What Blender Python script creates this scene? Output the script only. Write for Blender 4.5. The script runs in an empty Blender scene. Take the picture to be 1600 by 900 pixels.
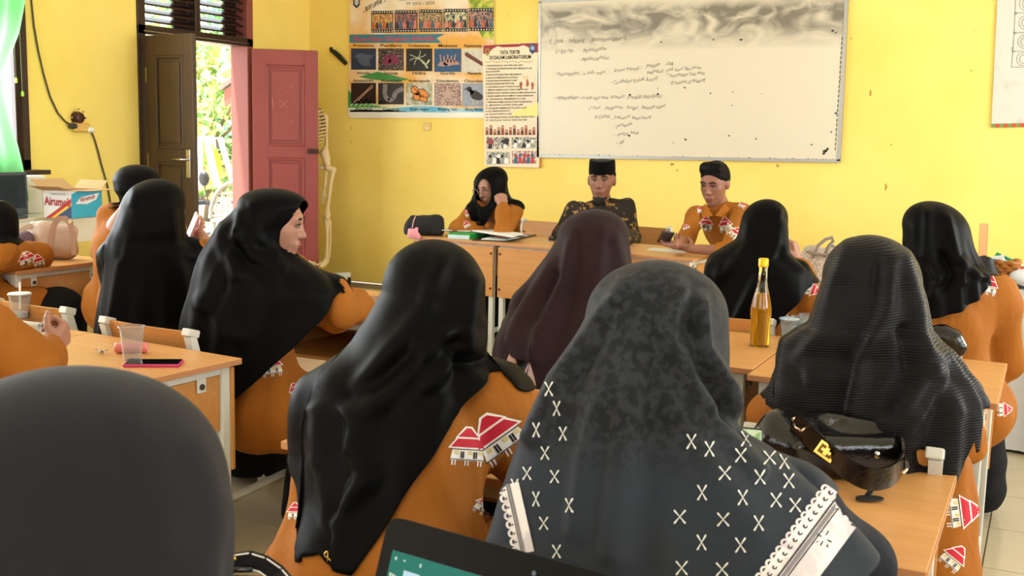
import bpy, bmesh, math, random
import numpy as np
from mathutils import Vector, Matrix
from mathutils.bvhtree import BVHTree
from mathutils.geometry import tessellate_polygon

sc = bpy.context.scene
col = sc.collection
rng = random.Random(7)

# ------------------------------------------------------------------ camera
CAMH = 1.37
FPX = 1720.0
YAW, PITCH, ROLL = math.radians(26.0), math.radians(8.0), math.radians(-1.3)

def cam_axes():
    cy, sy = math.cos(YAW), math.sin(YAW)
    fwd = np.array([-sy * math.cos(PITCH), cy * math.cos(PITCH), -math.sin(PITCH)])
    right = np.array([cy, sy, 0.0])
    down = np.cross(fwd, right)
    c, s = math.cos(ROLL), math.sin(ROLL)
    return c * right + s * down, -s * right + c * down, fwd

CR, CD, CF = cam_axes()
CAM = np.array([0.0, 0.0, CAMH])
cam_data = bpy.data.cameras.new('camera')
cam_data.sensor_width = 36.0
cam_data.lens = FPX / 1600 * 36.0
cam_data.clip_start = 0.05
cam_data.clip_end = 300
cam_data.dof.use_dof = True
cam_data.dof.focus_distance = 3.4
cam_data.dof.aperture_fstop = 14.0
cam = bpy.data.objects.new('camera', cam_data)
col.objects.link(cam)
mw = Matrix.Identity(4)
for i in range(3):
    mw[i][0] = CR[i]; mw[i][1] = -CD[i]; mw[i][2] = -CF[i]; mw[i][3] = CAM[i]
cam.matrix_world = mw
sc.camera = cam

# ------------------------------------------------------------------ world, sun, daylight through the windows, added rear fill, exposure
def lin(r, g=None, b=None):
    if g is None:
        r, g, b = r
    o = []
    for c in (r, g, b):
        c = c / 255.0
        o.append(c / 12.92 if c <= 0.04045 else ((c + 0.055) / 1.055) ** 2.4)
    return tuple(o)

world = bpy.data.worlds.new('world')
sc.world = world
world.use_nodes = True
wn = world.node_tree.nodes
wbg = wn['Background']
wbg.inputs[0].default_value = (0.86, 0.93, 1.0, 1)
wbg.inputs[1].default_value = 5.0

sun_d = bpy.data.lights.new('sun', 'SUN')
sun_d.energy = 26.0
sun_d.angle = math.radians(3)
sun_d.color = (1.0, 0.95, 0.86)
sun = bpy.data.objects.new('sun', sun_d)
col.objects.link(sun)
sun.rotation_euler = Vector((-0.10, -0.42, 1.0)).to_track_quat('Z', 'Y').to_euler()

def area_light(name, loc, sx, sz, direction, power, color):
    l = bpy.data.lights.new(name, 'AREA')
    l.shape = 'RECTANGLE'; l.size = sx; l.size_y = sz
    l.energy = power; l.color = color
    o = bpy.data.objects.new(name, l); col.objects.link(o)
    o.location = loc
    o.rotation_euler = Vector(direction).to_track_quat('-Z', 'Y').to_euler()
    return o

XL, XR, YF, YB, ZC = -6.14, 2.70, 8.30, -2.2, 3.15     # room box
WIN_L = [(0.2, 2.3), (3.2, 5.20)]
WIN_R = [(-1.2, 0.9), (2.1, 4.2), (5.2, 7.3)]
WZ0, WZ1 = 1.06, 2.55
for a, b in WIN_L:
    area_light('daylight_area', (XL - 0.10, (a + b) / 2, (WZ0 + WZ1) / 2), b - a, WZ1 - WZ0, (1, 0, 0), 270 if a > 3 else 150, (0.90, 0.95, 1.0))
for a, b in WIN_R:
    area_light('daylight_area', (XR + 0.10, (a + b) / 2, (WZ0 + WZ1) / 2), b - a, WZ1 - WZ0, (-1, 0, 0), 230 if a > 5 else 85, (0.95, 0.98, 1.0))
area_light('daylight_area', (-1.8, YB - 0.1, 1.9), 5.0, 1.3, (0, 1, 0), 25, (0.97, 0.98, 1.0))  # fill light added behind the camera, no known window there

sc.view_settings.view_transform = 'Standard'
sc.view_settings.look = 'None'
sc.view_settings.gamma = 1.0
sc.view_settings.use_curve_mapping = False
sc.view_settings.exposure = -0.22

# ------------------------------------------------------------------ points of the place
def P(px, py, d):
    """point seen at (px, py) of the 1600x900 frame, d metres along the view axis"""
    return CAM + d * (CF + (px - 800) / FPX * CR + (py - 450) / FPX * CD)
def PZ(px, py, z):
    r = CF + (px - 800) / FPX * CR + (py - 450) / FPX * CD
    return CAM + r * ((z - CAMH) / r[2])
def PY(px, py, y=YF):
    r = CF + (px - 800) / FPX * CR + (py - 450) / FPX * CD
    return CAM + r * (y / r[1])
def PX(px, py, x=XL):
    r = CF + (px - 800) / FPX * CR + (py - 450) / FPX * CD
    return CAM + r * (x / r[0])
def topx(p):
    q = np.asarray(p, float) - CAM
    z = q @ CF
    return np.stack([800 + FPX * (q @ CR) / z, 450 + FPX * (q @ CD) / z, z], -1)
def U(v):
    v = np.asarray(v, float)
    return v / (np.linalg.norm(v) + 1e-12)

# ------------------------------------------------------------------ materials
MATS = {}
def mat(name, color, rough=0.5, metal=0.0, spec=0.5, var=0.0, scale=12.0, bump=0.0, bscale=None, sheen=0.0,
        trans=0.0, ior=1.45, coat=0.0, alpha=1.0, stretch=None, color2=None, emit=None, estr=0.0, detail=4.0, contrast=None):
    """procedural principled material; colour varies with a noise between color and color2"""
    if name in MATS:
        return MATS[name]
    m = bpy.data.materials.new(name); m.use_nodes = True
    nt = m.node_tree; n = nt.nodes; b = n['Principled BSDF']
    c = lin(color) if max(color) > 1.001 else tuple(color)
    b.inputs['Base Color'].default_value = (*c, 1)
    b.inputs['Roughness'].default_value = rough
    b.inputs['Metallic'].default_value = metal
    b.inputs['Specular IOR Level'].default_value = spec
    b.inputs['IOR'].default_value = ior
    b.inputs['Transmission Weight'].default_value = trans
    b.inputs['Coat Weight'].default_value = coat
    b.inputs['Sheen Weight'].default_value = sheen
    b.inputs['Alpha'].default_value = alpha
    if emit:
        b.inputs['Emission Color'].default_value = (*lin(emit), 1)
        b.inputs['Emission Strength'].default_value = estr
    if var or color2 or bump:
        tc = n.new('ShaderNodeTexCoord'); mp = n.new('ShaderNodeMapping')
        nt.links.new(tc.outputs['Object'], mp.inputs[0])
        if stretch:
            mp.inputs['Scale'].default_value = stretch
        if var or color2:
            nz = n.new('ShaderNodeTexNoise'); nz.inputs['Scale'].default_value = scale; nz.inputs['Detail'].default_value = detail
            nt.links.new(mp.outputs[0], nz.inputs['Vector'])
            mx = n.new('ShaderNodeMix'); mx.data_type = 'RGBA'
            c2 = lin(color2) if color2 else tuple(x * (1 - var) for x in c)
            mx.inputs[6].default_value = (*c, 1); mx.inputs[7].default_value = (*c2, 1)
            if contrast:
                rp = n.new('ShaderNodeValToRGB')
                rp.color_ramp.elements[0].position = contrast[0]; rp.color_ramp.elements[1].position = contrast[1]
                nt.links.new(nz.outputs[0], rp.inputs[0]); nt.links.new(rp.outputs[0], mx.inputs[0])
            else:
                nt.links.new(nz.outputs[0], mx.inputs[0])
            nt.links.new(mx.outputs[2], b.inputs['Base Color'])
        if bump:
            nb = n.new('ShaderNodeTexNoise'); nb.inputs['Scale'].default_value = bscale or scale; nb.inputs['Detail'].default_value = 3
            nt.links.new(mp.outputs[0], nb.inputs['Vector'])
            bp = n.new('ShaderNodeBump'); bp.inputs['Strength'].default_value = bump; bp.inputs['Distance'].default_value = 0.02
            nt.links.new(nb.outputs[0], bp.inputs['Height']); nt.links.new(bp.outputs[0], b.inputs['Normal'])
    MATS[name] = m
    return m

wall_m = mat('yellow_wall_paint', (246, 220, 120), 0.6, color2=(238, 208, 100), scale=1.6, bump=0.05, bscale=60, contrast=(0.35, 0.75))
wood_m = mat('beech_laminate', (222, 168, 104), 0.38, color2=(196, 138, 78), scale=6, stretch=(0.7, 12, 12), detail=6)
woodside_m = mat('beech_laminate_upright', (206, 148, 84), 0.45, color2=(180, 122, 62), scale=6, stretch=(0.8, 10, 10), detail=6)
edge_m = mat('laminate_edge', (188, 132, 88), 0.45, var=0.12, scale=20)
steel_m = mat('white_enamel_steel', (214, 216, 210), 0.4, var=0.12, scale=9)
dark_m = mat('dark_cavity', (26, 18, 14), 0.8)
black_m = mat('black_cloth', (8, 8, 9), 0.45, sheen=0.01, bump=0.12, bscale=900, spec=0.055)
blacks_m = mat('black_skirt_cloth', (14, 14, 17), 0.8, spec=0.2, bump=0.1, bscale=500)
ochre_m = mat('ochre_cotton', (164, 100, 32), 0.8, color2=(148, 88, 26), scale=7, bump=0.4, bscale=20, stretch=(1, 1, .5), spec=0.25)
metal_m = mat('chrome', (200, 200, 205), 0.22, metal=1.0)
gold_m = mat('gold_metal', (214, 170, 84), 0.25, metal=1.0)
white_m = mat('white_paint_print', (238, 236, 230), 0.6)
ink_m = mat('black_ink', (24, 24, 26), 0.6)
rub_m = mat('black_rubber', (20, 20, 20), 0.6)

# ------------------------------------------------------------------ mesh builder
class MB:
    def __init__(s):
        s.v = []; s.f = []; s.m = []
    def add(s, verts, faces, mi=0):
        o = len(s.v)
        s.v.extend([tuple(map(float, p)) for p in verts])
        for f in faces:
            s.f.append(tuple(i + o for i in f)); s.m.append(mi)
        return s
    def box(s, c, size, rot=None, mi=0, bev=0.0):
        hx, hy, hz = [x / 2 for x in size]
        if bev <= 0:
            vs = [(x, y, z) for x in (-hx, hx) for y in (-hy, hy) for z in (-hz, hz)]
            fs = [(0, 1, 3, 2), (4, 6, 7, 5), (0, 4, 5, 1), (2, 3, 7, 6), (0, 2, 6, 4), (1, 5, 7, 3)]
        else:
            bm = bmesh.new(); bmesh.ops.create_cube(bm, size=1.0)
            for v in bm.verts:
                v.co.x *= size[0]; v.co.y *= size[1]; v.co.z *= size[2]
            bmesh.ops.bevel(bm, geom=list(bm.edges), offset=min(bev, min(size) * 0.45), segments=2, affect='EDGES', profile=0.5)
            bm.verts.index_update()
            vs = [tuple(v.co) for v in bm.verts]; fs = [tuple(v.index for v in f.verts) for f in bm.faces]; bm.free()
        if rot is not None:
            R = rot if isinstance(rot, Matrix) else Matrix.Rotation(rot, 3, 'Z')
            vs = [tuple(R @ Vector(p)) for p in vs]
        return s.add([(p[0] + c[0], p[1] + c[1], p[2] + c[2]) for p in vs], fs, mi)
    def tube(s, path, r, n=8, mi=0, closed=False, caps=True, flat=None, up=None):
        """tube along a path; r number or list; flat=(a,b) makes a flat rectangular band"""
        pts = [np.asarray(p, float) for p in path]; k = len(pts)
        rs = r if isinstance(r, (list, tuple)) else [r] * k
        tang = []
        for i in range(k):
            a = pts[(i - 1) % k] if (closed or i > 0) else pts[i]
            b = pts[(i + 1) % k] if (closed or i < k - 1) else pts[i]
            tang.append(U(b - a))
        ref = np.array(up, float) if up is not None else (np.array([0, 0, 1.0]) if abs(tang[0][2]) < 0.9 else np.array([1.0, 0, 0]))
        vs = []
        for i in range(k):
            t = tang[i]
            x = ref - t * (ref @ t)
            if np.linalg.norm(x) < 1e-6:
                x = np.cross(t, [0.3, 0.5, 0.8])
            x = U(x); y = np.cross(t, x)
            if up is None:
                ref = x
            if flat:
                a, b = flat
                for (p, q) in ((a, b), (-a, b), (-a, -b), (a, -b)):
                    vs.append(pts[i] + x * p * rs[i] + y * q * rs[i])
            else:
                for j in range(n):
                    an = 2 * math.pi * j / n + (math.pi / 4 if n == 4 else 0)
                    vs.append(pts[i] + (x * math.cos(an) + y * math.sin(an)) * rs[i])
        nn = 4 if flat else n
        fs = []
        for i in range(k if closed else k - 1):
            i2 = (i + 1) % k
            for j in range(nn):
                j2 = (j + 1) % nn
                fs.append((i * nn + j, i * nn + j2, i2 * nn + j2, i2 * nn + j))
        if caps and not closed:
            fs.append(tuple(reversed(range(nn)))); fs.append(tuple((k - 1) * nn + j for j in range(nn)))
        return s.add(vs, fs, mi)
    def lathe(s, prof, n=20, c=(0, 0, 0), axis=(0, 0, 1), mi=0, cap=True):
        ax = U(axis); x = U(np.cross(ax, [0.31, 0.9, 0.11])) if abs(ax[2]) < 0.99 else np.array([1.0, 0, 0]); y = np.cross(ax, x)
        c = np.asarray(c, float); vs = []
        for (r, z) in prof:
            for j in range(n):
                a = 2 * math.pi * j / n
                vs.append(c + ax * z + (x * math.cos(a) + y * math.sin(a)) * r)
        fs = []
        for i in range(len(prof) - 1):
            for j in range(n):
                j2 = (j + 1) % n
                fs.append((i * n + j, i * n + j2, (i + 1) * n + j2, (i + 1) * n + j))
        if cap:
            fs.append(tuple(reversed(range(n)))); fs.append(tuple((len(prof) - 1) * n + j for j in range(n)))
        return s.add(vs, fs, mi)
    def ball(s, c, r, n=12, mi=0, rot=None):
        r = (r, r, r) if not isinstance(r, (tuple, list)) else r
        vs = []; fs = []; m = max(4, n // 2)
        for i in range(m + 1):
            t = math.pi * i / m
            for j in range(n):
                a = 2 * math.pi * j / n
                p = Vector((math.sin(t) * math.cos(a) * r[0], math.sin(t) * math.sin(a) * r[1], math.cos(t) * r[2]))
                if rot is not None: p = rot @ p
                vs.append((p[0] + c[0], p[1] + c[1], p[2] + c[2]))
        for i in range(m):
            for j in range(n):
                j2 = (j + 1) % n
                fs.append((i * n + j, (i + 1) * n + j, (i + 1) * n + j2, i * n + j2))
        return s.add(vs, fs, mi)
    def plate(s, poly, o, ux, uy, h, mi=0):
        """extruded polygon: poly in (u,v) metres on the plane o,ux,uy, thickness h along ux x uy"""
        o = np.asarray(o, float); ux = np.asarray(ux, float); uy = np.asarray(uy, float); nz = U(np.cross(ux, uy))
        k = len(poly)
        vs = [o + ux * u + uy * v for u, v in poly] + [o + ux * u + uy * v + nz * h for u, v in poly]
        fs = [tuple(reversed(range(k))), tuple(range(k, 2 * k))] + [(i, (i + 1) % k, k + (i + 1) % k, k + i) for i in range(k)]
        return s.add(vs, fs, mi)
    def build(s, name, mats, parent=None, smooth=False, loc=None, rot=0.0):
        me = bpy.data.meshes.new(name)
        v = s.v
        if parent is not None and parent.get('_w'):
            l = parent['_w']; v = [(p[0] - l[0], p[1] - l[1], p[2] - l[2]) for p in v]
        me.from_pydata(v, [], s.f)
        mats = mats if isinstance(mats, (list, tuple)) else [mats]
        for m in mats: me.materials.append(m)
        if len(mats) > 1:
            me.polygons.foreach_set('material_index', s.m)
        if smooth:
            me.polygons.foreach_set('use_smooth', [True] * len(me.polygons))
        me.update()
        o = bpy.data.objects.new(name, me); col.objects.link(o)
        if parent is not None:
            o.parent = parent
            if parent.get('_w'): o['_w'] = list(parent['_w'])
        if loc is not None: o.location = loc
        if rot: o.rotation_euler = (0, 0, rot)
        if smooth == 'auto':
            try:
                me.set_sharp_from_angle(angle=math.radians(40))
            except Exception:
                pass
        return o

def tag(o, label, cat, group=None, kind=None):
    o['label'] = label; o['category'] = cat
    if group: o['group'] = group
    if kind: o['kind'] = kind
    return o
def empty(name, loc, label=None, cat=None, group=None, rz=0.0, world_parts=False):
    o = bpy.data.objects.new(name, None); col.objects.link(o)
    o.empty_display_size = 0.05
    o.location = tuple(float(x) for x in loc); o.rotation_euler = (0, 0, rz)
    if world_parts: o['_w'] = [float(x) for x in loc]       # parts are given in world coordinates
    if label: tag(o, label, cat, group)
    return o
def struct(o, label=None, cat=None):
    o['kind'] = 'structure'
    if label: o['label'] = label
    if cat: o['category'] = cat
    return o
def copy_tree(o, parent=None):
    c = o.copy(); col.objects.link(c); c.parent = parent
    for ch in o.children: copy_tree(ch, c)
    return c

# flat lettering -------------------------------------------------------
_tc = {}
def text_geo(txt, bold=0.0):
    key = (txt, bold)
    if key in _tc: return _tc[key]
    cu = bpy.data.curves.new('t', 'FONT'); cu.body = txt; cu.size = 1.0; cu.resolution_u = 2; cu.offset = bold
    ob = bpy.data.objects.new('t', cu); col.objects.link(ob)
    dg = bpy.context.evaluated_depsgraph_get(); dg.update()
    me = ob.evaluated_get(dg).to_mesh()
    vs = [tuple(v.co) for v in me.vertices]; fs = [tuple(p.vertices) for p in me.polygons]
    ob.evaluated_get(dg).to_mesh_clear()
    bpy.data.objects.remove(ob); bpy.data.curves.remove(cu)
    xs = [v[0] for v in vs] or [0, 1]
    _tc[key] = (vs, fs, min(xs), max(xs))
    return _tc[key]
def text_on(mb, txt, o, end, upv, h, mi=0, shear=0.0, bold=0.0, jitter=0.0, fit=True):
    """flat text from o to end (world points), cap height about h along upv"""
    vs, fs, x0, x1 = text_geo(txt, bold)
    o = np.asarray(o, float); e = np.asarray(end, float); ux = e - o; L = np.linalg.norm(ux); ux = ux / L
    sx = L / max(x1 - x0, 1e-6) if fit else h / 0.7
    sy = h / 0.7
    uv = U(upv)
    ph = rng.random() * 6
    mb.add([o + ux * ((v[0] - x0) * sx + shear * v[1] * sy) + uv * (v[1] * sy + jitter * math.sin((v[0] - x0) * 2.3 + ph)) for v in vs], fs, mi)

# ================================================================== the room
TS = 0.42
grout_m = mat('tile_grout', (120, 108, 88), 0.9)
tile_m = mat('cream_floor_tile', (206, 192, 160), 0.16, color2=(192, 176, 142), scale=2.2, coat=0.3)
fl = MB().box(((XL + XR) / 2, (YF + YB) / 2, -0.055), (XR - XL, YF - YB, 0.1)).build('floor', grout_m)
struct(fl, 'cream glazed tile floor of the classroom', 'floor')
tx0, ty0 = -0.11, 4.20
ia, ib = math.ceil((XL - tx0) / TS), math.floor((XR - tx0) / TS)
ja, jb = math.ceil((YB - ty0) / TS), math.floor((YF - ty0) / TS)
tme = MB().box((0, 0, 0), (TS - 0.005, TS - 0.005, 0.01)).build('tile', tile_m)
tile_data = tme.data; bpy.data.objects.remove(tme)
rest = MB(); nt_ = 0
for i in range(ia, ib):
    for j in range(ja, jb):
        cx, cy = tx0 + (i + .5) * TS, ty0 + (j + .5) * TS
        q = topx((cx, cy, 0))
        if q[2] > 0.5 and -40 < q[0] < 1640 and q[1] < 940 and nt_ < 290 and cx < 0.9:
            o = bpy.data.objects.new('tile', tile_data); col.objects.link(o); o.parent = fl
            o.location = (cx, cy, -0.005); nt_ += 1
        else:
            rest.box((cx, cy, -0.005), (TS - 0.005, TS - 0.005, 0.01))
ro = rest.build('tile_field', tile_m, fl); ro['kind'] = 'stuff'

struct(MB().box(((XL + XR) / 2, (YF + YB) / 2, ZC + 0.05), (XR - XL + 0.4, YF - YB + 0.4, 0.1)).build('ceiling', mat('ceiling_white', (232, 228, 214), 0.8, var=0.05)), 'plain white ceiling', 'ceiling')
struct(MB().box(((XL + XR) / 2, YF + 0.075, ZC / 2), (XR - XL + 0.3, 0.15, ZC)).build('wall_front', wall_m), 'yellow painted front wall behind the whiteboard', 'wall')

def wall_with_holes(name, x, thick, holes, y0, y1, label):
    m = MB(); t = thick
    ys = [y0]
    for (a, b, za, zb) in sorted(holes):
        m.box((x, (ys[-1] + a) / 2, ZC / 2), (t, a - ys[-1], ZC))
        if za > 0: m.box((x, (a + b) / 2, za / 2), (t, b - a, za))
        m.box((x, (a + b) / 2, (zb + ZC) / 2), (t, b - a, ZC - zb))
        ys.append(b)
    m.box((x, (ys[-1] + y1) / 2, ZC / 2), (t, y1 - ys[-1], ZC))
    return struct(m.build(name, wall_m), label, 'wall')
DY0, DY1, DZ = 6.20, 7.50, 2.53
wall_with_holes('wall_left', XL - 0.075, 0.15, [(a, b, WZ0, WZ1) for a, b in WIN_L] + [(DY0, DY1, 0, DZ)], YB, YF, 'yellow painted side wall with the open door')
wall_with_holes('wall_right', XR + 0.075, 0.15, [(a, b, WZ0, WZ1) for a, b in WIN_R], YB, YF, 'yellow painted window wall on the right')
m = MB()
m.box((XL / 2 - 2.15, YB - .075, ZC / 2), (abs(XL) - 4.3, .15, ZC)); m.box((1.7, YB - .075, ZC / 2), (2.0, .15, ZC))
m.box((-1.8, YB - .075, 0.6), (5.0, .15, 1.2)); m.box((-1.8, YB - .075, 2.85), (5.0, .15, 0.6))
struct(m.build('wall_back', wall_m), 'yellow painted rear wall', 'wall')

# scattered dark scuffs on the front wall
sm = MB()
for (px, py, w, h) in [(1384, 292, 5, 12), (1393, 226, 3, 4), (1518, 110, 3, 3), (1523, 48, 2, 2), (1360, 145, 4, 14), (1050, 257, 9, 6), (1058, 266, 4, 4), (1215, 259, 6, 6),
                       (793, 24, 2, 3), (549, 200, 2, 8), (548, 222, 2, 7), (545, 260, 2, 2), (543, 284, 2, 3), (1330, 60, 3, 3), (640, 260, 2, 3)]:
    c = PY(px, py, YF - 0.001); s_ = 4.9e-3
    pl = [(math.cos(a) * w * s_ / 2 * (0.7 + 0.3 * math.sin(3 * a + px)), math.sin(a) * h * s_ / 2 * (0.8 + 0.2 * math.cos(2 * a + py))) for a in np.linspace(0, 2 * math.pi, 9)[:-1]]
    sm.plate(pl, c, (1, 0, 0), (0, 0, 1), 0.0008)
struct(sm.build('trim_3', mat('wall_scuff', (176, 140, 60), 0.9)), 'small dark scuffs and chips in the wall paint', 'marks')

# ------------------------------------------------------------------ windows
frame_m = mat('dark_brown_frame', (52, 32, 26), 0.35, var=0.25, scale=14)
glass_m = mat('window_glass', (236, 244, 244), 0.02, trans=1.0, ior=1.05, spec=0.3)
def window(name, x, a, b, inner, label):
    w = empty(name, (x, (a + b) / 2, WZ0)); struct(w, label, 'window')
    L, Hh = b - a, WZ1 - WZ0
    fm = MB()
    for yy in (-L / 2 + .035, 0, L / 2 - .035): fm.box((0, yy, Hh / 2), (0.11, 0.07, Hh), bev=.006)
    for zz in (.035, Hh - .035, Hh * .72): fm.box((0, 0, zz), (0.11, L, 0.07), bev=.006)
    fm.build('window_frame', frame_m, w)
    fm = MB(); fm.box((inner * 0.1, 0, -.015), (0.16, L + .1, .03), bev=.006); fm.build('window_sill', frame_m, w)
    return w
wi = 1
for a, b in WIN_L:
    w = window('window_%d' % wi, XL - .025, a, b, 1, 'dark brown window frame %s' % ('beside the green curtain' if a > 3 else 'in the left wall out of view')); wi += 1
    if a > 3:
        # casement swung inwards: a leaf seen edge-on beside the curtain
        lf = MB()
        y1 = b - .04
        d = np.array([0.30, -0.95, 0.0]); d = U(d)
        def leafpt(u, z): return (d[0] * u + .05, y1 - (a + b) / 2 + d[1] * u - .03, z)
        for u0, u1, z0, z1 in [(0, .07, .03, 1.02), (.55, .62, .03, 1.02), (0, .62, .03, .10), (0, .62, .95, 1.02)]:
            c = np.array(leafpt((u0 + u1) / 2, (z0 + z1) / 2))
            lf.box(c, (abs(u1 - u0), .035, z1 - z0), rot=math.atan2(d[1], d[0]), bev=.004)
        lf.build('casement', frame_m, w)
for a, b in WIN_R:
    window('window_%d' % wi, XR + .05, a, b, -1, 'dark brown window frame in the right wall %s' % ['near the rear', 'at the middle', 'near the front'][wi - 3]); wi += 1
# chain-like blind cords hanging in front of the left window frame
bc = empty('blind_cord', (XL + .03, 5.02, 1.6), 'pair of thin blind cords with pale green end beads by window', 'cord', world_parts=True)
for (px, py) in ((25, 126), (35, 147)):
    e = PX(px, py, XL + .06); t = e + np.array([0, -0.01, 0.95])
    MB().tube([t, e], .0025, 6).build('cord', mat('cord_grey', (150, 150, 140), .6), bc)
    MB().lathe([(.004, .02), (.010, .012), (.011, -.008), (.006, -.016)], 10, e).build('end_bead', mat('bead_green', (190, 220, 90), .4), bc, smooth=True)

# green curtain at the left edge of the frame, gathered in the middle
def curtain():
    mb = MB(); n, k = 70, 50
    rows = [(-60, 40), (0, 34), (50, 26), (100, 8), (118, 2), (150, 4), (200, 14), (260, 27), (312, 36)]
    V = []
    for i in range(k):
        py = np.interp(i / (k - 1), [0, 1], [-60, 314])
        rx = np.interp(py, [r[0] for r in rows], [r[1] for r in rows])
        c = PX(rx, py, XL + 0.24)
        width = 0.55 + 0.010 * abs(py - 118) / 10
        for j in range(n):
            u = j / (n - 1)
            am = 0.018 + 0.022 * min(1, abs(py - 118) / 120)
            V.append((c[0] + am * math.sin(u * 44 + 0.004 * py) + am * .5 * math.sin(u * 19 + 1), c[1] - u * width, c[2] + (0.03 * math.sin(u * 9) if i == k - 1 else 0)))
    F = [(i * n + j, i * n + j + 1, (i + 1) * n + j + 1, (i + 1) * n + j) for i in range(k - 1) for j in range(n - 1)]
    mb.add(V, F)
    cm = bpy.data.materials.new('green_curtain_cloth'); cm.use_nodes = True; t = cm.node_tree; b = t.nodes['Principled BSDF']
    b.inputs['Base Color'].default_value = (*lin(98, 168, 104), 1); b.inputs['Roughness'].default_value = .8
    tr = t.nodes.new('ShaderNodeBsdfTranslucent'); tr.inputs[0].default_value = (*lin(120, 186, 120), 1)
    mx = t.nodes.new('ShaderNodeMixShader'); mx.inputs[0].default_value = .35
    t.links.new(b.outputs[0], mx.inputs[1]); t.links.new(tr.outputs[0], mx.inputs[2]); t.links.new(mx.outputs[0], t.nodes['Material Output'].inputs[0])
    o = mb.build('curtain', cm, smooth=True)
    tag(o, 'sheer light green curtain gathered beside the left window', 'curtain')
    return o
curtain()

# ------------------------------------------------------------------ door frame with louvred transom, two leaves
df = empty('trim_1', (XL, (DY0 + DY1) / 2, 0)); struct(df, 'dark brown door frame with louvred transom above', 'door frame')
fr = 0.075; fd = 0.15; LZ = 2.04
redw_m = mat('red_brown_door_paint', (150, 72, 68), 0.42, color2=(138, 62, 58), scale=5, bump=0.04, bscale=30)
for yy in (DY0 + fr / 2, DY1 - fr / 2):
    MB().box((-.075, yy - (DY0 + DY1) / 2, DZ / 2), (fd + .03, fr, DZ), bev=.004).build('jamb', [frame_m if yy < 6.5 else mat('jamb_red', (140, 74, 66), .4, var=.1)], df)
MB().box((-.075, 0, LZ + .03), (fd + .03, DY1 - DY0, .07), bev=.004).build('lintel', frame_m, df)
MB().box((-.075, 0, DZ - .03), (fd + .03, DY1 - DY0, .06), bev=.004).build('head_rail', frame_m, df)
MB().box((-.075, .02, (LZ + DZ) / 2), (fd * .8, .06, DZ - LZ - .06), bev=.004).build('mullion', frame_m, df)
for side in (-1, 1):
    ya = -.575 if side < 0 else .05; yb = -.01 if side < 0 else .575
    sl = MB().box((0, 0, 0), (.10, yb - ya, .014), rot=Matrix.Rotation(math.radians(24), 3, 'Y'), bev=.003)
    s0 = sl.build('slat', frame_m, df, loc=(-.07, (ya + yb) / 2, LZ + .115))
    for q in range(1, 6):
        c = s0.copy(); col.objects.link(c); c.location = (-.07, (ya + yb) / 2, LZ + .115 + q * .062)
    # narrow dark end board behind the louvres
    MB().box((-.10, yb - .085, (LZ + DZ) / 2), (.02, .15, DZ - LZ - .1)).build('end_board', frame_m, df)
MB().tube([(.02, -.6, LZ + .02), (.02, .6, LZ + .02)], .003, 5).build('wire', metal_m, df)

def leaf(name, hinge, free, paint, label, mirror):
    h = np.array([*hinge, 0.0]); f = np.array([*free, 0.0]); ux = U(f - h); W = np.linalg.norm(f - h)
    nz = np.array([ux[1], -ux[0], 0])                      # face towards the room
    if nz @ (-h) < 0: nz = -nz
    root = empty(name, (h[0], h[1], 0.0)); struct(root, label, 'door')
    root['_w'] = [h[0], h[1], 0.0]
    th = .036; Z0, Z1 = .015, 2.02
    R = Matrix(((ux[0], nz[0], 0), (ux[1], nz[1], 0), (0, 0, 1)))
    def bx(u0, u1, z0, z1, n0, n1, nm, mm, bev=.004, par=root):
        c = h + ux * (u0 + u1) / 2 + nz * (n0 + n1) / 2 + np.array([0, 0, (z0 + z1) / 2])
        return MB().box(c, (u1 - u0, n1 - n0, z1 - z0), rot=R, bev=bev).build(nm, mm, par)
    st = .115
    bx(0, st, Z0, Z1, -th / 2, th / 2, 'stile', paint); bx(W - st, W, Z0, Z1, -th / 2, th / 2, 'stile', paint)
    rails = [(Z0, .26), (.50 + .12, .72 + .12), (1.06 + .06, 1.20 + .06), (1.89, Z1)]
    rails = [(Z0, .24), (.90, 1.02), (1.89, Z1)] if not mirror else [(Z0, .24), (.60, .70), (1.12, 1.22), (1.89, Z1)]
    if not mirror: rails = [(Z0, .24), (.58, .68), (1.10, 1.20), (1.87, Z1)]
    for (a, b) in rails: bx(st, W - st, a, b, -th / 2, th / 2, 'rail', paint)
    for (a, b), (c, d_) in zip(rails[:-1], rails[1:]):
        p = bx(st, W - st, b, c, -.006, .006, 'panel', paint, 0)
        mo = MB()
        for i_ in (0,):
            for (u0, u1, z0, z1) in [(st, W - st, b, b + .018), (st, W - st, c - .018, c), (st, st + .018, b, c), (W - st - .018, W - st, b, c)]:
                cc = h + ux * (u0 + u1) / 2 + nz * .012 + np.array([0, 0, (z0 + z1) / 2])
                mo.box(cc, (u1 - u0, .022, z1 - z0), rot=R, bev=.007)
            cc = h + ux * W / 2 + nz * .008 + np.array([0, 0, (b + c) / 2])
            mo.box(cc, (W - 2 * st - .09, .014, c - b - .09), rot=R, bev=.006)
        mo.build('moulding', paint, p)
    return root, h, ux, nz, W, bx
darkdoor_m = mat('dark_brown_door_paint', (78, 58, 40), 0.5, color2=(62, 44, 30), scale=6)
r1, h1, u1_, n1_, W1, bx1 = leaf('door_1', (XL + .05, DY0 + .05), (-5.545, 6.145), darkdoor_m, 'dark brown panelled door leaf with lever handle', False)
hp = bx1(W1 - .085, W1 - .04, 1.00, 1.20, .018, .024, 'lock_plate', metal_m, .002)
c = h1 + u1_ * (W1 - .062) + n1_ * .03 + np.array([0, 0, 1.13])
MB().tube([c - n1_ * .01, c + n1_ * .035, c + n1_ * .04 - u1_ * .02, c + n1_ * .04 - u1_ * .12], .009, 8).build('lever_handle', metal_m, r1, smooth=True)
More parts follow.
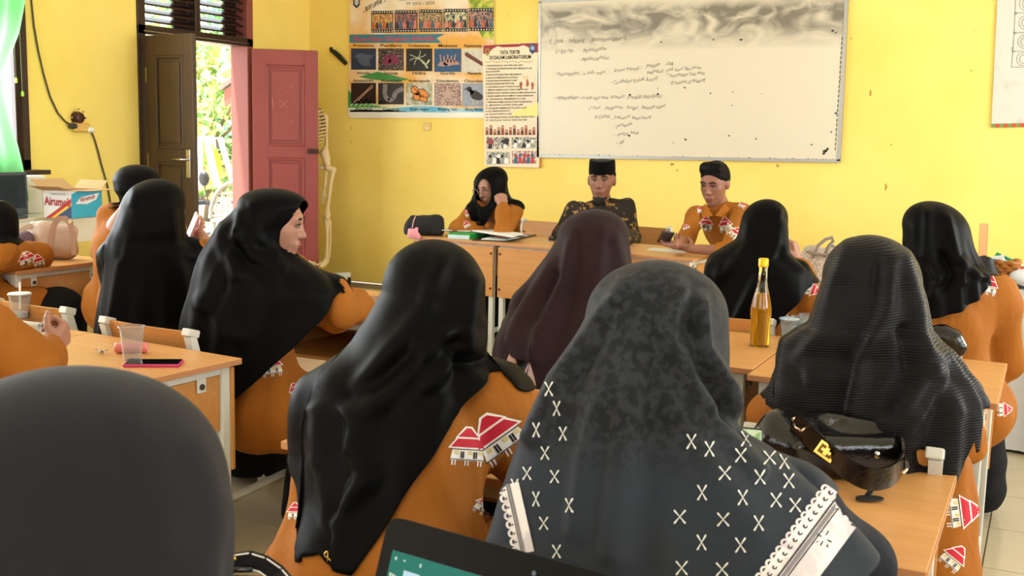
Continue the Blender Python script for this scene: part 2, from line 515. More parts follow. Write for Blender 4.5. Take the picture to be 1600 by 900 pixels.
for z in (.35, 1.05, 1.68):
    MB().tube([h1 + np.array([-.0, -.01, z]), h1 + np.array([0, -.01, z + .11])], .012, 8).build('hinge', mat('hinge_brass', (150, 120, 50), .4, metal=.7), r1)
MB().box(h1 + u1_ * (W1 * .58) + n1_ * .012 + np.array([0, 0, 1.73]), (.012, .004, .03)).build('sticker', mat('yellow_sticker', (220, 200, 60), .6), r1)
r2, h2, u2_, n2_, W2, bx2 = leaf('door_2', (XL + .05, DY1 - .06), (-5.645, 7.75), redw_m, 'red-brown panelled door leaf swung open into the room', True)
bo = bx2(W2 - .09, W2 + .005, 1.16, 1.20, .018, .032, 'latch_bolt', mat('rusty_bolt', (66, 44, 38), .5, metal=.5), .003)
mk = MB()
cx_ = h2 + u2_ * (W2 * .47) + n2_ * .018
for (a, b) in [((-.03, 1.60), (.03, 1.54)), ((.03, 1.60), (-.03, 1.54)), ((-.09, 1.62), (-.085, 1.53)), ((.05, 1.72), (.08, 1.715)), ((.06, 1.42), (.08, 1.44)), ((-.02, 1.70), (.0, 1.70))]:
    mk.tube([cx_ + u2_ * a[0] + np.array([0, 0, a[1]]), cx_ + u2_ * b[0] + np.array([0, 0, b[1]])], .003, 4)
mk.build('chalk_mark', mat('pale_scratch', (186, 120, 112), .8), r2)

# ------------------------------------------------------------------ the yard seen through the doorway
GZ = -0.25
struct(MB().box((-45, 15, GZ - .05), (77.4, 120, .1)).build('ground_1', mat('pale_yard_ground', (205, 196, 176), .9, color2=(180, 172, 148), scale=.6)), 'pale sunlit yard ground outside the door', 'ground')
struct(MB().box((XL - .95, 5.5, -.14), (1.6, 12, .22)).build('trim_2', mat('terrace_cement', (190, 184, 170), .8, var=.1)), 'cement terrace outside the door', 'terrace')
struct(MB().box((-26.5, 27.0, GZ + .03), (14, 4, .06), rot=math.radians(40)).build('ground_2', mat('lawn_green', (120, 160, 70), .9, color2=(150, 180, 90), scale=3)), 'strip of green grass before the low wall', 'grass')
leaf_ms = [mat('leaf_green', (126, 172, 104), .6), mat('leaf_light', (192, 212, 138), .6), mat('leaf_blue_green', (124, 178, 150), .6), mat('leaf_orange', (222, 196, 140), .6)]
trunk_m = mat('trunk_bark', (128, 112, 90), .9, var=.3, scale=8)
def tree(base, crown_c, crown_r, n, seed, label, mats, leafsize):
    r = np.random.RandomState(seed)
    t = empty('tree', base, label, 'tree', 'trees in the yard', world_parts=True)
    base = np.asarray(base, float); cc = np.asarray(crown_c, float)
    MB().tube([base, base * .6 + cc * .4 + [0.1, 0, 0], cc], [.14, .10, .05], 8).build('trunk', trunk_m, t, smooth=True)
    br = MB()
    for q in range(5):
        e = cc + r.randn(3) * np.asarray(crown_r) * .5
        br.tube([base * .5 + cc * .5, (base * .3 + cc * .4 + e * .3), e], [.05, .035, .015], 6)
    br.build('branch', trunk_m, t)
    u = r.randn(n, 3); u /= np.linalg.norm(u, axis=1)[:, None]
    blobs = cc + (r.randn(26, 3) * .55) * np.asarray(crown_r)
    ctr = blobs[r.randint(0, 26, n)] + u * (r.rand(n, 1) ** .4) * np.asarray(crown_r) * .42
    a = r.randn(n, 3); a /= np.linalg.norm(a, axis=1)[:, None]; b = np.cross(a, u); b /= np.linalg.norm(b, axis=1)[:, None] + 1e-9
    s = leafsize * (.6 + .8 * r.rand(n, 1))
    V = np.stack([ctr + a * s, ctr + b * s * .5, ctr - a * s, ctr - b * s * .5], 1).reshape(-1, 3)
    mb = MB(); mb.v = [tuple(p) for p in V]; mb.f = [(4 * i, 4 * i + 1, 4 * i + 2, 4 * i + 3) for i in range(n)]; mb.m = [int(x) for x in r.choice(len(mats), n)]
    o = mb.build('foliage', mats, t); o['kind'] = 'stuff'
def gp(px, d): q = P(px, 300, d); return (q[0], q[1], GZ)
def cp(px, py, d): return P(px, py, d)
tree(gp(330, 19), cp(322, 150, 19), (1.5, 1.5, 1.3), 5200, 1, 'yellow-green leafy tree filling the doorway view', [leaf_ms[1], leaf_ms[0], leaf_ms[1], leaf_ms[3]], .10)
tree(gp(352, 24), cp(352, 205, 24), (1.5, 1.5, .9), 4200, 2, 'round green tree above the low wall', [leaf_ms[0], leaf_ms[2], leaf_ms[1]], .11)
tree(gp(372, 26), cp(374, 110, 26), (1.9, 1.9, 2.0), 4200, 3, 'tall blue-green tree behind the red eave', [leaf_ms[2], leaf_ms[0], leaf_ms[2], leaf_ms[1]], .12)
tree(gp(300, 28), cp(296, 90, 28), (2.6, 2.6, 2.4), 4200, 4, 'tall pale tree at the back of the yard', [leaf_ms[1], leaf_ms[2], leaf_ms[0]], .14)
for i_, px in enumerate((343, 362, 381)):
    b = gp(px, 25.5)
    o = MB().tube([b, (b[0] + .05, b[1], 1.6)], [.13, .09], 8).build('bare_trunk', trunk_m, smooth=True)
    tag(o, 'pale straight tree trunk behind the low wall, %s of three' % ['left', 'middle', 'right'][i_], 'tree trunk', 'pale trunks behind the low wall')
# low brick wall far behind
lw = empty('low_wall', gp(360, 24.5), 'low grey brick wall under the trees', 'wall'); lw.rotation_euler = (0, 0, math.radians(40))
MB().box((0, .06, .22), (9, .10, .44)).build('core', mat('mortar', (150, 142, 130), .9), lw)
bk = MB().box((0, 0, 0), (.38, .1, .13), bev=.008).build('brick', mat('old_brick', (150, 132, 118), .9, var=.25, scale=5), lw)
bk.location = (-4.0, 0, .075)
for row in range(3):
    for q in range(20):
        if row == 0 and q == 0: continue
        c = bk.copy(); col.objects.link(c); c.location = (-4.0 + q * .4 + (.2 if row % 2 else 0), 0, .075 + row * .145)
# far building with red fascia whose eave shows at the right of the doorway
eb = empty('school_building', gp(398, 14.5), 'neighbouring school building with red-brown eave and fascia boards', 'building', world_parts=True)
ec = P(400, 150, 14.5)
dirx = U(np.array([CR[0], CR[1], 0])); dirf = U(np.array([CF[0], CF[1], 0]))
rot = math.atan2(dirx[1], dirx[0])
MB().box(ec + dirx * 1.45 + dirf * 1.5 - [0, 0, .9], (2.6, 3.0, 2.6 + .6), rot=rot).build('wall', mat('far_wall_cream', (226, 214, 180), .8, var=.05), eb)
roof = MB()
for k_, (px0, py0, px1, py1, th) in enumerate([(344, 141, 420, 86, .06)]):
    a = P(px0, py0, 14.3); b = P(px1, py1, 14.3); b = b + (b - a) * .5
    nrm = np.array([0, 0, 1.0])
    for dd in (0,):
        roof.add([a, b, b + dirf * 4, a + dirf * 4, a + [0, 0, .07], b + [0, 0, .07], b + dirf * 4 + [0, 0, .07], a + dirf * 4 + [0, 0, .07]],
                 [(0, 1, 2, 3), (7, 6, 5, 4), (0, 4, 5, 1), (1, 5, 6, 2), (2, 6, 7, 3), (3, 7, 4, 0)])
roof.build('roof', mat('roof_grey', (120, 104, 96), .8, var=.2), eb)
for (px0, py0, px1, py1, h) in [(350, 142, 420, 92, .20), (360, 158, 420, 116, .16), (366, 172, 420, 134, .12)]:
    a = P(px0, py0, 14.35); b = P(px1, py1, 14.35); b = b + (b - a) * .4
    MB().add([a, b, b - [0, 0, h], a - [0, 0, h], a + dirf * .1, b + dirf * .1, b + dirf * .1 - [0, 0, h], a + dirf * .1 - [0, 0, h]],
             [(3, 2, 1, 0), (4, 5, 6, 7), (0, 1, 5, 4), (2, 3, 7, 6), (1, 2, 6, 5), (3, 0, 4, 7)]).build('fascia', mat('red_fascia', (150, 84, 74), .6, var=.1), eb)
# goal with net
gr = empty('football_goal', gp(322, 15), 'white football goal frame with yellow net in the yard', 'goal', world_parts=True)
wp = mat('white_gloss', (238, 238, 236), .4)
G = [P(311, 217, 15), P(323, 217, 15), P(340, 292, 15)]
g0 = P(311, 297, 15)
back = dirf * 1.6 + dirx * -.2
MB().tube([g0, G[0], G[1], G[2]], .045, 8).build('post', wp, gr, smooth=True)
MB().tube([g0 + back, G[0] + back * .8, G[1] + back * .8, G[2] + back], .04, 8).build('rear_post', wp, gr, smooth=True)
MB().tube([G[0], G[0] + back * .8], .035, 6).build('bar', wp, gr)
net = MB()
for i_ in range(15):
    t = i_ / 14
    a = g0 * (1 - t) + G[2] * t; b = G[0] * (1 - t) + G[1] * t
    pts = [a * (1 - s) + b * s + back * .5 * math.sin(s * 3.1) + dirx * .012 * ((i_ + k) % 2 * 2 - 1) for k, s in enumerate(np.linspace(0, 1, 16))]
    net.tube(pts, .012, 4)
for s in np.linspace(0, 1, 12):
    a = g0 * (1 - s) + G[0] * s; b = G[2] * (1 - s) + G[1] * s
    net.tube([a * (1 - t) + b * t + back * .5 * math.sin(s * 3.1) for t in np.linspace(0, 1, 8)], .012, 4)
net.build('net', mat('net_yellow', (206, 200, 70), .7), gr)
# motorcycle parked just outside the door
def motorcycle():
    t = empty('motorcycle', (-8.0, 8.2, -.25), 'blue and white motorcycle with round mirrors parked outside the door', 'motorcycle', world_parts=True)
    d = 10.8
    up = np.array([0, 0, 1.0])
    hb = P(352, 322, d)                          # handlebar centre
    fx = U(dirf * .8 - dirx * .6)               # points away to the left
    sx = np.cross(fx, up)
    gz = -.25
    ch = mat('dark_plastic', (36, 38, 42), .4); bl = mat('blue_fairing', (120, 160, 205), .25, coat=.5); wt = mat('white_fairing', (232, 236, 240), .25, coat=.5)
    fw = hb + fx * .38; fw[2] = gz + .28; rw = hb - fx * .85; rw[2] = gz + .28
    for w in (fw, rw):
        pts = [w + fx * .25 * math.cos(a) + up * .25 * math.sin(a) for a in np.linspace(0, 2 * math.pi, 25)[:-1]]
        o = MB().tube(pts, .04, 8, closed=True).build('tyre', rub_m, t, smooth=True)
        sp = MB()
        for a in np.linspace(0, math.pi, 6)[:-1]:
            v = fx * .23 * math.cos(a) + up * .23 * math.sin(a); sp.tube([w - v, w + v], .008, 5)
        sp.lathe([(.04, -.03), (.04, .03)], 10, w, sx); sp.build('spoke', metal_m, o)
    MB().tube([fw + sx * .05, hb + sx * .04 - up * .05], .02, 6).tube([fw - sx * .05, hb - sx * .04 - up * .05], .02, 6).build('fork', metal_m, t)
    body = [rc_ for rc_ in []]
    MB().tube([hb - up * .1, hb - fx * .25 - up * .32, hb - fx * .5 - up * .2, hb - fx * .95 - up * .1], [.09, .15, .13, .06], 12).build('body', bl, t, smooth=True)
    MB().tube([hb - fx * .38 - up * .05, hb - fx * .7, hb - fx * .98 + up * .02], [.06, .10, .06], 10).build('seat', ch, t, smooth=True)
    MB().ball(hb + fx * .05 - up * .02, (.10, .10, .11), 14).build('headlight_cowl', wt, t, smooth=True)
    MB().tube([hb - up * .15 + fx * .1, hb - up * .35 + fx * .02], [.10, .14], 10).build('leg_shield', wt, t, smooth=True)
    MB().tube([hb + sx * .34 - fx * .08 + up * .04, hb + sx * .12 + up * .03, hb - sx * .12 + up * .03, hb - sx * .34 - fx * .08 + up * .04], .015, 8).build('handlebar', ch, t, smooth=True)
    for s in (-1, 1):
        a = hb + sx * s * .16; top = a + up * .22 + sx * s * .05
        o = MB().tube([a, top], .007, 6).build('mirror_stem', ch, t)
        MB().ball(top + up * .05, (.055, .03, .075), 12, rot=Matrix.Rotation(rot, 3, 'Z')).build('mirror', ch, o, smooth=True)
        MB().tube([hb + sx * s * .22 - fx * .03 + up * .04, hb + sx * s * .36 - fx * .09 + up * .04], .022, 8).build('grip', rub_m, t)
motorcycle()
# grey plastic chair on the terrace
pc = empty('plastic_chair', P(378, 350, 9.9) * [1, 1, 0] + [0, 0, -.03], 'grey plastic chair with latticed back beside the motorcycle', 'chair', world_parts=True)
pm = mat('grey_plastic', (150, 150, 146), .45)
c0 = P(374, 322, 9.9); seatz = c0[2] - .12
MB().box((c0[0], c0[1], seatz), (.42, .42, .03), rot=rot, bev=.01).build('seat', pm, pc)
for a in (-1, 1):
    for b in (-1, 1):
        p0 = c0 + dirx * .18 * a + dirf * .18 * b
        MB().tube([(p0[0], p0[1], seatz), (p0[0] + dirx[0] * .04 * a, p0[1] + dirx[1] * .04 * a, -.03)], [.022, .016], 6).build('leg', pm, pc)
arch = [c0 - dirf * .19 + dirx * .21 * math.cos(a) + np.array([0, 0, -.1 + .32 * math.sin(a)]) for a in np.linspace(math.pi, 0, 13)]
bk_ = MB().tube(arch, .02, 6); 
for k_ in range(5):
    bk_.tube([c0 - dirf * .19 + dirx * .21 * u + [0, 0, -.08 + .05 * k_] for u in (-.9 + k_ * .06, .9 - k_ * .06)], .011, 5)
for k_ in range(-3, 4):
    bk_.tube([c0 - dirf * .19 + dirx * .055 * k_ + [0, 0, -.1], c0 - dirf * .19 + dirx * .05 * k_ + [0, 0, .19 - .012 * k_ * k_]], .011, 5)
bk_.build('latticed_back', pm, pc)

# ================================================================== things on the front wall
UPZ = np.array([0, 0, 1.0])
def quadpx(mb, pts, y, mi=0):
    vs = [PY(a, b, y) for a, b in pts]
    mb.add(vs, [tuple(range(len(vs)))[::-1]], mi)
def rectpx(mb, x0, y0, x1, y1, y, mi=0):
    quadpx(mb, [(x0, y0), (x1, y0), (x1, y1), (x0, y1)], y, mi)

# ---- whiteboard
wb0 = PY(843, 243.5); wb1 = PY(1311, 251.5)
wbx = U(wb1 - wb0); wbW = np.linalg.norm(wb1 - wb0); wby = np.array([-wbx[2], 0, wbx[0]]); WBH = 1.235
wb = empty('whiteboard', wb0, 'large smudged whiteboard with handwritten biology notes', 'whiteboard', world_parts=True)
bm_ = bpy.data.materials.new('whiteboard_surface'); bm_.use_nodes = True
nt = bm_.node_tree; N = nt.nodes; bs = N['Principled BSDF']; bs.inputs['Roughness'].default_value = .32
tc = N.new('ShaderNodeTexCoord'); mp = N.new('ShaderNodeMapping'); mp.inputs['Scale'].default_value = (1.6, 1, 3.0)
nt.links.new(tc.outputs['Object'], mp.inputs[0])
nz = N.new('ShaderNodeTexNoise'); nz.inputs['Scale'].default_value = 2.3; nz.inputs['Detail'].default_value = 8; nz.inputs['Distortion'].default_value = 1.2
nt.links.new(mp.outputs[0], nz.inputs['Vector'])
sx = N.new('ShaderNodeSeparateXYZ'); nt.links.new(tc.outputs['Object'], sx.inputs[0])
mr = N.new('ShaderNodeMapRange'); mr.inputs[1].default_value = WBH - .40; mr.inputs[2].default_value = WBH - .20
nt.links.new(sx.outputs[2], mr.inputs[0])
mr2 = N.new('ShaderNodeMapRange'); mr2.inputs[1].default_value = WBH - .015; mr2.inputs[2].default_value = WBH - .09
nt.links.new(sx.outputs[2], mr2.inputs[0])
mu = N.new('ShaderNodeMath'); mu.operation = 'MULTIPLY'; nt.links.new(mr.outputs[0], mu.inputs[0]); nt.links.new(mr2.outputs[0], mu.inputs[1])
ra = N.new('ShaderNodeValToRGB'); ra.color_ramp.elements[0].position = .33; ra.color_ramp.elements[1].position = .60
nt.links.new(nz.outputs[0], ra.inputs[0])
ra2 = N.new('ShaderNodeMath'); ra2.operation = 'ADD'; ra2.inputs[1].default_value = .12; nt.links.new(ra.outputs[0], ra2.inputs[0])
mu2 = N.new('ShaderNodeMath'); mu2.operation = 'MULTIPLY'; mu2.use_clamp = True; nt.links.new(mu.outputs[0], mu2.inputs[0]); nt.links.new(ra2.outputs[0], mu2.inputs[1])
mx = N.new('ShaderNodeMix'); mx.data_type = 'RGBA'; mx.inputs[6].default_value = (*lin(216, 206, 184), 1); mx.inputs[7].default_value = (*lin(120, 114, 100), 1)
nt.links.new(mu2.outputs[0], mx.inputs[0]); nt.links.new(mx.outputs[2], bs.inputs['Base Color'])
wbo = wb0 + np.array([0, -.022, 0])
MB().plate([(0, 0), (wbW, 0), (wbW, WBH), (0, WBH)], wbo, wbx, wby, .004).build('board', bm_, wb)
alu = mat('aluminium_edge', (176, 176, 172), .35, metal=.6, var=.25, scale=30)
for (a, b, c, d) in [(-.012, -.012, wbW + .012, .012), (-.012, WBH - .012, wbW + .012, WBH + .012), (-.012, 0, .010, WBH), (wbW - .012, 0, wbW + .014, WBH)]:
    MB().plate([(a, b), (c, b), (c, d), (a, d)], wb0 + np.array([0, -.004, 0]), wbx, wby, .026).build('edge_trim', alu, wb)
def onwb(px, py): return PY(px, py, YF - .0275)
lines = [((858, 69), (880, 67.5), 'C. Otak', 7), ((889, 67), (913, 66), 'belakang', 7), ((922, 66), (978, 62), '(Rhombencephalon)', 7.5),
         ((868, 84), (896, 81), 'L> Bdr mpt', 6.5), ((911, 82), (947, 78), 'Metencephalon', 6.5), ((905, 96), (951, 92), '- Myelencephalon', 6.5),
         ((867, 119), (904, 117), '* Metencephalon', 6), ((906, 118), (915, 118), '->', 6), ((918, 117), (945, 115), 'bdr mpt', 6),
         ((960, 112), (1002, 108.5), 'pons varoli :', 6), ((1009, 106), (1031, 103.5), 'jembatan', 6), ((1040, 103), (1052, 101), 'otak', 6),
         ((1011, 115), (1036, 112.5), 'penghubung', 5.5), ((1040, 112), (1096, 107.5), 'otak kecil dan besar', 5.5), ((1042, 121), (1102, 116), '* menyatukan otak besar', 5.5),
         ((954, 132), (988, 128), '- Cerebellum', 6), ((990, 128), (1027, 125.5), '(otak kecil)', 6.5), ((1047, 132), (1101, 127.5), 'dg sumsum tlg belakang', 5.5),
         ((867, 156), (903, 154), '* Myelencephalon', 6), ((905, 156), (914, 155), '->', 6), ((916, 156), (975, 153), 'bdr mpt sum. sumsum', 6), ((980, 155), (1033, 152), '(medula oblongata)', 6.5),
         ((920, 171), (938, 169), 'L> pusat', 5.5), ((946, 171), (973, 169), 'pengaturan', 5.5), ((979, 171), (996, 169.5), 'fungsi', 5.5), ((1002, 171), (1039, 168), 'fisiologis tubuh', 5.5),
         ((929, 186), (952, 184), '# Contoh', 6), ((955, 187), (984, 184.5), '- frekuensi', 5.5), ((987, 187), (1017, 185), 'denyut jantung', 5.5),
         ((960, 199), (987, 196), '- pernapasan', 5.5), ((961, 213), (998, 209), '- muntah, batuk', 5.5), ((962, 226), (974, 223), '- dll', 5.5)]
for a, b, t_, h in lines:
    hw = MB()
    text_on(hw, t_, onwb(*a), onwb(*b), wby, h * 5.0e-3, shear=.22, jitter=.006, bold=-.012)
    hw.build('handwriting', mat('marker_ink', (62, 58, 54), .7), wb)
dt = MB()
for (px, py, s_) in [(1033, 66, 3), (1115, 62, 3), (1158, 62, 4), (1301, 48, 4), (1306, 51, 3), (984, 148, 4), (1028, 147, 4), (1070, 137, 3), (1110, 146, 3), (1145, 144, 2), (1144, 165, 2), (983, 212, 4),
                     (1139, 212, 3), (1071, 218, 4), (1052, 223, 2), (1181, 217, 3), (1268, 226, 3), (1306, 177, 4), (1028, 138, 2), (1190, 147, 1.6), (1289, 236, 6), (1293, 233, 5), (1287, 240, 5), (1299, 206, 3), (1314, 124, 3)]:
    c = onwb(px, py); w = s_ * 2.6e-3
    dt.plate([(math.cos(a) * w * (1 + .3 * math.sin(a * 2 + px)), math.sin(a) * w * .7 * (1 + .3 * math.cos(3 * a + py))) for a in np.linspace(0, 6.283, 9)[:-1]], c + [0, .0004, 0], wbx, wby, .0006)
for q in range(60):
    px = 850 + 455 * (q / 60) + rng.random() * 5
    c = onwb(px, 243.5 + 8.2 * (px - 843) / 468 - 1.5 - rng.random() * 1.2); w = (1 + 4 * rng.random() ** 2) * 3e-3
    dt.plate([(-w, -.003), (w, -.002), (w * .6, .004), (-w * .7, .003)], c + [0, .0004, 0], wbx, wby, .0006)
for q in range(24):
    py = 60 + 180 * q / 24
    c = onwb(1322 - (py) * .0635 - 2.5, py); dt.plate([(-.003, -.01), (.003, -.012), (.004, .012), (-.002, .008)], c + [0, .0004, 0], wbx, wby, .0006)
dt.build('ink_fleck', ink_m, wb)['kind'] = 'stuff'

# ---- big animal kingdom banner
yP = YF - .012
bp = empty('banner', PY(545, 179), 'large printed banner of animal phyla with film strip photos', 'poster', world_parts=True)
ban_m = mat('banner_print_orange', (226, 168, 76), .5, color2=(238, 226, 206), scale=2.0, contrast=(.42, .62), stretch=(1, 1, 1.3))
sh = MB(); vs = [PY(543.5, 178.5, yP), PY(771, 185.5, yP), PY(772.5, -30, yP), PY(547.5, -30, yP)]
vs2 = [v + np.array([0, .010, 0]) for v in vs]
sh.add(vs + vs2, [(0, 1, 2, 3), (7, 6, 5, 4), (0, 4, 5, 1), (1, 5, 6, 2), (2, 6, 7, 3), (3, 7, 4, 0)])
sh.build('sheet', ban_m, bp)
y1 = yP - .0008; y2 = yP - .0016; y3 = yP - .0024; y4 = yP - .0032
band = MB()
rectpx(band, 547, 172, 770, 178, y1, 0)
quadpx(band, [(544, 160), (600, 166), (770, 170), (770, 185), (544, 178)], y1, 1)
quadpx(band, [(546, 54), (695, 53), (682, 60), (690, 67), (546, 67)], y3, 2)
quadpx(band, [(544, 168), (544, 140), (552, 150), (580, 163), (600, 168)], y1 - .0002, 3)
for k_ in range(7):
    quadpx(band, [(546 + 7 * k_, 166), (549 + 7 * k_, 166), (560 + 8 * k_, 152 + k_), (557 + 8 * k_, 152 + k_)], y2, 4)
quadpx(band, [(560, 120), (590, 112), (640, 124), (620, 128), (580, 124)], y1 - .0002, 3)
quadpx(band, [(727, -10), (772, -10), (772, 62), (755, 60), (742, 40), (735, 12)], y1 - .0003, 5)
quadpx(band, [(600, 171), (660, 165), (720, 170), (769, 168), (769, 174), (700, 176), (640, 175)], y2, 6)
rectpx(band, 546, 175, 769, 184, y1 - .0001, 0)
band.build('printed_band', [mat('print_white', (232, 232, 226), .5), mat('print_pale_green', (206, 222, 200), .5), mat('print_teal', (44, 122, 150), .5), mat('print_green', (66, 140, 72), .5),
                            mat('print_light_green', (170, 206, 160), .5), mat('print_leaves', (120, 150, 30), .5, color2=(206, 200, 90), scale=26, contrast=(.4, .6)), mat('print_sky_blue', (96, 176, 214), .5, color2=(220, 236, 240), scale=8, contrast=(.4, .7))], bp)
lt = MB()
text_on(lt, 'Filum-Filum Kingdom Animalia', PY(552, 64.5, y4), PY(679, 63, y4), UPZ, .040, bold=.012)
lt.build('title_lettering', mat('print_red', (206, 40, 46), .5), bp)
lt = MB()
text_on(lt, 'XII IPA 3', PY(567, 20, y4), PY(603, 2, y4), U(np.array([.45, 0, 1])), .055, bold=.01)
text_on(lt, 'TP 2015 / 2016', PY(634, 8.5, y4), PY(679, 6.5, y4), UPZ, .026)
text_on(lt, 'PRAKTIKUM BIOLOGI SMA', PY(622, 1.5, y4), PY(694, -1, y4), UPZ, .026)
labels1 = ['Protozoa', 'Porifera', 'Coelenterata', 'Molusca', 'Platyhelminthes']; labels2 = ['Nemathelminthes', 'Annelida', 'Arthropoda', 'Echinodermata', 'Chordata']
sub1 = ['Amoeba', 'Demospongia', 'Hidra', 'Gurita', 'Planaria']; sub2 = ['Ascaris', 'Cacing', 'Kupu-kupu', 'Bintang laut', 'Burung Mandar']
cx5 = [568, 611, 655, 699.5, 741]; hw5 = [19.5, 20, 20.5, 21, 19]
for k_ in range(5):
    for (tx, yy, fr_) in ((labels1[k_], 73, .82), (sub1[k_], 116, .55), (labels2[k_], 128, .82), (sub2[k_], 172, .7)):
        w = min(hw5[k_] * fr_, 2.1 * len(tx)); 
        text_on(lt, tx, PY(cx5[k_] - w, yy + (cx5[k_] - 568) * .004, y4), PY(cx5[k_] + w, yy + (cx5[k_] - 568) * .004, y4), UPZ, .024, bold=.01)
lt.build('caption_lettering', ink_m, bp)
crest = MB()
quadpx(crest, [(552, -6), (562, -6), (562, 8), (557, 13), (552, 8)], y3, 0); quadpx(crest, [(554, -3), (560, -3), (560, 6), (557, 9), (554, 6)], y4, 1)
crest.build('crest', [mat('print_navy', (30, 56, 84), .5), mat('print_grey', (190, 196, 190), .5)], bp)
# film strip with five photos
fs_ = MB()
photo_mats = [mat('photo_print_a', (150, 72, 52), .5, color2=(220, 190, 120), scale=55, contrast=(.35, .65)), mat('photo_print_b', (66, 74, 92), .5, color2=(178, 110, 92), scale=50, contrast=(.4, .6)),
              mat('photo_print_c', (96, 66, 48), .5, color2=(206, 184, 140), scale=60, contrast=(.4, .65)), mat('photo_print_d', (44, 64, 88), .5, color2=(214, 206, 160), scale=48, contrast=(.4, .6)),
              mat('photo_print_e', (58, 60, 72), .5, color2=(200, 150, 130), scale=52, contrast=(.4, .65))]
xs5 = [(580, 614.5), (616.5, 652.5), (654.5, 691.5), (693, 731), (732.5, 771)]
for k_, (a, b) in enumerate(xs5):
    t0 = 17.0 - k_ * 1.05; t1 = 51.0 - k_ * .6
    fr0 = MB(); rectpx(fr0, a, t0, b, t1, y2); fo = fr0.build('film_frame', ink_m, bp)
    ph = MB(); rectpx(ph, a + 1.2, t0 + 5, b - 1.2, t1 - 5, y3); ph.build('photo', photo_mats[k_], fo)
    fig = MB()
    for q in range(6):
        px = a + 4 + q * (b - a - 8) / 5; hh = 9 + 5 * rng.random(); by = t1 - 6
        quadpx(fig, [(px - 2.4, by), (px + 2.4, by), (px + 1.8, by - hh * .7), (px + .9, by - hh), (px - .9, by - hh), (px - 1.8, by - hh * .7)], y4, q % 3)
    fig.build('pictured_figure', [[mat('fig_orange', (196, 92, 56), .6), mat('fig_dark', (52, 40, 44), .6), mat('fig_blue', (60, 96, 130), .6), mat('fig_pink', (206, 120, 110), .6)][(k_ + j) % 4] for j in range(3)], fo)
    for yy in (t0 + 2.3, t1 - 2.3):
        hl = MB()
        for q in range(9): 
            px = a + 2 + q * (b - a - 4) / 8; rectpx(hl, px - .8, yy - .9, px + .8, yy + .9, y3)
        hl.build('film_hole', white_m, fo)
# ten animal photos
bgs = [(40, 56, 88), (34, 24, 34), (20, 24, 28), (46, 92, 140), (232, 226, 208), (46, 26, 26), (48, 48, 50), (140, 150, 110), (150, 116, 106), (164, 172, 190)]
def blob(mb, cx, cy, rx, ry, y, mi=0, n=14, wob=.2, rot=0):
    pts = []
    for a in np.linspace(0, 2 * math.pi, n + 1)[:-1]:
        r_ = 1 + wob * math.sin(3 * a + cx) + wob * .6 * math.cos(5 * a + cy)
        u, v = rx * r_ * math.cos(a), ry * r_ * math.sin(a)
        pts.append((cx + u * math.cos(rot) - v * math.sin(rot), cy + u * math.sin(rot) + v * math.cos(rot)))
    quadpx(mb, pts, y, mi)
def strokepx(mb, pts, w, y, mi=0):
    for (a, b) in zip(pts[:-1], pts[1:]):
        d = np.array([b[0] - a[0], b[1] - a[1]], float); n_ = np.array([-d[1], d[0]]) / (np.linalg.norm(d) + 1e-9) * w / 2
        quadpx(mb, [(a[0] + n_[0], a[1] + n_[1]), (b[0] + n_[0], b[1] + n_[1]), (b[0] - n_[0], b[1] - n_[1]), (a[0] - n_[0], a[1] - n_[1])], y, mi)
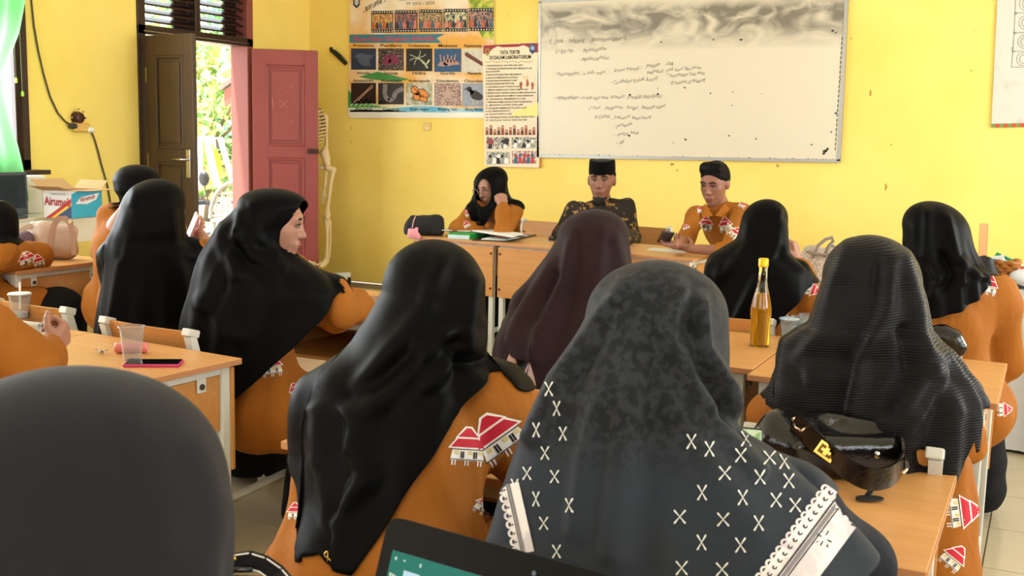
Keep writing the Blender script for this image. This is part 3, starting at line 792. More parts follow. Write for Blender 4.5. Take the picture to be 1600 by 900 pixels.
for k_ in range(10):
    row = k_ // 5; q = k_ % 5
    t0 = (75.5 if row == 0 else 129.5) + q * .1; t1 = (109 if row == 0 else 162) + q * 1.1
    ph = MB(); rectpx(ph, cx5[q] - hw5[q], t0, cx5[q] + hw5[q], t1, y2)
    bgm = mat('animal_photo_ground_%d' % k_, bgs[k_], .5, var=.45, scale=40)
    if k_ == 1: bgm = mat('sponge_photo', (36, 24, 30), .5, color2=(150, 130, 120), scale=70, contrast=(.5, .62))
    if k_ == 8: bgm = mat('starfish_photo', (110, 78, 72), .5, color2=(206, 180, 170), scale=90, contrast=(.4, .6))
    if k_ == 7: bgm = mat('butterfly_photo', (130, 142, 100), .5, color2=(206, 200, 190), scale=22, contrast=(.35, .65))
    po = ph.build('photo', bgm, bp)
    a_ = MB(); cx, cy = cx5[q], (t0 + t1) / 2
    cols = [white_m]
    if k_ == 0:
        blob(a_, cx, cy - 2, 13, 7, y3); blob(a_, cx + 3, cy + 5, 8, 7, y3 - .0002); cols = [mat('amoeba_grey', (84, 96, 120), .5, var=.3, scale=40)]
    elif k_ == 1:
        blob(a_, cx - 7, cy + 1, 6, 8, y3); blob(a_, cx + 5, cy, 8, 8, y3); cols = [mat('sponge_purple', (136, 44, 84), .5, var=.4, scale=60)]
    elif k_ == 2:
        strokepx(a_, [(cx - 2, cy - 3), (cx + 8, cy + 5), (cx + 13, cy + 13)], 2.6, y3); strokepx(a_, [(cx + 10, cy + 9), (cx + 16, cy)], 2.2, y3)
        for a in (.4, 1.2, 2.6, 3.4, 4.2, 5.3): strokepx(a_, [(cx - 2, cy - 3), (cx - 2 + 9 * math.cos(a), cy - 3 - 6 * math.sin(a)), (cx - 2 + 14 * math.cos(a + .1), cy - 3 - 12 * math.sin(a + .1))], .9, y3)
        cols = [mat('hydra_pale', (196, 206, 170), .5)]
    elif k_ == 3:
        blob(a_, cx + 5, cy + 4, 12, 5, y3); blob(a_, cx - 8, cy + 6, 7, 4, y3)
        for q_ in range(5): strokepx(a_, [(cx - 10 + 5 * q_, cy + 3), (cx - 12 + 6 * q_, cy - 9 + 2 * (q_ % 2))], 2, y3)
        cols = [mat('octopus_cream', (200, 156, 146), .5, var=.5, scale=60)]
    elif k_ == 4:
        quadpx(a_, [(cx - 15, cy - 12), (cx - 11, cy - 13), (cx + 18, cy + 6), (cx + 18, cy + 12), (cx - 14, cy - 7)], y3); cols = [mat('flatworm_brown', (120, 56, 44), .5, var=.4, scale=30)]
    elif k_ == 5:
        strokepx(a_, [(cx - 16, cy + 15), (cx + 2, cy - 2), (cx + 14, cy - 13)], 1.1, y3); strokepx(a_, [(cx - 9, cy + 12), (cx + 6, cy - 3), (cx + 15, cy - 10)], 1.1, y3); cols = [mat('worm_pink', (206, 160, 140), .5)]
    elif k_ == 6:
        strokepx(a_, [(cx - 9, cy - 15), (cx - 10, cy + 2), (cx - 4, cy + 11), (cx + 3, cy + 8), (cx + 8, cy - 3), (cx + 19, cy - 8)], 7, y3); cols = [mat('annelid_grey', (140, 130, 138), .5, var=.3, scale=70)]
    elif k_ == 7:
        for (dx, dy, rx_, ry_, ro_) in ((-6, -5, 8, 5, .9), (6, -1, 9, 5, .5), (-4, 4, 6, 5, 1.2), (6, 7, 7, 4, .6)): 
            blob(a_, cx + dx, cy + dy, rx_ + 1.2, ry_ + 1.2, y3, 1, rot=ro_, wob=.08); blob(a_, cx + dx, cy + dy, rx_, ry_, y3 - .0003, 0, rot=ro_, wob=.08)
        for q_ in range(4): strokepx(a_, [(cx, cy + q_), (cx - 10 + 6 * q_, cy - 12 + 6 * q_)], .8, y4, 1)
        strokepx(a_, [(cx - 1, cy - 5), (cx + 2, cy + 5)], 1.6, y4, 1)
        cols = [mat('butterfly_orange', (222, 142, 60), .5), ink_m]
    elif k_ == 8:
        pts = []
        for a in range(10): 
            rr = (14 if a % 2 == 0 else 5); pts.append((cx + rr * math.cos(a * math.pi / 5 - .3), cy + rr * .85 * math.sin(a * math.pi / 5 - .3)))
        quadpx(a_, pts, y3); cols = [mat('starfish_pink', (206, 172, 158), .5, var=.3, scale=60)]
    else:
        blob(a_, cx + 3, cy + 1, 11, 7, y3, 0, wob=.05, rot=.5); blob(a_, cx - 8, cy - 9, 4, 4, y3, 0, wob=.05); strokepx(a_, [(cx - 7, cy - 8), (cx - 2, cy - 2)], 5, y3); strokepx(a_, [(cx - 12, cy - 10), (cx - 15, cy - 8)], 1.5, y3)
        strokepx(a_, [(cx, cy + 7), (cx - 3, cy + 15)], 1.2, y3, 1); strokepx(a_, [(cx + 4, cy + 7), (cx + 5, cy + 15)], 1.2, y3, 1)
        cols = [mat('bird_dark', (44, 36, 34), .5), mat('bird_leg', (206, 190, 120), .5)]
    a_.build('pictured_animal', cols, po)

# ---- laboratory rules banner
yT = YF - .030
tb = empty('rules_banner', PY(757, 260), 'tall narrow laboratory rules banner beside the whiteboard', 'poster', world_parts=True)
vs = [PY(757.5, 259.5, yT), PY(842, 262, yT), PY(841, 66, yT), PY(753.5, 70.5, yT)]
vs2 = [v + np.array([0, .020, 0]) for v in vs]
MB().add(vs + vs2, [(0, 1, 2, 3), (7, 6, 5, 4), (0, 4, 5, 1), (1, 5, 6, 2), (2, 6, 7, 3), (3, 7, 4, 0)]).build('sheet', mat('rules_print_paper', (226, 208, 190), .5, color2=(240, 228, 196), scale=3), tb)
MB().box((PY(842, 164, yT)[0] + .012, YF - .012, (vs[0][2] + vs[2][2]) / 2), (.022, .024, vs[2][2] - vs[0][2]), bev=.003).build('wood_batten', woodside_m, tb)
t1_, t2_, t3_ = yT - .0008, yT - .0016, yT - .0024
orn = [mat('print_maroon', (150, 34, 40), .5), mat('crest_gold', (150, 140, 60), .5), mat('crest_blue', (50, 70, 110), .5), mat('crest_light', (150, 170, 200), .5),
       mat('print_pale_yellow', (232, 222, 140), .5), mat('print_cream', (220, 200, 150), .5), mat('print_rust', (168, 96, 76), .5)]
for pts, yy, mi in [([(755, 71), (783, 69.5), (770, 76), (762, 84), (755, 84)], t1_, 0), ([(841, 67), (812, 68), (826, 74), (834, 82), (841, 82)], t1_, 0), ([(770, 70), (826, 68), (810, 73), (785, 74)], t1_ - .0002, 0),
                    ([(758, 76), (765, 76), (765, 84), (761.5, 88), (758, 84)], t2_, 1), ([(827, 69), (837, 69), (837, 80), (832, 85), (827, 80)], t2_, 2), ([(829, 72), (835, 72), (835, 78), (829, 78)], t3_, 3), ([(759.5, 78), (763.5, 78), (763.5, 83), (759.5, 83)], t3_, 0),
                    ([(802, 174), (841, 160), (841, 182), (800, 182)], t1_, 4)]:
    de = MB(); quadpx(de, pts, yy); de.build('printed_ornament', orn[mi], tb)
for (px, py, rx_, ry_, mi) in ((819, 121, 2.2, 2.4, 5), (824, 121, 2.2, 2.4, 5), (814, 133, 2.2, 6, 6), (824, 130, 2.2, 6, 6), (832, 134, 2.2, 6, 6)):
    de = MB(); blob(de, px, py, rx_, ry_, t2_); de.build('printed_figure', orn[mi], tb)
lt = MB()
text_on(lt, 'TATA TERTIB', PY(781, 85, t3_), PY(812, 84, t3_), UPZ, .030, bold=.02)
text_on(lt, 'DI DALAM LABORATORIUM', PY(765, 93, t3_), PY(829.5, 91.5, t3_), UPZ, .030, bold=.02)
lt.build('title_lettering', ink_m, tb)
rules = ['1. DILARANG MASUK LAB TANPA IZIN GURU', '2. GUNAKAN JAS PRAKTIKUM SAAT BEKERJA DI LAB', '   DAN ALAT PELINDUNG', '3. BACALAH PETUNJUK KERJA SEBELUM MULAI', '4. JAGALAH KEBERSIHAN RUANGAN', '5. DILARANG MAKAN DAN MINUM DI DALAM', '   LABORATORIUM SELAMA PRAKTIKUM', '6. LAPORKAN ALAT YANG RUSAK', '7. SIMPAN KEMBALI ALAT PADA TEMPATNYA',
         '8. BERHATI-HATI DENGAN BAHAN KIMIA BERBAHAYA', '9. BUANG SAMPAH PADA TEMPAT YANG DISEDIAKAN', '10. DILARANG BERMAIN DI LAB', '11. BERSIHKAN MEJA SETELAH PRAKTIKUM SELESAI', '12. MATIKAN LISTRIK DAN AIR', '13. DILARANG MEMBAWA PULANG ALAT', '14. CUCI TANGAN SESUDAHNYA', '15. KUNCI PINTU LAB', '16. TANYAKAN PADA GURU BILA TIDAK TAHU', '17. PATUHI TATA TERTIB INI']
wids = [58, 72, 22, 56, 50, 48, 44, 54, 66, 78, 74, 62, 72, 58, 64, 38, 40, 76, 64]
for k_, tx in enumerate(rules):
    yy = 103 + k_ * 4.75
    lt = MB(); text_on(lt, tx, PY(759, yy + 1, t3_), PY(759 + wids[k_], yy, t3_), UPZ, .0135, bold=.01); lt.build('rule_lettering', ink_m, tb)

wv = MB(); strokepx(wv, [(758 + q, 96.5 + math.sin(q * .4)) for q in range(0, 78, 3)], 1.0, t2_); wv.build('wavy_rule', mat('print_orange_line', (206, 150, 90), .5), tb)
fg = MB()
for q in range(13):
    px = 761 + q * 6.1; h = 13 + 5 * math.sin(q * 2.1)
    quadpx(fg, [(px - 2.6, 211), (px + 2.6, 211), (px + 2, 211 - h * .6), (px - 2, 211 - h * .6)], t2_, q % 2); blob(fg, px, 211 - h * .72, 2.3, 3.0, t2_ - .0002, 2, wob=.05); blob(fg, px, 211 - h * .70, 1.2, 1.7, t3_, 3, wob=.03)
fg.build('printed_figure', [mat('fig_rust', (150, 76, 56), .6), mat('fig_umber', (96, 60, 48), .6), mat('fig_scarf', (150, 84, 60), .6), mat('fig_skin', (220, 176, 150), .6)], tb)
pcols = [(70, 60, 66), (60, 62, 70), (80, 84, 80), (150, 60, 80)]
for k_, (a, b, c, d) in enumerate([(760, 214, 796, 233), (799, 214, 838, 232), (760, 237, 797, 257), (800, 236, 838, 256)]):
    ph = MB(); rectpx(ph, a, b, c, d, t1_); po = ph.build('photo', mat('lab_photo_%d' % k_, (214, 206, 190), .5, color2=pcols[k_], scale=60, contrast=(.45, .6)), tb)
    fig = MB()
    for q in range(5 if k_ else 2):
        px = a + 6 + q * (c - a - 12) / (4 if k_ else 1); 
        blob(fig, px, b + 7, 2.4 if k_ else 6, 3 if k_ else 5, t2_, q % 3); quadpx(fig, [(px - 3.4, d - 1), (px + 3.4, d - 1), (px + 2, b + 9), (px - 2, b + 9)], t2_ + .0002, (q + 1) % 3)
    fig.build('pictured_figure', [[mat('f_maroon', (150, 70, 76), .6), mat('f_black', (40, 36, 42), .6), white_m], [ink_m, white_m, mat('f_grey', (150, 150, 146), .6)], [ink_m, mat('f_grey', (150, 150, 146), .6), white_m], [mat('f_maroon', (150, 70, 76), .6), mat('fig_blue', (60, 96, 130), .6), mat('f_red', (190, 60, 60), .6)]][k_], po)

# ---- chart of diagrams at the right edge
yC = YF - .016
ch = empty('wall_chart', PY(1549, 198), 'grey paper chart with line drawings and red-green trim', 'poster', world_parts=True)
vs = [PY(1549, 194.5, yC), PY(1750, 190, yC), PY(1775, -60, yC), PY(1561.5, -60, yC)]; vs2 = [v + np.array([0, .008, 0]) for v in vs]
MB().add(vs + vs2, [(0, 1, 2, 3), (7, 6, 5, 4), (0, 4, 5, 1), (1, 5, 6, 2), (2, 6, 7, 3), (3, 7, 4, 0)]).build('sheet', mat('chart_paper', (206, 202, 192), .6, color2=(176, 174, 168), scale=9, contrast=(.55, .8)), ch)
for q in range(31):
    a = 1548.6 + q * 6.5
    m = MB(); quadpx(m, [(a, 193.4 - (a - 1549) * .02), (a + 6.5, 193.4 - (a - 1542) * .02), (a + 6.5, 199.5 - (a - 1542) * .02), (a, 199.5 - (a - 1549) * .02)], yC - .001)
    m.build('trim_square', mat('trim_red', (190, 70, 56), .6) if q % 2 else mat('trim_green', (112, 140, 60), .6), ch)
ln = MB()
def ringpx(mb, cx, cy, rx, ry, w, y): strokepx(mb, [(cx + rx * math.cos(a), cy + ry * math.sin(a)) for a in np.linspace(0, 6.2832, 25)], w, y)
bx_ = [(1587, -8), (1586, 20), (1584.5, 51), (1582.5, 80), (1580.5, 105)]
strokepx(ln, bx_, .7, yC - .001)
for k_, (a, b) in enumerate(zip(bx_[:-1], bx_[1:])):
    strokepx(ln, [b, (b[0] + 60, b[1])], .7, yC - .001)
    ringpx(ln, a[0] + 15, (a[1] + b[1]) / 2, 9, 10, .7, yC - .001); ringpx(ln, a[0] + 16, (a[1] + b[1]) / 2, 5.5, 6.5, .7, yC - .001); ringpx(ln, b[0] + 1, b[1] + 1 - (0 if k_ < 3 else 30), 1.8, 1.8, .6, yC - .001)
    ringpx(ln, a[0] + 45, (a[1] + b[1]) / 2, 9, 10, .7, yC - .001)
ln.build('line_drawing', mat('chart_ink', (70, 70, 72), .6), ch)

# ---- black handle-like strap on the wall, wall switch, wall socket and cable
hk = empty('black_strap', PY(530, 88), 'black curved strap hanging on a nail near the corner', 'strap', world_parts=True)
pts = [PY(x, y, YF - .014) for x, y in [(516.5, 74), (518, 79), (522, 81), (530, 88), (541, 100)]]
MB().tube(pts, [.012, .016, .02, .022, .016], flat=(.5, 1), up=(0, -1, 0)).build('strap', mat('black_leather', (18, 16, 16), .35), hk)
MB().lathe([(.006, 0), (.006, .012)], 8, PY(517, 75, YF), (0, -1, 0)).build('nail', metal_m, hk)
sw = empty('wall_switch', PY(667, 198), 'small cream wall switch under the animal banner', 'switch', world_parts=True)
MB().box(PY(667.5, 198, YF - .008), (.062, .016, .072), bev=.005).build('plate', mat('cream_plastic', (226, 196, 130), .4), sw)
MB().box(PY(666, 200, YF - .018), (.028, .008, .03), bev=.003).build('rocker', mat('cream_plastic_light', (238, 214, 160), .4), sw)
so = empty('wall_socket', PX(124, 195), 'wooden socket board with round brown plug and cables on side wall', 'socket', world_parts=True)
c = PX(126, 199, XL + .02)
MB().box(c, (.04, .14, .065), bev=.012).build('socket_body', mat('amber_plastic', (222, 176, 96), .4), so)
c2 = PX(123, 184, XL + .03); MB().lathe([(.045, 0), (.045, .02), (.035, .05), (.02, .055)], 16, c2 - [.03, 0, 0], (1, 0, 0)).build('plug', mat('brown_bakelite', (70, 34, 24), .35), so, smooth='auto')
for a in range(5):
    an = a / 4 * math.pi; e = c2 + np.array([0, -math.cos(an) * .06, math.sin(an) * .06]); MB().ball(e, .008, 8).build('stud', metal_m, so)
MB().lathe([(.018, -.02), (.022, 0), (.018, .03)], 12, PX(113, 197, XL + .035), (0, 1, 0)).build('cable_grip', mat('grey_plug', (60, 60, 62), .4), so, smooth='auto')
MB().lathe([(.016, -.02), (.02, 0), (.016, .03)], 12, PX(140, 203, XL + .035), (0, 1, 0)).build('white_plug', white_m, so, smooth='auto')
cab = mat('grey_cable', (70, 64, 56), .5)
MB().tube([PX(x, y, XL + .012) for x, y in [(47, -40), (49, 0), (53, 40), (60, 80), (68, 115), (78, 150), (90, 176), (102, 190), (112, 196)]], .006, 6).build('cable', cab, so, smooth=True)
MB().tube([PX(x, y, XL + .012) for x, y in [(141, 203), (147, 215), (153, 235), (160, 262), (168, 290), (175, 330)]], .006, 6).build('cable', cab, so, smooth=True)

# ---- wooden ruler standing by the wall behind the basket: built with the right table

# ================================================================== desks and chairs
DZT = 0.70; DW, DD, TT = 0.66, 0.60, 0.018
def make_desk():
    r = empty('school_desk', (0, 0, 0))
    MB().box((0, 0, DZT - TT / 2), (DW, DD, TT), bev=.002).build('desktop', [wood_m], r)
    eb = MB()
    for s in (-1, 1):
        eb.box((0, s * (DD / 2 + .0006), DZT - TT / 2), (DW - .004, .0012, TT - .003)); eb.box((s * (DW / 2 + .0006), 0, DZT - TT / 2), (.0012, DD - .004, TT - .003))
    eb.build('edge_band', edge_m, r)
    lx, ly, tw = DW / 2 - .045, DD / 2 - .035, .032
    for sx_ in (-1, 1):
        for sy_ in (-1, 1):
            MB().box((sx_ * lx, sy_ * ly, (DZT - TT) / 2), (tw, tw, DZT - TT), bev=.004).build('leg', steel_m, r)
        MB().box((sx_ * lx, 0, DZT - TT - .014), (.026, 2 * ly - tw, .026), bev=.003).build('side_rail', steel_m, r)
        MB().box((sx_ * lx, 0, .14), (.026, 2 * ly - tw, .026), bev=.003).build('stretcher', steel_m, r)
        p = MB().box((sx_ * (lx - .002), 0, DZT - TT - .112), (.014, 2 * ly - tw - .004, .165)).build('side_panel', woodside_m, r)
        for q in (-1, 1):
            b = MB().box((sx_ * (lx + .009), q * (ly - .09), DZT - TT - .04), (.004, .034, .055), bev=.002)
            b.lathe([(.009, 0), (.009, .004)], 10, (sx_ * (lx + .011), q * (ly - .09), DZT - TT - .05), (sx_, 0, 0), mi=1)
            b.build('bracket', [steel_m, mat('bolt_steel', (96, 88, 78), .4, metal=.8)], p)
    fr_ = MB(); fr_.box((0, -ly, DZT - TT - .016), (2 * lx - tw, .03, .032), bev=.003)
    for sx_ in (-1, 1):      # rounded inner corner gussets
        pl = [(0, 0), (.045, 0)] + [(.045 - .045 * math.sin(a), -.045 + .045 * math.cos(a)) for a in np.linspace(0, math.pi / 2, 6)]
        fr_.plate([(sx_ * (-lx + tw / 2 + u), v) for u, v in (pl if sx_ > 0 else pl[::-1])], (0, -ly + .012, DZT - TT - .032), (1, 0, 0), (0, 0, 1), .024)
    fr_.build('front_rail', steel_m, r)
    MB().box((0, ly, DZT - TT - .016), (2 * lx - tw, .026, .032), bev=.003).build('rear_rail', steel_m, r)
    mp_ = MB().box((0, ly + .022, DZT - TT - .165), (DW - .05, .014, .31), bev=.002).build('modesty_panel', woodside_m, r)
    bo = MB()
    for sx_ in (-1, 1):
        for zz in (-.05, -.27): bo.lathe([(.008, 0), (.008, .004)], 8, (sx_ * (lx + .005), ly + .029, DZT - TT + zz), (0, 1, 0))
    bo.build('bolt', mat('bolt_bronze', (96, 60, 34), .4, metal=.6), mp_)
    MB().box((0, .01, DZT - TT - .165), (2 * lx - .04, 2 * ly - .05, .012)).build('book_shelf', woodside_m, r)
    return r
def make_chair():
    r = empty('school_chair', (0, 0, 0))
    SW, SZ = .19, .42
    MB().box((0, .01, SZ), (.37, .38, .014), bev=.004).build('seat', wood_m, r)
    b = MB()
    n = 9
    V = []; 
    for t in (0, 1):
        for i in range(n):
            u = -1 + 2 * i / (n - 1)
            for z in (.585, .745):
                V.append((u * .185, -.215 - (z - .42) * .27 + .012 * (1 - u * u) * -1 + t * .013, z))
    F = []
    for i in range(n - 1):
        a = 2 * i; o = 2 * n
        F += [(a, a + 2, a + 3, a + 1), (o + a + 1, o + a + 3, o + a + 2, o + a), (a + 1, a + 3, o + a + 3, o + a + 1), (a, o + a, o + a + 2, a + 2)]
    F += [(0, 1, 2 * n + 1, 2 * n), (2 * n - 2, 4 * n - 2, 4 * n - 1, 2 * n - 1)]
    b.add(V, F); bk_ = b.build('backrest', woodside_m, r)
    bo = MB()
    for s in (-1, 1): bo.lathe([(.008, 0), (.008, .02)], 8, (s * .165, -.285, .665), (0, 1, 0))
    bo.build('bolt', mat('bolt_bronze', (96, 60, 34), .4, metal=.6), bk_)
    for s in (-1, 1):
        MB().tube([(s * SW, -.235, 0), (s * SW, -.20, .40), (s * SW, -.215, .44), (s * SW, -.305, .735)], .019, 4, up=(1, 0, 0)).build('rear_post', steel_m, r)
        MB().box((s * SW * .985, -.298, .742), (.036, .044, .024), rot=Matrix.Rotation(-.3, 3, 'X'), bev=.004).build('end_cap', steel_m, r)
        MB().tube([(s * .175, .19, 0), (s * .175, .17, .41)], .018, 4, up=(1, 0, 0)).build('front_leg', steel_m, r)
        MB().tube([(s * SW, -.20, .395), (s * .18, .185, .405)], .016, 4, up=(0, 0, 1)).build('seat_rail', steel_m, r)
        MB().tube([(s * SW, -.225, .17), (s * .178, .18, .19)], .012, 4, up=(0, 0, 1)).build('stretcher', steel_m, r)
    MB().tube([(-.178, .18, .28), (.178, .18, .28)], .012, 4).build('front_stretcher', steel_m, r)
    return r
desk0 = make_desk(); chair0 = make_chair()
_used = {'d': False, 'c': False}
def place(kind, x, y, rz, label, group):
    src = desk0 if kind == 'd' else chair0
    if _used[kind]: o = copy_tree(src)
    else: o = src; _used[kind] = True
    o.location = (x, y, 0); o.rotation_euler = (0, 0, rz)
    tag(o, label, 'desk' if kind == 'd' else 'chair', group)
    return o
def desk_corner(x_right, y_front, rz, label, group, back=False):
    """desk whose camera-side right corner is at (x_right, y_front); back=True turns the sitter's side away"""
    c, s = math.cos(rz), math.sin(rz)
    lx, ly = -DW / 2, DD / 2
    return place('d', x_right + lx * c - ly * s, y_front + lx * s + ly * c, rz + (math.pi if back else 0), label, group)
SG = 'beech school desks with white steel legs'
desk_corner(-.13, 1.78, 0, 'beech school desk under the black leather handbag with gold clasp', SG)
desk_corner(-.795, 1.86, 0, 'beech school desk in front of the woman leaning with houses on her back', SG)
desk_corner(-.085, 3.08, 0, 'beech school desk beyond the ribbed black headscarf, at right', SG)
desk_corner(-.75, 3.16, 0, 'beech school desk under the bottle of yellow liquid', SG)
desk_corner(-.75, 4.50, 0, 'beech school desk in front of the woman below the whiteboard corner', SG)
desk_corner(-.085, 4.45, 0, 'beech school desk in front of the rightmost woman', SG)
r5 = math.radians(-5)
desk_corner(-2.145, 1.90, r5, 'beech school desk carrying the pink phone and plastic cup', SG)
desk_corner(-2.145 - .665 * math.cos(r5), 1.90 - .665 * math.sin(r5), r5, 'beech school desk at the left edge under the hand with rolled paper', SG)
desk_corner(-2.05, 3.26, 0, 'beech school desk under the elbow of the woman in profile', SG)
desk_corner(-2.75, 3.40, 0, 'beech school desk before the woman in the long black headscarf', SG)
desk_corner(-4.19, 3.46, 0, 'beech school desk under the beige handbag', SG)
desk_corner(-4.05, 4.75, 0, 'beech school desk behind the beige handbag near the box table', SG)
for k_, lb in enumerate(['beech desk before the young man with a phone', 'beech desk before the man in the black cap', 'beech desk under the green binder and the small black pouch']):
    desk_corner(-1.765 - .645 * k_ * math.cos(r5), 5.905 - .645 * k_ * math.sin(r5), r5, lb, SG, back=True)
desk_corner(.33, .60, 0, 'beech school desk below the open laptop', SG)
desk_corner(-.335, .60, 0, 'beech school desk under the black bag with gold buckle', SG)

CG = 'beech school chairs with white steel frames'
for (x, y, a, lb) in [(-2.50, 2.86, -4, 'school chair of the woman in profile, beside the pink phone desk'), (-3.13, 2.95, -3, 'school chair of the woman in the long black headscarf'),
                      (-.36, 2.64, 0, 'school chair of the woman in the ribbed headscarf'), (-.42, 3.99, 0, 'school chair of the rightmost woman'), (-1.03, 4.07, 0, 'school chair of the woman behind the yellow bottle'),
                      (-1.17, 2.72, 0, 'school chair of the woman in the dark maroon headscarf'), (-1.20, 1.42, 0, 'school chair of the woman with houses on her back'), (-.62, 1.30, 0, 'school chair of the woman in the patterned grey headscarf'),
                      (-.66, .36, 0, 'school chair of the blurred woman nearest at bottom left'), (-4.75, 3.12, 0, 'school chair of the woman at the far left edge'), (-3.95, 4.28, 0, 'school chair of the woman beside the cardboard box'),
                      (-3.05, 1.55, 0, 'school chair of the woman holding rolled paper'),
                      (-3.28, 6.92, 176, 'school chair of the woman with glasses'), (-2.55, 6.98, 178, 'school chair of the man in the black cap'), (-1.70, 6.86, 183, 'school chair of the young man with a phone')]:
    place('c', x, y, math.radians(a), lb, CG)

# long side table along the left wall
st_ = empty('side_table', (-5.86, 4.3, 0), 'white side table along the left wall under the window', 'table')
TZ = .79
gl = MB().box((0, 0, TZ - .012), (.52, 2.36, .024), bev=.004).build('table_top', mat('pale_glass_top', (206, 214, 206), .12, coat=.4), st_)
MB().tube([(.262, -1.18, TZ - .006), (.262, 1.18, TZ - .006)], .008, 6).build('trim_strip', mat('cream_trim', (226, 214, 184), .6), st_)
MB().box((.245, 0, TZ - .10), (.02, 2.34, .15)).build('apron', mat('cream_apron', (222, 212, 190), .6), st_)
MB().box((0, 1.165, TZ - .10), (.48, .02, .15)).build('apron', mat('cream_apron', (222, 212, 190), .6), st_)
for sx_ in (-1, 1):
    for y_ in (-1.1, 0, 1.1): MB().box((sx_ * .225, y_, (TZ - .03) / 2), (.045, .045, TZ - .03), bev=.004).build('leg', mat('cream_apron', (222, 212, 190), .6), st_)

# ================================================================== organic shapes: signed distance fields meshed with surface nets
def rc(a, b, ra, rb, k=.03): return ('rc', k, np.asarray(a, float), np.asarray(b, float), ra, rb)
def el(c, r, R=None, k=.03): return ('el', k, np.asarray(c, float), np.asarray(r, float), R)
def sub(c, r, R=None, k=.01): return ('sub', k, np.asarray(c, float), np.asarray(r, float), R)
def rb(c, h, r, R=None, k=.01): return ('rb', k, np.asarray(c, float), np.asarray(h, float), r, R)
def sdf_eval(p, prims, marg, blocks=None):
    """blocks=(lo corners, size): points come 512 to a block, whole blocks are kept or skipped"""
    F = np.full(len(p), marg * 1.2)
    P3 = p.reshape(-1, 512, 3) if blocks is not None else None
    for q in prims:
        kd, k = q[0], q[1]
        if kd == 'rc':
            a, b, ra, rb_ = q[2:]; m = max(ra, rb_) + marg
            lo, hi = np.minimum(a, b) - m, np.maximum(a, b) + m
        else:
            rr = max(q[3]) + marg + (q[4] if kd == 'rb' else 0); rr = rr * (1.75 if kd == 'rb' else 1)
            lo, hi = q[2] - rr, q[2] + rr
        if blocks is None:
            ix = np.nonzero(((p > lo) & (p < hi)).all(1))[0]
            if len(ix) == 0: continue
            x = p[ix]
        else:
            bl = np.nonzero(((blocks[0] + blocks[1] > lo) & (blocks[0] < hi)).all(1))[0]
            if len(bl) == 0: continue
            x = P3[bl].reshape(-1, 3); ix = (bl[:, None] * 512 + np.arange(512)).ravel()
        if kd == 'rc':
            ab = b - a; t = np.clip(((x - a) @ ab) / (ab @ ab + 1e-12), 0, 1)
            y = x - a - t[:, None] * ab; d = np.sqrt(np.einsum('ij,ij->i', y, y)) - (ra + (rb_ - ra) * t)
        elif kd == 'rb':
            y = x - q[2]
            if q[5] is not None: y = y @ q[5]
            w = np.abs(y) - q[3]
            d = np.linalg.norm(np.maximum(w, 0), axis=1) + np.minimum(w.max(1), 0) - q[4]
        else:
            y = x - q[2]
            if q[4] is not None: y = y @ q[4]
            k0 = np.linalg.norm(y / q[3], axis=1); k1 = np.linalg.norm(y / q[3] ** 2, axis=1) + 1e-9
            d = k0 * (k0 - 1) / k1
        f = F[ix]
        if kd == 'sub':
            d = -d; h = np.maximum(k - np.abs(f - d), 0) / k; F[ix] = np.maximum(f, d) + h * h * k / 4
        else:
            h = np.maximum(k - np.abs(f - d), 0) / k; F[ix] = np.minimum(f, d) - h * h * k / 4
    return F
_E = [((0, 0, 0), (1, 0, 0)), ((0, 1, 0), (1, 1, 0)), ((0, 0, 1), (1, 0, 1)), ((0, 1, 1), (1, 1, 1)), ((0, 0, 0), (0, 1, 0)), ((1, 0, 0), (1, 1, 0)),
      ((0, 0, 1), (0, 1, 1)), ((1, 0, 1), (1, 1, 1)), ((0, 0, 0), (0, 0, 1)), ((1, 0, 0), (1, 0, 1)), ((0, 1, 0), (0, 1, 1)), ((1, 1, 0), (1, 1, 1))]
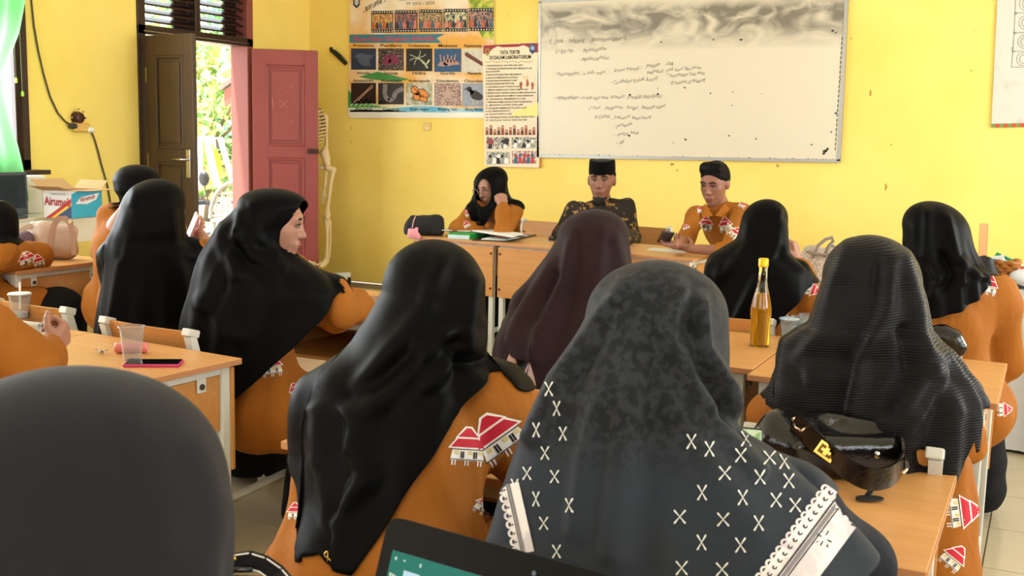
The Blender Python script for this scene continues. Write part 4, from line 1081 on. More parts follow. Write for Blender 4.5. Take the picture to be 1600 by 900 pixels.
def sdf_mesh(prims, h, warp=None, clipz=None):
    """returns vertices (n,3), quads (m,4)"""
    B = 8; bs = B * h; marg = max(.05, bs * .9 + .03)
    los, his = [], []
    for q in prims:
        if q[0] == 'sub': continue
        if q[0] == 'rc': m = max(q[4], q[5]); los.append(np.minimum(q[2], q[3]) - m); his.append(np.maximum(q[2], q[3]) + m)
        else:
            m = (max(q[3]) + (q[4] if q[0] == 'rb' else 0)) * (1.75 if q[0] == 'rb' else 1); los.append(q[2] - m); his.append(q[2] + m)
    lo = np.min(los, 0) - 3 * h - .02; hi = np.max(his, 0) + 3 * h + .02
    nb = np.ceil((hi - lo) / bs).astype(int) + 1
    g = np.stack(np.meshgrid(*[np.arange(n) for n in nb], indexing='ij'), -1).reshape(-1, 3)
    fc = sdf_eval(lo + (g + .5) * bs, prims, marg)
    act = np.abs(fc) < bs * .87 + .022
    F = np.repeat(np.repeat(np.repeat(fc.reshape(nb), B, 0), B, 1), B, 2).astype(np.float32)
    ga = g[act]
    off = np.stack(np.meshgrid(*[np.arange(B)] * 3, indexing='ij'), -1).reshape(-1, 3)
    ijk = (ga[:, None, :] * B + off[None]).reshape(-1, 3)
    pts = lo + ijk * h
    f = sdf_eval(pts, prims, .035, (lo + ga * bs, bs))
    if warp is not None: f = f + warp(pts)
    if clipz is not None: f = np.maximum(f, clipz - pts[:, 2])
    F[ijk[:, 0], ijk[:, 1], ijk[:, 2]] = f
    S = F < 0
    cnt = sum(S[a:S.shape[0] - 1 + a, b:S.shape[1] - 1 + b, c:S.shape[2] - 1 + c].astype(np.int8) for a in (0, 1) for b in (0, 1) for c in (0, 1))
    A = (cnt > 0) & (cnt < 8)
    idx = np.full(A.shape, -1, np.int64); cells = np.argwhere(A); idx[A] = np.arange(len(cells))
    acc = np.zeros((len(cells), 3)); w = np.zeros(len(cells))
    for a, b in _E:
        fa = F[cells[:, 0] + a[0], cells[:, 1] + a[1], cells[:, 2] + a[2]]; fb = F[cells[:, 0] + b[0], cells[:, 1] + b[1], cells[:, 2] + b[2]]
        m = (fa < 0) != (fb < 0)
        t = np.where(m, fa / np.where(m, fa - fb, 1), 0)
        acc += m[:, None] * (np.array(a, float) + t[:, None] * (np.array(b, float) - np.array(a, float))); w += m
    V = lo + h * (cells + acc / w[:, None])
    Q = []
    for ax in range(3):
        o1, o2 = [(1, 2), (2, 0), (0, 1)][ax]
        s0 = np.take(S, range(S.shape[ax] - 1), ax); s1 = np.take(S, range(1, S.shape[ax]), ax)
        e = np.argwhere(s0 != s1)
        e = e[(e[:, o1] > 0) & (e[:, o2] > 0)]
        e = e[(e[:, o1] < A.shape[o1]) & (e[:, o2] < A.shape[o2])]
        d1 = np.zeros(3, int); d1[o1] = 1; d2 = np.zeros(3, int); d2[o2] = 1
        def I(x): return idx[x[:, 0], x[:, 1], x[:, 2]]
        q = np.stack([I(e - d1 - d2), I(e - d2), I(e), I(e - d1)], 1)
        fl = ~S[e[:, 0], e[:, 1], e[:, 2]]
        q[fl] = q[fl][:, ::-1]
        Q.append(q[(q >= 0).all(1)])
    return V, np.concatenate(Q)
def np_obj(name, V, Q, mats, parent=None, smooth=True, mi=None):
    me = bpy.data.meshes.new(name)
    V = np.asarray(V, float)
    Vl = V - np.array(parent['_w']) if (parent is not None and parent.get('_w')) else V
    me.vertices.add(len(V)); me.vertices.foreach_set('co', Vl.astype(np.float32).ravel())
    Q = np.asarray(Q, np.int32); n = Q.shape[1]
    me.loops.add(Q.size); me.loops.foreach_set('vertex_index', Q.ravel())
    me.polygons.add(len(Q)); me.polygons.foreach_set('loop_start', np.arange(0, Q.size, n, dtype=np.int32)); me.polygons.foreach_set('loop_total', np.full(len(Q), n, np.int32))
    for m in (mats if isinstance(mats, (list, tuple)) else [mats]): me.materials.append(m)
    if mi is not None: me.polygons.foreach_set('material_index', np.asarray(mi, np.int32))
    me.polygons.foreach_set('use_smooth', np.full(len(Q), bool(smooth)))
    me.update(calc_edges=True); me.validate()
    o = bpy.data.objects.new(name, me); col.objects.link(o)
    if parent is not None:
        o.parent = parent
        if parent.get('_w'): o['_w'] = list(parent['_w'])
    return o
def bvh_of(V, Q): return BVHTree.FromPolygons([tuple(v) for v in V], [tuple(int(i) for i in q) for q in Q])

# ---- prints laid on a curved surface -------------------------------------------------
def project_poly(mb, poly, bvh, mi, lift, maxpx=7.0, view=CAM):
    """poly: frame points; each vertex dropped onto the surface along the sight line, lifted along the surface normal"""
    tri = [[poly[i] for i in t] for t in tessellate_polygon([[Vector((a, b, 0)) for a, b in poly]])]
    out = []
    while tri:
        t = tri.pop(); L = [math.dist(t[i], t[(i + 1) % 3]) for i in range(3)]; m = max(L)
        if m > maxpx:
            i = L.index(m); a, b, c = t[i], t[(i + 1) % 3], t[(i + 2) % 3]; mid = ((a[0] + b[0]) / 2, (a[1] + b[1]) / 2)
            tri += [[a, mid, c], [mid, b, c]]
        else: out.append(t)
    o = Vector(view)
    for t in out:
        vs = []
        for (x, y) in t:
            r = Vector(CF + (x - 800) / FPX * CR + (y - 450) / FPX * CD).normalized()
            loc, nrm, i, d = bvh.ray_cast(o, r)
            if loc is None: break
            if nrm.dot(r) > 0: nrm = -nrm
            vs.append(loc + nrm * lift)
        if len(vs) == 3: mb.add(vs, [(0, 1, 2)], mi)
pr_red = mat('batik_red', (190, 24, 48), .75); pr_white = mat('batik_white', (240, 236, 232), .75); pr_cream = mat('batik_cream', (222, 204, 140), .75); pr_black = mat('batik_black', (24, 22, 26), .75)
PRINT = [pr_white, pr_red, pr_cream, pr_black]
def house(mb, bvh, cx, cy, s, ang=0.0, skew=0.0, flip=1, mx=7.0, sy=1.0):
    """stilt-house batik motif, s = width in frame pixels"""
    ca, sa = math.cos(ang), math.sin(ang)
    def T(u, v): 
        u = u * flip * s; v = (v + skew * u / s) * s * sy
        return (cx + u * ca - v * sa, cy + u * sa + v * ca)
    def poly(pts, mi, lift): project_poly(mb, [T(u, v) for u, v in pts], bvh, mi, lift, mx)
    poly([(-.34, -.02), (.34, -.02), (.40, .30), (-.40, .30)], 0, .0010)
    poly([(-.46, .02), (-.26, -.24), (.26, -.24), (.46, .02)], 0, .0014); poly([(-.40, -.01), (-.24, -.21), (.24, -.21), (.40, -.01)], 1, .0018)
    poly([(-.30, -.22), (-.08, -.50), (.08, -.50), (.30, -.22)], 0, .0014); poly([(-.24, -.25), (-.05, -.46), (.05, -.46), (.24, -.25)], 1, .0018)
    poly([(-.36, .03), (.36, .03), (.36, .05), (-.36, .05)], 3, .0018); poly([(-.40, .27), (.40, .27), (.40, .29), (-.40, .29)], 3, .0018)
    for u in (-.30, .02, .25): poly([(u, .07), (u + .09, .07), (u + .09, .16), (u, .16)], 2, .0018)
    for u in (-.16, .14):
        poly([(u, .09), (u + .035, .09), (u + .035, .25), (u, .25)], 3, .0018); poly([(u + .05, .09), (u + .085, .09), (u + .085, .25), (u + .05, .25)], 3, .0018)
    for u in (-.36, -.29, -.05, .02, .25, .32): poly([(u, .29), (u + .028, .29), (u + .018, .42), (u - .008, .42)], 0, .0012)

# ---- heads, hands, bodies -----------------------------------------------------------
skin_m = mat('skin_tan', (172, 128, 108), .5, color2=(158, 112, 94), scale=14, spec=.4)
skin2_m = mat('skin_warm_brown', (150, 103, 84), .45, color2=(136, 90, 72), scale=14, spec=.45)
eyew_m = mat('eye_white', (150, 132, 122), .3); iris_m = mat('eye_dark', (28, 18, 14), .2); brow_m = mat('brow_dark', (34, 24, 20), .8); lip_m = mat('lip_tone', (150, 82, 74), .45); lip2_m = mat('lip_dark', (140, 84, 72), .5)
def frame_of(f, up=(0, 0, 1)):
    f = U(f); up = np.asarray(up, float); s = U(np.cross(f, up)); u = np.cross(s, f)
    return f, s, u
def head_prims(c, f, s, u, sc=1.0):
    c = np.asarray(c, float); R = np.stack([s, f, u], 1)
    L = lambda a, b, z: c + (s * a + f * b + u * z) * sc
    q = lambda *r: np.array(r) * sc
    return [el(L(0, -.012, .035), q(.076, .096, .094), R, .02), el(L(0, .018, .0), q(.068, .078, .085), R, .03), el(L(0, .034, -.062), q(.050, .052, .052), R, .03),
            rc(L(0, .066, -.098), L(0, .064, -.094), .020 * sc, .022 * sc, .03), rc(L(-.04, .05, -.012), L(-.03, .058, -.04), .024 * sc, .020 * sc, .02), rc(L(.04, .05, -.012), L(.03, .058, -.04), .024 * sc, .020 * sc, .02),
            rc(L(-.042, .074, .040), L(.042, .074, .040), .013 * sc, .013 * sc, .018),
            sub(L(-.032, .100, .018), q(.019, .016, .012), R, .012), sub(L(.032, .100, .018), q(.019, .016, .012), R, .012),
            rc(L(0, .086, .022), L(0, .108, -.018), .0075 * sc, .0125 * sc, .012), rc(L(-.012, .098, -.023), L(.012, .098, -.023), .0085 * sc, .0085 * sc, .008),
            rc(L(-.02, .088, -.052), L(.02, .088, -.052), .010 * sc, .010 * sc, .012), rc(L(-.014, .087, -.063), L(.014, .087, -.063), .009 * sc, .009 * sc, .01),
            el(L(-.080, -.008, .005), q(.011, .022, .032), R, .008), el(L(.080, -.008, .005), q(.011, .022, .032), R, .008)]
def face_parts(body, c, f, s, u, sc=1.0, closed=0.6, lip=lip_m, brow=.0034):
    c = np.asarray(c, float); R3 = Matrix(np.stack([s, f, u], 1).tolist())
    L = lambda a, b, z: c + (s * a + f * b + u * z) * sc
    for k in (-1, 1):
        MB().ball(L(k * .032, .0835, .017), (.0145 * sc, .010 * sc, .0085 * sc * (1.15 - closed * .7)), 12, rot=R3).build('eye', eyew_m, body, smooth=True)
        MB().ball(L(k * .032, .0900, .016), (.0062 * sc, .0045 * sc, .0062 * sc * (1.2 - closed * .6)), 10, rot=R3).build('iris', iris_m, body, smooth=True)
        MB().tube([L(k * .015, .094, .021 + .002), L(k * .032, .0955, .026), L(k * .050, .084, .018)], [.0016, .0024, .0014], 6).build('eyelid', brow_m, body, smooth=True)
        MB().tube([L(k * .013, .094, .040), L(k * .030, .0955, .046), L(k * .054, .080, .037)], [brow * .8 * sc, brow * 1.25 * sc, brow * .6 * sc], 6).build('eyebrow', brow_m, body, smooth=True)
    MB().tube([L(-.025, .087, -.056), L(-.010, .1005, -.0535), L(0, .1010, -.0550), L(.010, .1005, -.0535), L(.025, .087, -.056)], [.0018, .0046, .0042, .0046, .0018], 8).build('upper_lip', lip, body, smooth=True)
    MB().tube([L(-.022, .087, -.058), L(0, .0985, -.0640), L(.022, .087, -.058)], [.0018, .0058, .0018], 8).build('lower_lip', lip, body, smooth=True)
    MB().tube([L(-.024, .0895, -.0572), L(0, .1045, -.0588), L(.024, .0895, -.0572)], .0011, 5).build('mouth_line', brow_m, body)
def hand_prims(w, d, n, l, curl=(.5, .6, .4), sc=1.0, thumb=(.55, .7, .35), spread=0.0):
    """w wrist, d towards the fingers, n out of the palm, l towards the thumb"""
    w = np.asarray(w, float); d = U(d); n = U(np.asarray(n, float) - d * (np.asarray(n, float) @ d)); l0 = np.cross(d, n); l = l0 if l0 @ np.asarray(l, float) > 0 else -l0
    out = []
    for i, (off, kl, fl_) in enumerate(((.029, .086, 1.0), (.010, .089, 1.1), (-.010, .085, 1.03), (-.028, .077, .82))):
        b0 = w + (d * .012 + l * off * .55) * sc; kn = w + (d * kl + l * off) * sc
        out.append(rc(b0, kn, .0155 * sc, .0115 * sc, .012))
        a = 0.0; p = kn; cs = curl if not isinstance(curl[0], (tuple, list)) else curl[i]
        for (ln_, c_, r0, r1) in zip((.042, .026, .021), cs, (.0096, .0088, .0078), (.0088, .0078, .0066)):
            a += c_; dd = d * math.cos(a) + n * math.sin(a) + l * spread * off * 10
            e = p + U(dd) * ln_ * fl_ * sc; out.append(rc(p, e, r0 * sc, r1 * sc, .004)); p = e
    p = w + (d * .028 + l * .022) * sc
    d1 = U(d * thumb[0] + l * thumb[1] + n * thumb[2]); e = p + d1 * .042 * sc; out.append(rc(p, e, .0145 * sc, .0108 * sc, .012))
    d2 = U(d1 * .6 + d * .7 + n * .25); e2 = e + d2 * .032 * sc; out.append(rc(e, e2, .0104 * sc, .0096 * sc, .004))
    e3 = e2 + U(d2 * .8 + d * .4) * .025 * sc; out.append(rc(e2, e3, .0094 * sc, .0074 * sc, .004))
    return out
def wrinkle(amp, seed=0, f1=70.0):
    r = np.random.RandomState(seed); D = r.randn(6, 3); D /= np.linalg.norm(D, axis=1)[:, None]
    ph = r.rand(6) * 6
    def w(p):
        a = p @ D[0] * f1 + 2.2 * np.sin(p @ D[1] * 17 + ph[0]) + ph[1]
        b = p @ D[2] * f1 * 1.6 + 2.0 * np.sin(p @ D[3] * 21 + ph[2]) + ph[3]
        g = .5 + .5 * np.sin(p @ D[4] * 13 + ph[4])
        return amp * (np.sin(a) * g + .45 * np.sin(b) * (1 - g))
    return w

def pchip(xs, ys, x):
    xs = np.asarray(xs, float); ys = np.asarray(ys, float)
    h = np.diff(xs); dl = np.diff(ys) / h; m = np.zeros(len(xs))
    m[0], m[-1] = dl[0], dl[-1]
    for i in range(1, len(xs) - 1):
        m[i] = 0 if dl[i - 1] * dl[i] <= 0 else (h[i - 1] + h[i]) * 1.0 / (h[i - 1] / dl[i] * .5 + h[i] / dl[i - 1] * .5 + (h[i] / dl[i] + h[i - 1] / dl[i - 1]) * .5)
    x = np.clip(x, xs[0], xs[-1]); i = np.clip(np.searchsorted(xs, x) - 1, 0, len(xs) - 2)
    t = (x - xs[i]) / h[i]
    return (1 + 2 * t) * (1 - t) ** 2 * ys[i] + t * (1 - t) ** 2 * h[i] * m[i] + t * t * (3 - 2 * t) * ys[i + 1] + t * t * (t - 1) * h[i] * m[i + 1]

def hijab(root, material, d, apex, rows, hem, back_hem=None, face=None, folds=(), rnd=.004, nf=7, seed=1, N=132, ML=84, name='headscarf', thick=.0025, grow=0.0, domep=2.2, nz=.0, over=(), gap=.008, reach=.075):
    """draped headscarf: rings that follow the head and shoulders seen at depth d.
    rows (row, left, right, depth ratio[, depth shift]); hem = polyline of its lower edge; folds = ((points), height, width)"""
    rows = [tuple(r) + (0.0,) * (5 - len(r)) for r in rows]
    ys = [r[0] for r in rows]; XLs = [r[1] for r in rows]; XRs = [r[2] for r in rows]; KS = [r[3] for r in rows]; DS = [r[4] for r in rows]
    y0 = ys[0]; c0 = (XLs[0] + XRs[0]) / 2; w0 = (XRs[0] - XLs[0]) / 2
    def env(py):
        py = np.asarray(py, float)
        s = np.clip((y0 - py) / (y0 - apex[1]), 0, 1)
        a_top = w0 * (1 - s ** domep) ** (1 / 2.0); c_top = c0 + (apex[0] - c0) * s
        l = pchip(ys, XLs, py); r = pchip(ys, XRs, py)
        up = py < y0
        return np.where(up, c_top, (l + r) / 2), np.where(up, a_top, (r - l) / 2), np.where(up, KS[0], pchip(ys, KS, py)), np.where(up, DS[0], pchip(ys, DS, py))
    base = P((XLs[0] + XRs[0]) / 2, y0, d)
    Fh = U((base - CAM) * [1, 1, 0]); Rh = np.array([Fh[1], -Fh[0], 0])
    th = np.linspace(0, 2 * math.pi, N, endpoint=False)
    hx = np.array([h[0] for h in hem], float); hy = np.array([h[1] for h in hem], float)
    o_ = np.argsort(hx, kind='stable'); hx, hy = hx[o_], hy[o_]
    ymax = max(hy.max(), y0 + 5, back_hem or 0)
    sil = np.full(N, ymax)
    for _ in range(30):
        xc, a, k, ds = env(sil); x = xc + a * np.cos(th)
        sil = .5 * sil + .5 * np.interp(x, hx, hy)
    if back_hem is not None:
        b = np.clip(np.sin(th), 0, 1) ** .6; sil = sil * (1 - b) + back_hem * b
    sil = np.maximum(sil, y0 + 4)
    nd = 18
    PYg = np.zeros((ML, N))
    for i in range(ML):
        if i < nd: PYg[i] = y0 - (y0 - apex[1]) * math.cos(math.pi / 2 * i / nd)
        else: PYg[i] = y0 + (sil - y0) * ((i - nd) / (ML - 1 - nd))
    xc, a, k, ds = env(PYg)
    sc = d / FPX
    TH = np.broadcast_to(th, PYg.shape)
    ctr = CAM + (d + ds)[..., None] * (CF + ((xc - 800) / FPX)[..., None] * CR + ((PYg - 450) / FPX)[..., None] * CD)
    rad = Rh * np.cos(TH)[..., None] + Fh * (k * np.sin(TH))[..., None]
    V = ctr + rad * ((a + grow) * sc)[..., None]
    q = topx(V); X, Y = q[..., 0], q[..., 1]
    front = np.clip(-np.sin(TH) * 3 + .4, 0, 1)
    disp = np.zeros_like(PYg)
    for f_ in folds:
        pts, A, w = f_[0], f_[1], f_[2]
        best = np.full(PYg.shape, 1e9)
        n_ = len(pts) - 1
        for i_ in range(n_):
            p0 = np.array(pts[i_], float); p1 = np.array(pts[i_ + 1], float); ab = p1 - p0
            t = np.clip(((X - p0[0]) * ab[0] + (Y - p0[1]) * ab[1]) / (ab @ ab), 0, 1)
            fall = 1.0
            dd = np.hypot(X - p0[0] - t * ab[0], Y - p0[1] - t * ab[1])
            best = np.minimum(best, dd)
        disp += 1.45 * A * np.exp(-(best / w) ** 2) * front
    r = np.random.RandomState(seed)
    ramp = np.clip((PYg - y0) / (np.maximum(sil, y0 + 5) - y0), 0, 1)
    for j in range(nf):
        m_ = r.randint(3, 15); disp += rnd * (.25 + 1.1 * ramp) * ramp ** .5 * r.randn() * np.sin(m_ * TH + r.rand() * 6 + ramp * r.randn() * 3)
    if nz:
        disp += nz * np.sin(X / 9.0 + 3 * np.sin(Y / 23.0)) * np.sin(Y / 17.0 + 2 * np.sin(X / 31.0)) * np.clip(ramp * 3, 0, 1)
    V = V + U3(rad) * disp[..., None]
    if over:                                   # let the cloth lie over what it covers
        vb = np.clip(1 - np.sin(TH) * 2, 0, 1)[..., None] * ramp[..., None] ** .5 * 5
        RH = U3(U3(rad) - Fh * vb); need = np.zeros(PYg.shape)
        for bv in over:
            for i in range(ML):
                for j in range(N):
                    r_ = RH[i, j]; loc, nn, ii, dd = bv.ray_cast(Vector(V[i, j] + r_ * .22), Vector(-r_), .22 + .05)
                    if loc is not None:
                        o_f = .22 - dd + gap
                        if 0 < o_f < reach: need[i, j] = max(need[i, j], o_f)
        for _ in range(8):
            b = need.copy()
            b[1:-1] = (need[:-2] + need[1:-1] * 2 + need[2:]) / 4
            b = (np.roll(b, 1, 1) + 2 * b + np.roll(b, -1, 1)) / 4
            need = np.maximum(need, b)
        V = V + RH * need[..., None]
    Vf = V.reshape(-1, 3)
    I = np.arange(ML * N).reshape(ML, N)
    Q = np.stack([I[:-1], np.roll(I[:-1], -1, 1), np.roll(I[1:], -1, 1), I[1:]], -1)
    keep = np.ones(Q.shape[:2], bool)
    if face is not None:
        cen = Vf[Q].mean(2); cp = topx(cen)
        fr = (-np.sin(TH[:-1]) > -.25)
        if face[0] == 'px': keep &= ~((((cp[..., 0] - face[1]) / face[3]) ** 2 + ((cp[..., 1] - face[2]) / face[4]) ** 2 < 1) & fr)
        else:
            fd = U(face[1]); hc = np.asarray(face[2]); v = cen - hc; vf = v @ fd; vz = v[..., 2]; vs = v @ np.cross(fd, [0, 0, 1.0])
            keep &= ~((vf > (face[3] if len(face) > 3 else .02)) & ((vs / .062) ** 2 + ((vz + .01) / .095) ** 2 < 1))
    Qk = Q[keep].reshape(-1, 4)
    used = np.unique(Qk); rm = np.full(len(Vf), -1); rm[used] = np.arange(len(used))
    Vk, Qk = Vf[used], rm[Qk]
    o = np_obj(name, Vk, Qk[:, ::-1], material, root)
    me = o.data
    uv = me.uv_layers.new(name='uv')
    U_ = (TH / (2 * math.pi)).reshape(-1)[used]; V_ = (PYg / 100).reshape(-1)[used]
    li = np.zeros(len(me.loops), np.int32); me.loops.foreach_get('vertex_index', li)
    uv.data.foreach_set('uv', np.stack([U_[li], V_[li]], 1).astype(np.float32).ravel())
    bmm = bmesh.new(); bmm.from_mesh(me); bmesh.ops.remove_doubles(bmm, verts=bmm.verts, dist=1e-5); bmm.to_mesh(me); bmm.free()
    so_ = o.modifiers.new('solid', 'SOLIDIFY'); so_.thickness = thick; so_.offset = -1
    return o, Vk, Qk
def U3(v): return v / (np.linalg.norm(v, axis=-1, keepdims=True) + 1e-9)

class Person:
    def __init__(s, label, hip, ang, hc, skin=None, h=.0065, tilt=0.0, turn=0.0):
        a = math.radians(ang); s.f = np.array([-math.sin(a), math.cos(a), 0]); s.s = np.array([math.cos(a), math.sin(a), 0])
        s.hc = np.asarray(hc, float); s.h = h; s.skin = skin or skin_m
        s.root = empty('person', (hip[0], hip[1], 0), label, 'person', world_parts=True)
        s.pel = np.array([hip[0], hip[1], .515])
        t = math.radians(ang + turn); hf = np.array([-math.sin(t), math.cos(t), -math.tan(math.radians(tilt))])
        s.hf, s.hs, s.hu = frame_of(hf)
        s.nb = s.hc - s.hu * .135 - s.hf * .035 + np.array([0, 0, -.03])
        s.J = {}
        for nm, k in (('R', 1), ('L', -1)):
            sh = s.nb + s.s * k * .165 + np.array([0, 0, -.055]); s.J['sh' + nm] = sh
            s.J['el' + nm] = sh + s.f * .15 + s.s * k * .07 + np.array([0, 0, -.22])
            w = sh + s.f * .38 - s.s * k * .03; w[2] = max(.74, min(w[2], .74)); s.J['wr' + nm] = w
        s.kn = [s.pel + s.f * .40 + s.s * k * .10 + np.array([0, 0, -.03]) for k in (1, -1)]
        s.an = [kk + s.f * .0 + np.array([0, 0, -.40]) for kk in s.kn]
        s.sc = 1.0
    def set(s, **kw):
        for k, v in kw.items(): s.J[k] = np.asarray(v, float)
        return s
    def body(s, handR=None, handL=None, head=True, face=True, lip=lip_m, closed=.6, sc=.9, brow=.0034):
        p = head_prims(s.hc, s.hf, s.hs, s.hu, sc) if head else []
        p += [rc(s.hc - s.hu * .06 - s.hf * .015, s.nb, .052, .058, .02), rc(s.nb, s.pel + [0, 0, .1], .062, .08, .05)]
        for nm, hd in (('R', handR), ('L', handL)):
            sh, e, w = s.J['sh' + nm], s.J['el' + nm], s.J['wr' + nm]
            p += [rc(s.nb + [0, 0, -.06], sh, .045, .038, .03), rc(sh, e, .038, .034, .02), rc(e, w, .036, .025, .02)]
            k = 1 if nm == 'R' else -1
            if hd is None: hd = dict(d=U(w - e) * [1, 1, .2], n=(0, 0, -1), l=-s.s * k)
            p += hand_prims(w, hd['d'], hd['n'], hd['l'], hd.get('curl', (.35, .4, .3)), hd.get('sc', .93), hd.get('thumb', (.55, .7, .35)), hd.get('spread', 0))
        V, Q = sdf_mesh(p, s.h)
        s.bV, s.bQ = V, Q
        s.bo = np_obj('body', V, Q, s.skin, s.root)
        if face: face_parts(s.bo, s.hc, s.hf, s.hs, s.hu, sc, closed, lip, brow)
        return s
    def tunic(s, material=ochre_m, h=.0085, hipr=.175, cuff=.93, chest=.13, name='tunic', amp=.005, seed=0, extra=(), sleeve=1.0, collar=True, hipz=0.0, front=.30, puff=True, drop=.0):
        J = s.J; waist = s.pel * .62 + s.nb * .38 + [0, 0, .0]; chc = s.nb * .74 + s.pel * .26
        R = np.stack([s.s, s.f, [0, 0, 1]], 1)
        p = [el(s.pel + [0, 0, .03 + hipz], (hipr, hipr * .86, .16), R, .05), el(waist, (chest * 1.0, chest * .78, .17), R, .05), el(chc, (chest * 1.12, chest * .78, .15), R, .05),
             rc(s.nb - [0, 0, .02], J['shR'], .05, .056, .04), rc(s.nb - [0, 0, .02], J['shL'], .05, .056, .04)]
        for k in (1, -1):
            hp = s.pel + s.s * k * .085; p.append(rc(hp, hp + s.f * front + [0, 0, -.02], .115, .10, .06))
        for nm in 'RL':
            sh, e, w = J['sh' + nm], J['el' + nm], J['wr' + nm]; w2 = e + (w - e) * cuff
            p += [rc(sh, e, .062 * sleeve, .054 * sleeve, .035), rc(e, w2, .054 * sleeve, .044 * sleeve, .03)]
            if puff: p += [rc(e + (w2 - e) * .72, w2, .050 * sleeve, .043 * sleeve, .025)]
        p += list(extra)
        V, Q = sdf_mesh(p, h, wrinkle(amp, seed))
        s.tV, s.tQ = V, Q
        s.to = np_obj(name, V, Q, material, s.root)
        s.tb = None
        return s
    def over(s):
        return (s.tbvh(), bvh_of(s.bV, s.bQ))
    def tbvh(s):
        if s.tb is None: s.tb = bvh_of(s.tV, s.tQ)
        return s.tb
    def prints(s, items, nm='house_print'):
        for it in items:
            mb = MB(); house(mb, s.tbvh(), *it[:3], **(it[3] if len(it) > 3 else {}))
            if mb.f: mb.build(nm, PRINT, s.to)
        return s
    def skirt(s, material=blacks_m, flare=.15, name='skirt', shoes=True, spread=.0):
        p = []
        for i, k in enumerate((1, -1)):
            hp = s.pel + s.s * k * .085 + [0, 0, -.02]; p += [rc(hp, s.kn[i], .105, .095, .06), rc(s.kn[i], s.an[i] + [0, 0, .02], .095, flare, .08)]
        V, Q = sdf_mesh(p, .012, wrinkle(.006, 5, 24), clipz=.03)
        np_obj(name, V, Q, material, s.root)
        if shoes:
            for i in (0, 1):
                c = s.an[i] * [1, 1, 0] + s.f * .13
                V, Q = sdf_mesh([rc(c - s.f * .09 + [0, 0, .040], c + s.f * .06 + [0, 0, .034], .038, .032, .02)], .012, clipz=.002)
                np_obj('shoe', V, Q, rub_m, s.root)
        return s

# ================================================================== the people
Z = lambda z: np.array([0, 0, z])
maroon_m = mat('maroon_brown_cloth', (40, 26, 28), .65, sheen=.04, bump=.1, bscale=900, spec=.08)
charcoal_m = mat('charcoal_cloth', (27, 28, 32), .75, sheen=.08, bump=.1, bscale=900, spec=.08)
navy_m = mat('dark_navy_cloth', (26, 29, 38), .8, spec=.25, bump=.15, bscale=40)
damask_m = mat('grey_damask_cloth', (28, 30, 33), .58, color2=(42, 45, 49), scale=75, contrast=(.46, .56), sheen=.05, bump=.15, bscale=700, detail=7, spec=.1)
batik_m = mat('brown_gold_batik', (26, 18, 16), .7, color2=(150, 112, 56), scale=30, contrast=(.56, .64), detail=3)
batik2_m = mat('black_pink_batik', (24, 18, 18), .7, color2=(206, 168, 152), scale=14, contrast=(.5, .54), detail=2)
ribm = bpy.data.materials.new('ribbed_black_cloth'); ribm.use_nodes = True
_n = ribm.node_tree.nodes; _b = _n['Principled BSDF']; _b.inputs['Base Color'].default_value = (*lin(15, 15, 18), 1); _b.inputs['Roughness'].default_value = .45; _b.inputs['Specular IOR Level'].default_value = .12; _b.inputs['Sheen Weight'].default_value = .03
_uv = _n.new('ShaderNodeUVMap'); _mp = _n.new('ShaderNodeMapping'); _mp.inputs['Scale'].default_value = (2, 1, 1); _mp.inputs['Rotation'].default_value = (0, 0, .25)
_wv = _n.new('ShaderNodeTexWave'); _wv.bands_direction = 'Y'; _wv.inputs['Scale'].default_value = 8.0; _wv.inputs['Distortion'].default_value = .6
_bp = _n.new('ShaderNodeBump'); _bp.inputs['Strength'].default_value = .3; _bp.inputs['Distance'].default_value = .003
_l = ribm.node_tree.links; _l.new(_uv.outputs[0], _mp.inputs[0]); _l.new(_mp.outputs[0], _wv.inputs['Vector']); _l.new(_wv.outputs[0], _bp.inputs['Height']); _l.new(_bp.outputs[0], _b.inputs['Normal'])

def away(hip, apex, d, ang, label, dz=.145, **k):
    return Person(label, hip, ang, P(apex[0], apex[1], d) - Z(dz), **k)

# ---- woman with houses on her back, centre
d = 2.0
p10 = away(P(585, 900, 1.92)[:2], (678, 374), d, -14, 'woman in long black headscarf and ochre tunic with red houses on the back', tilt=12)
p10.pel = P(585, 935, 1.92)
p10.set(shR=P(770, 640, 2.02), shL=P(535, 640, 2.0), elR=P(818, 715, 2.06), elL=P(530, 730, 2.22), wrR=PZ(850, 655, .74), wrL=PZ(640, 660, .74))
p10.body()
p10.tunic(hipr=.205, seed=3, chest=.14, extra=[el(P(600, 760, 1.98), (.17, .13, .17), None, .06), rc(P(560, 640, 2.0), P(740, 640, 2.02), .095, .095, .06)], amp=.0045)
p10.skirt()
_o, _V, _Q = hijab(p10.root, black_m, d, (678, 374), [(455, 597, 757, 1.0, 0), (490, 578, 757, 1.0, 0), (530, 552, 757, .98, 0), (570, 524, 775, .8, -.01), (610, 502, 795, .68, -.03), (690, 480, 800, .62, -.05), (790, 484, 800, .62, -.07), (895, 505, 790, .62, -.09)],
      [(440, 893), (497, 894), (512, 893), (545, 868), (577, 835), (606, 785), (635, 735), (694, 653), (735, 600), (757, 575), (800, 560)], back_hem=640, over=p10.over(), face=('dir', p10.hf, p10.hc),
      folds=[([(690, 400), (665, 480), (600, 560), (545, 640)], .010, 16), ([(735, 440), (728, 540), (700, 560), (640, 640), (600, 700), (540, 850)], .014, 16), ([(690, 520), (600, 620), (570, 650), (560, 700), (575, 740), (545, 800)], .016, 18),
             ([(640, 560), (590, 600), (550, 620)], -.012, 14), ([(660, 620), (610, 680), (590, 720)], -.014, 16), ([(700, 540), (720, 570), (752, 572)], -.016, 12), ([(500, 640), (505, 720), (520, 800)], .012, 15), ([(530, 650), (525, 730), (535, 790)], -.010, 14)], rnd=.003, seed=4, nz=.0015)
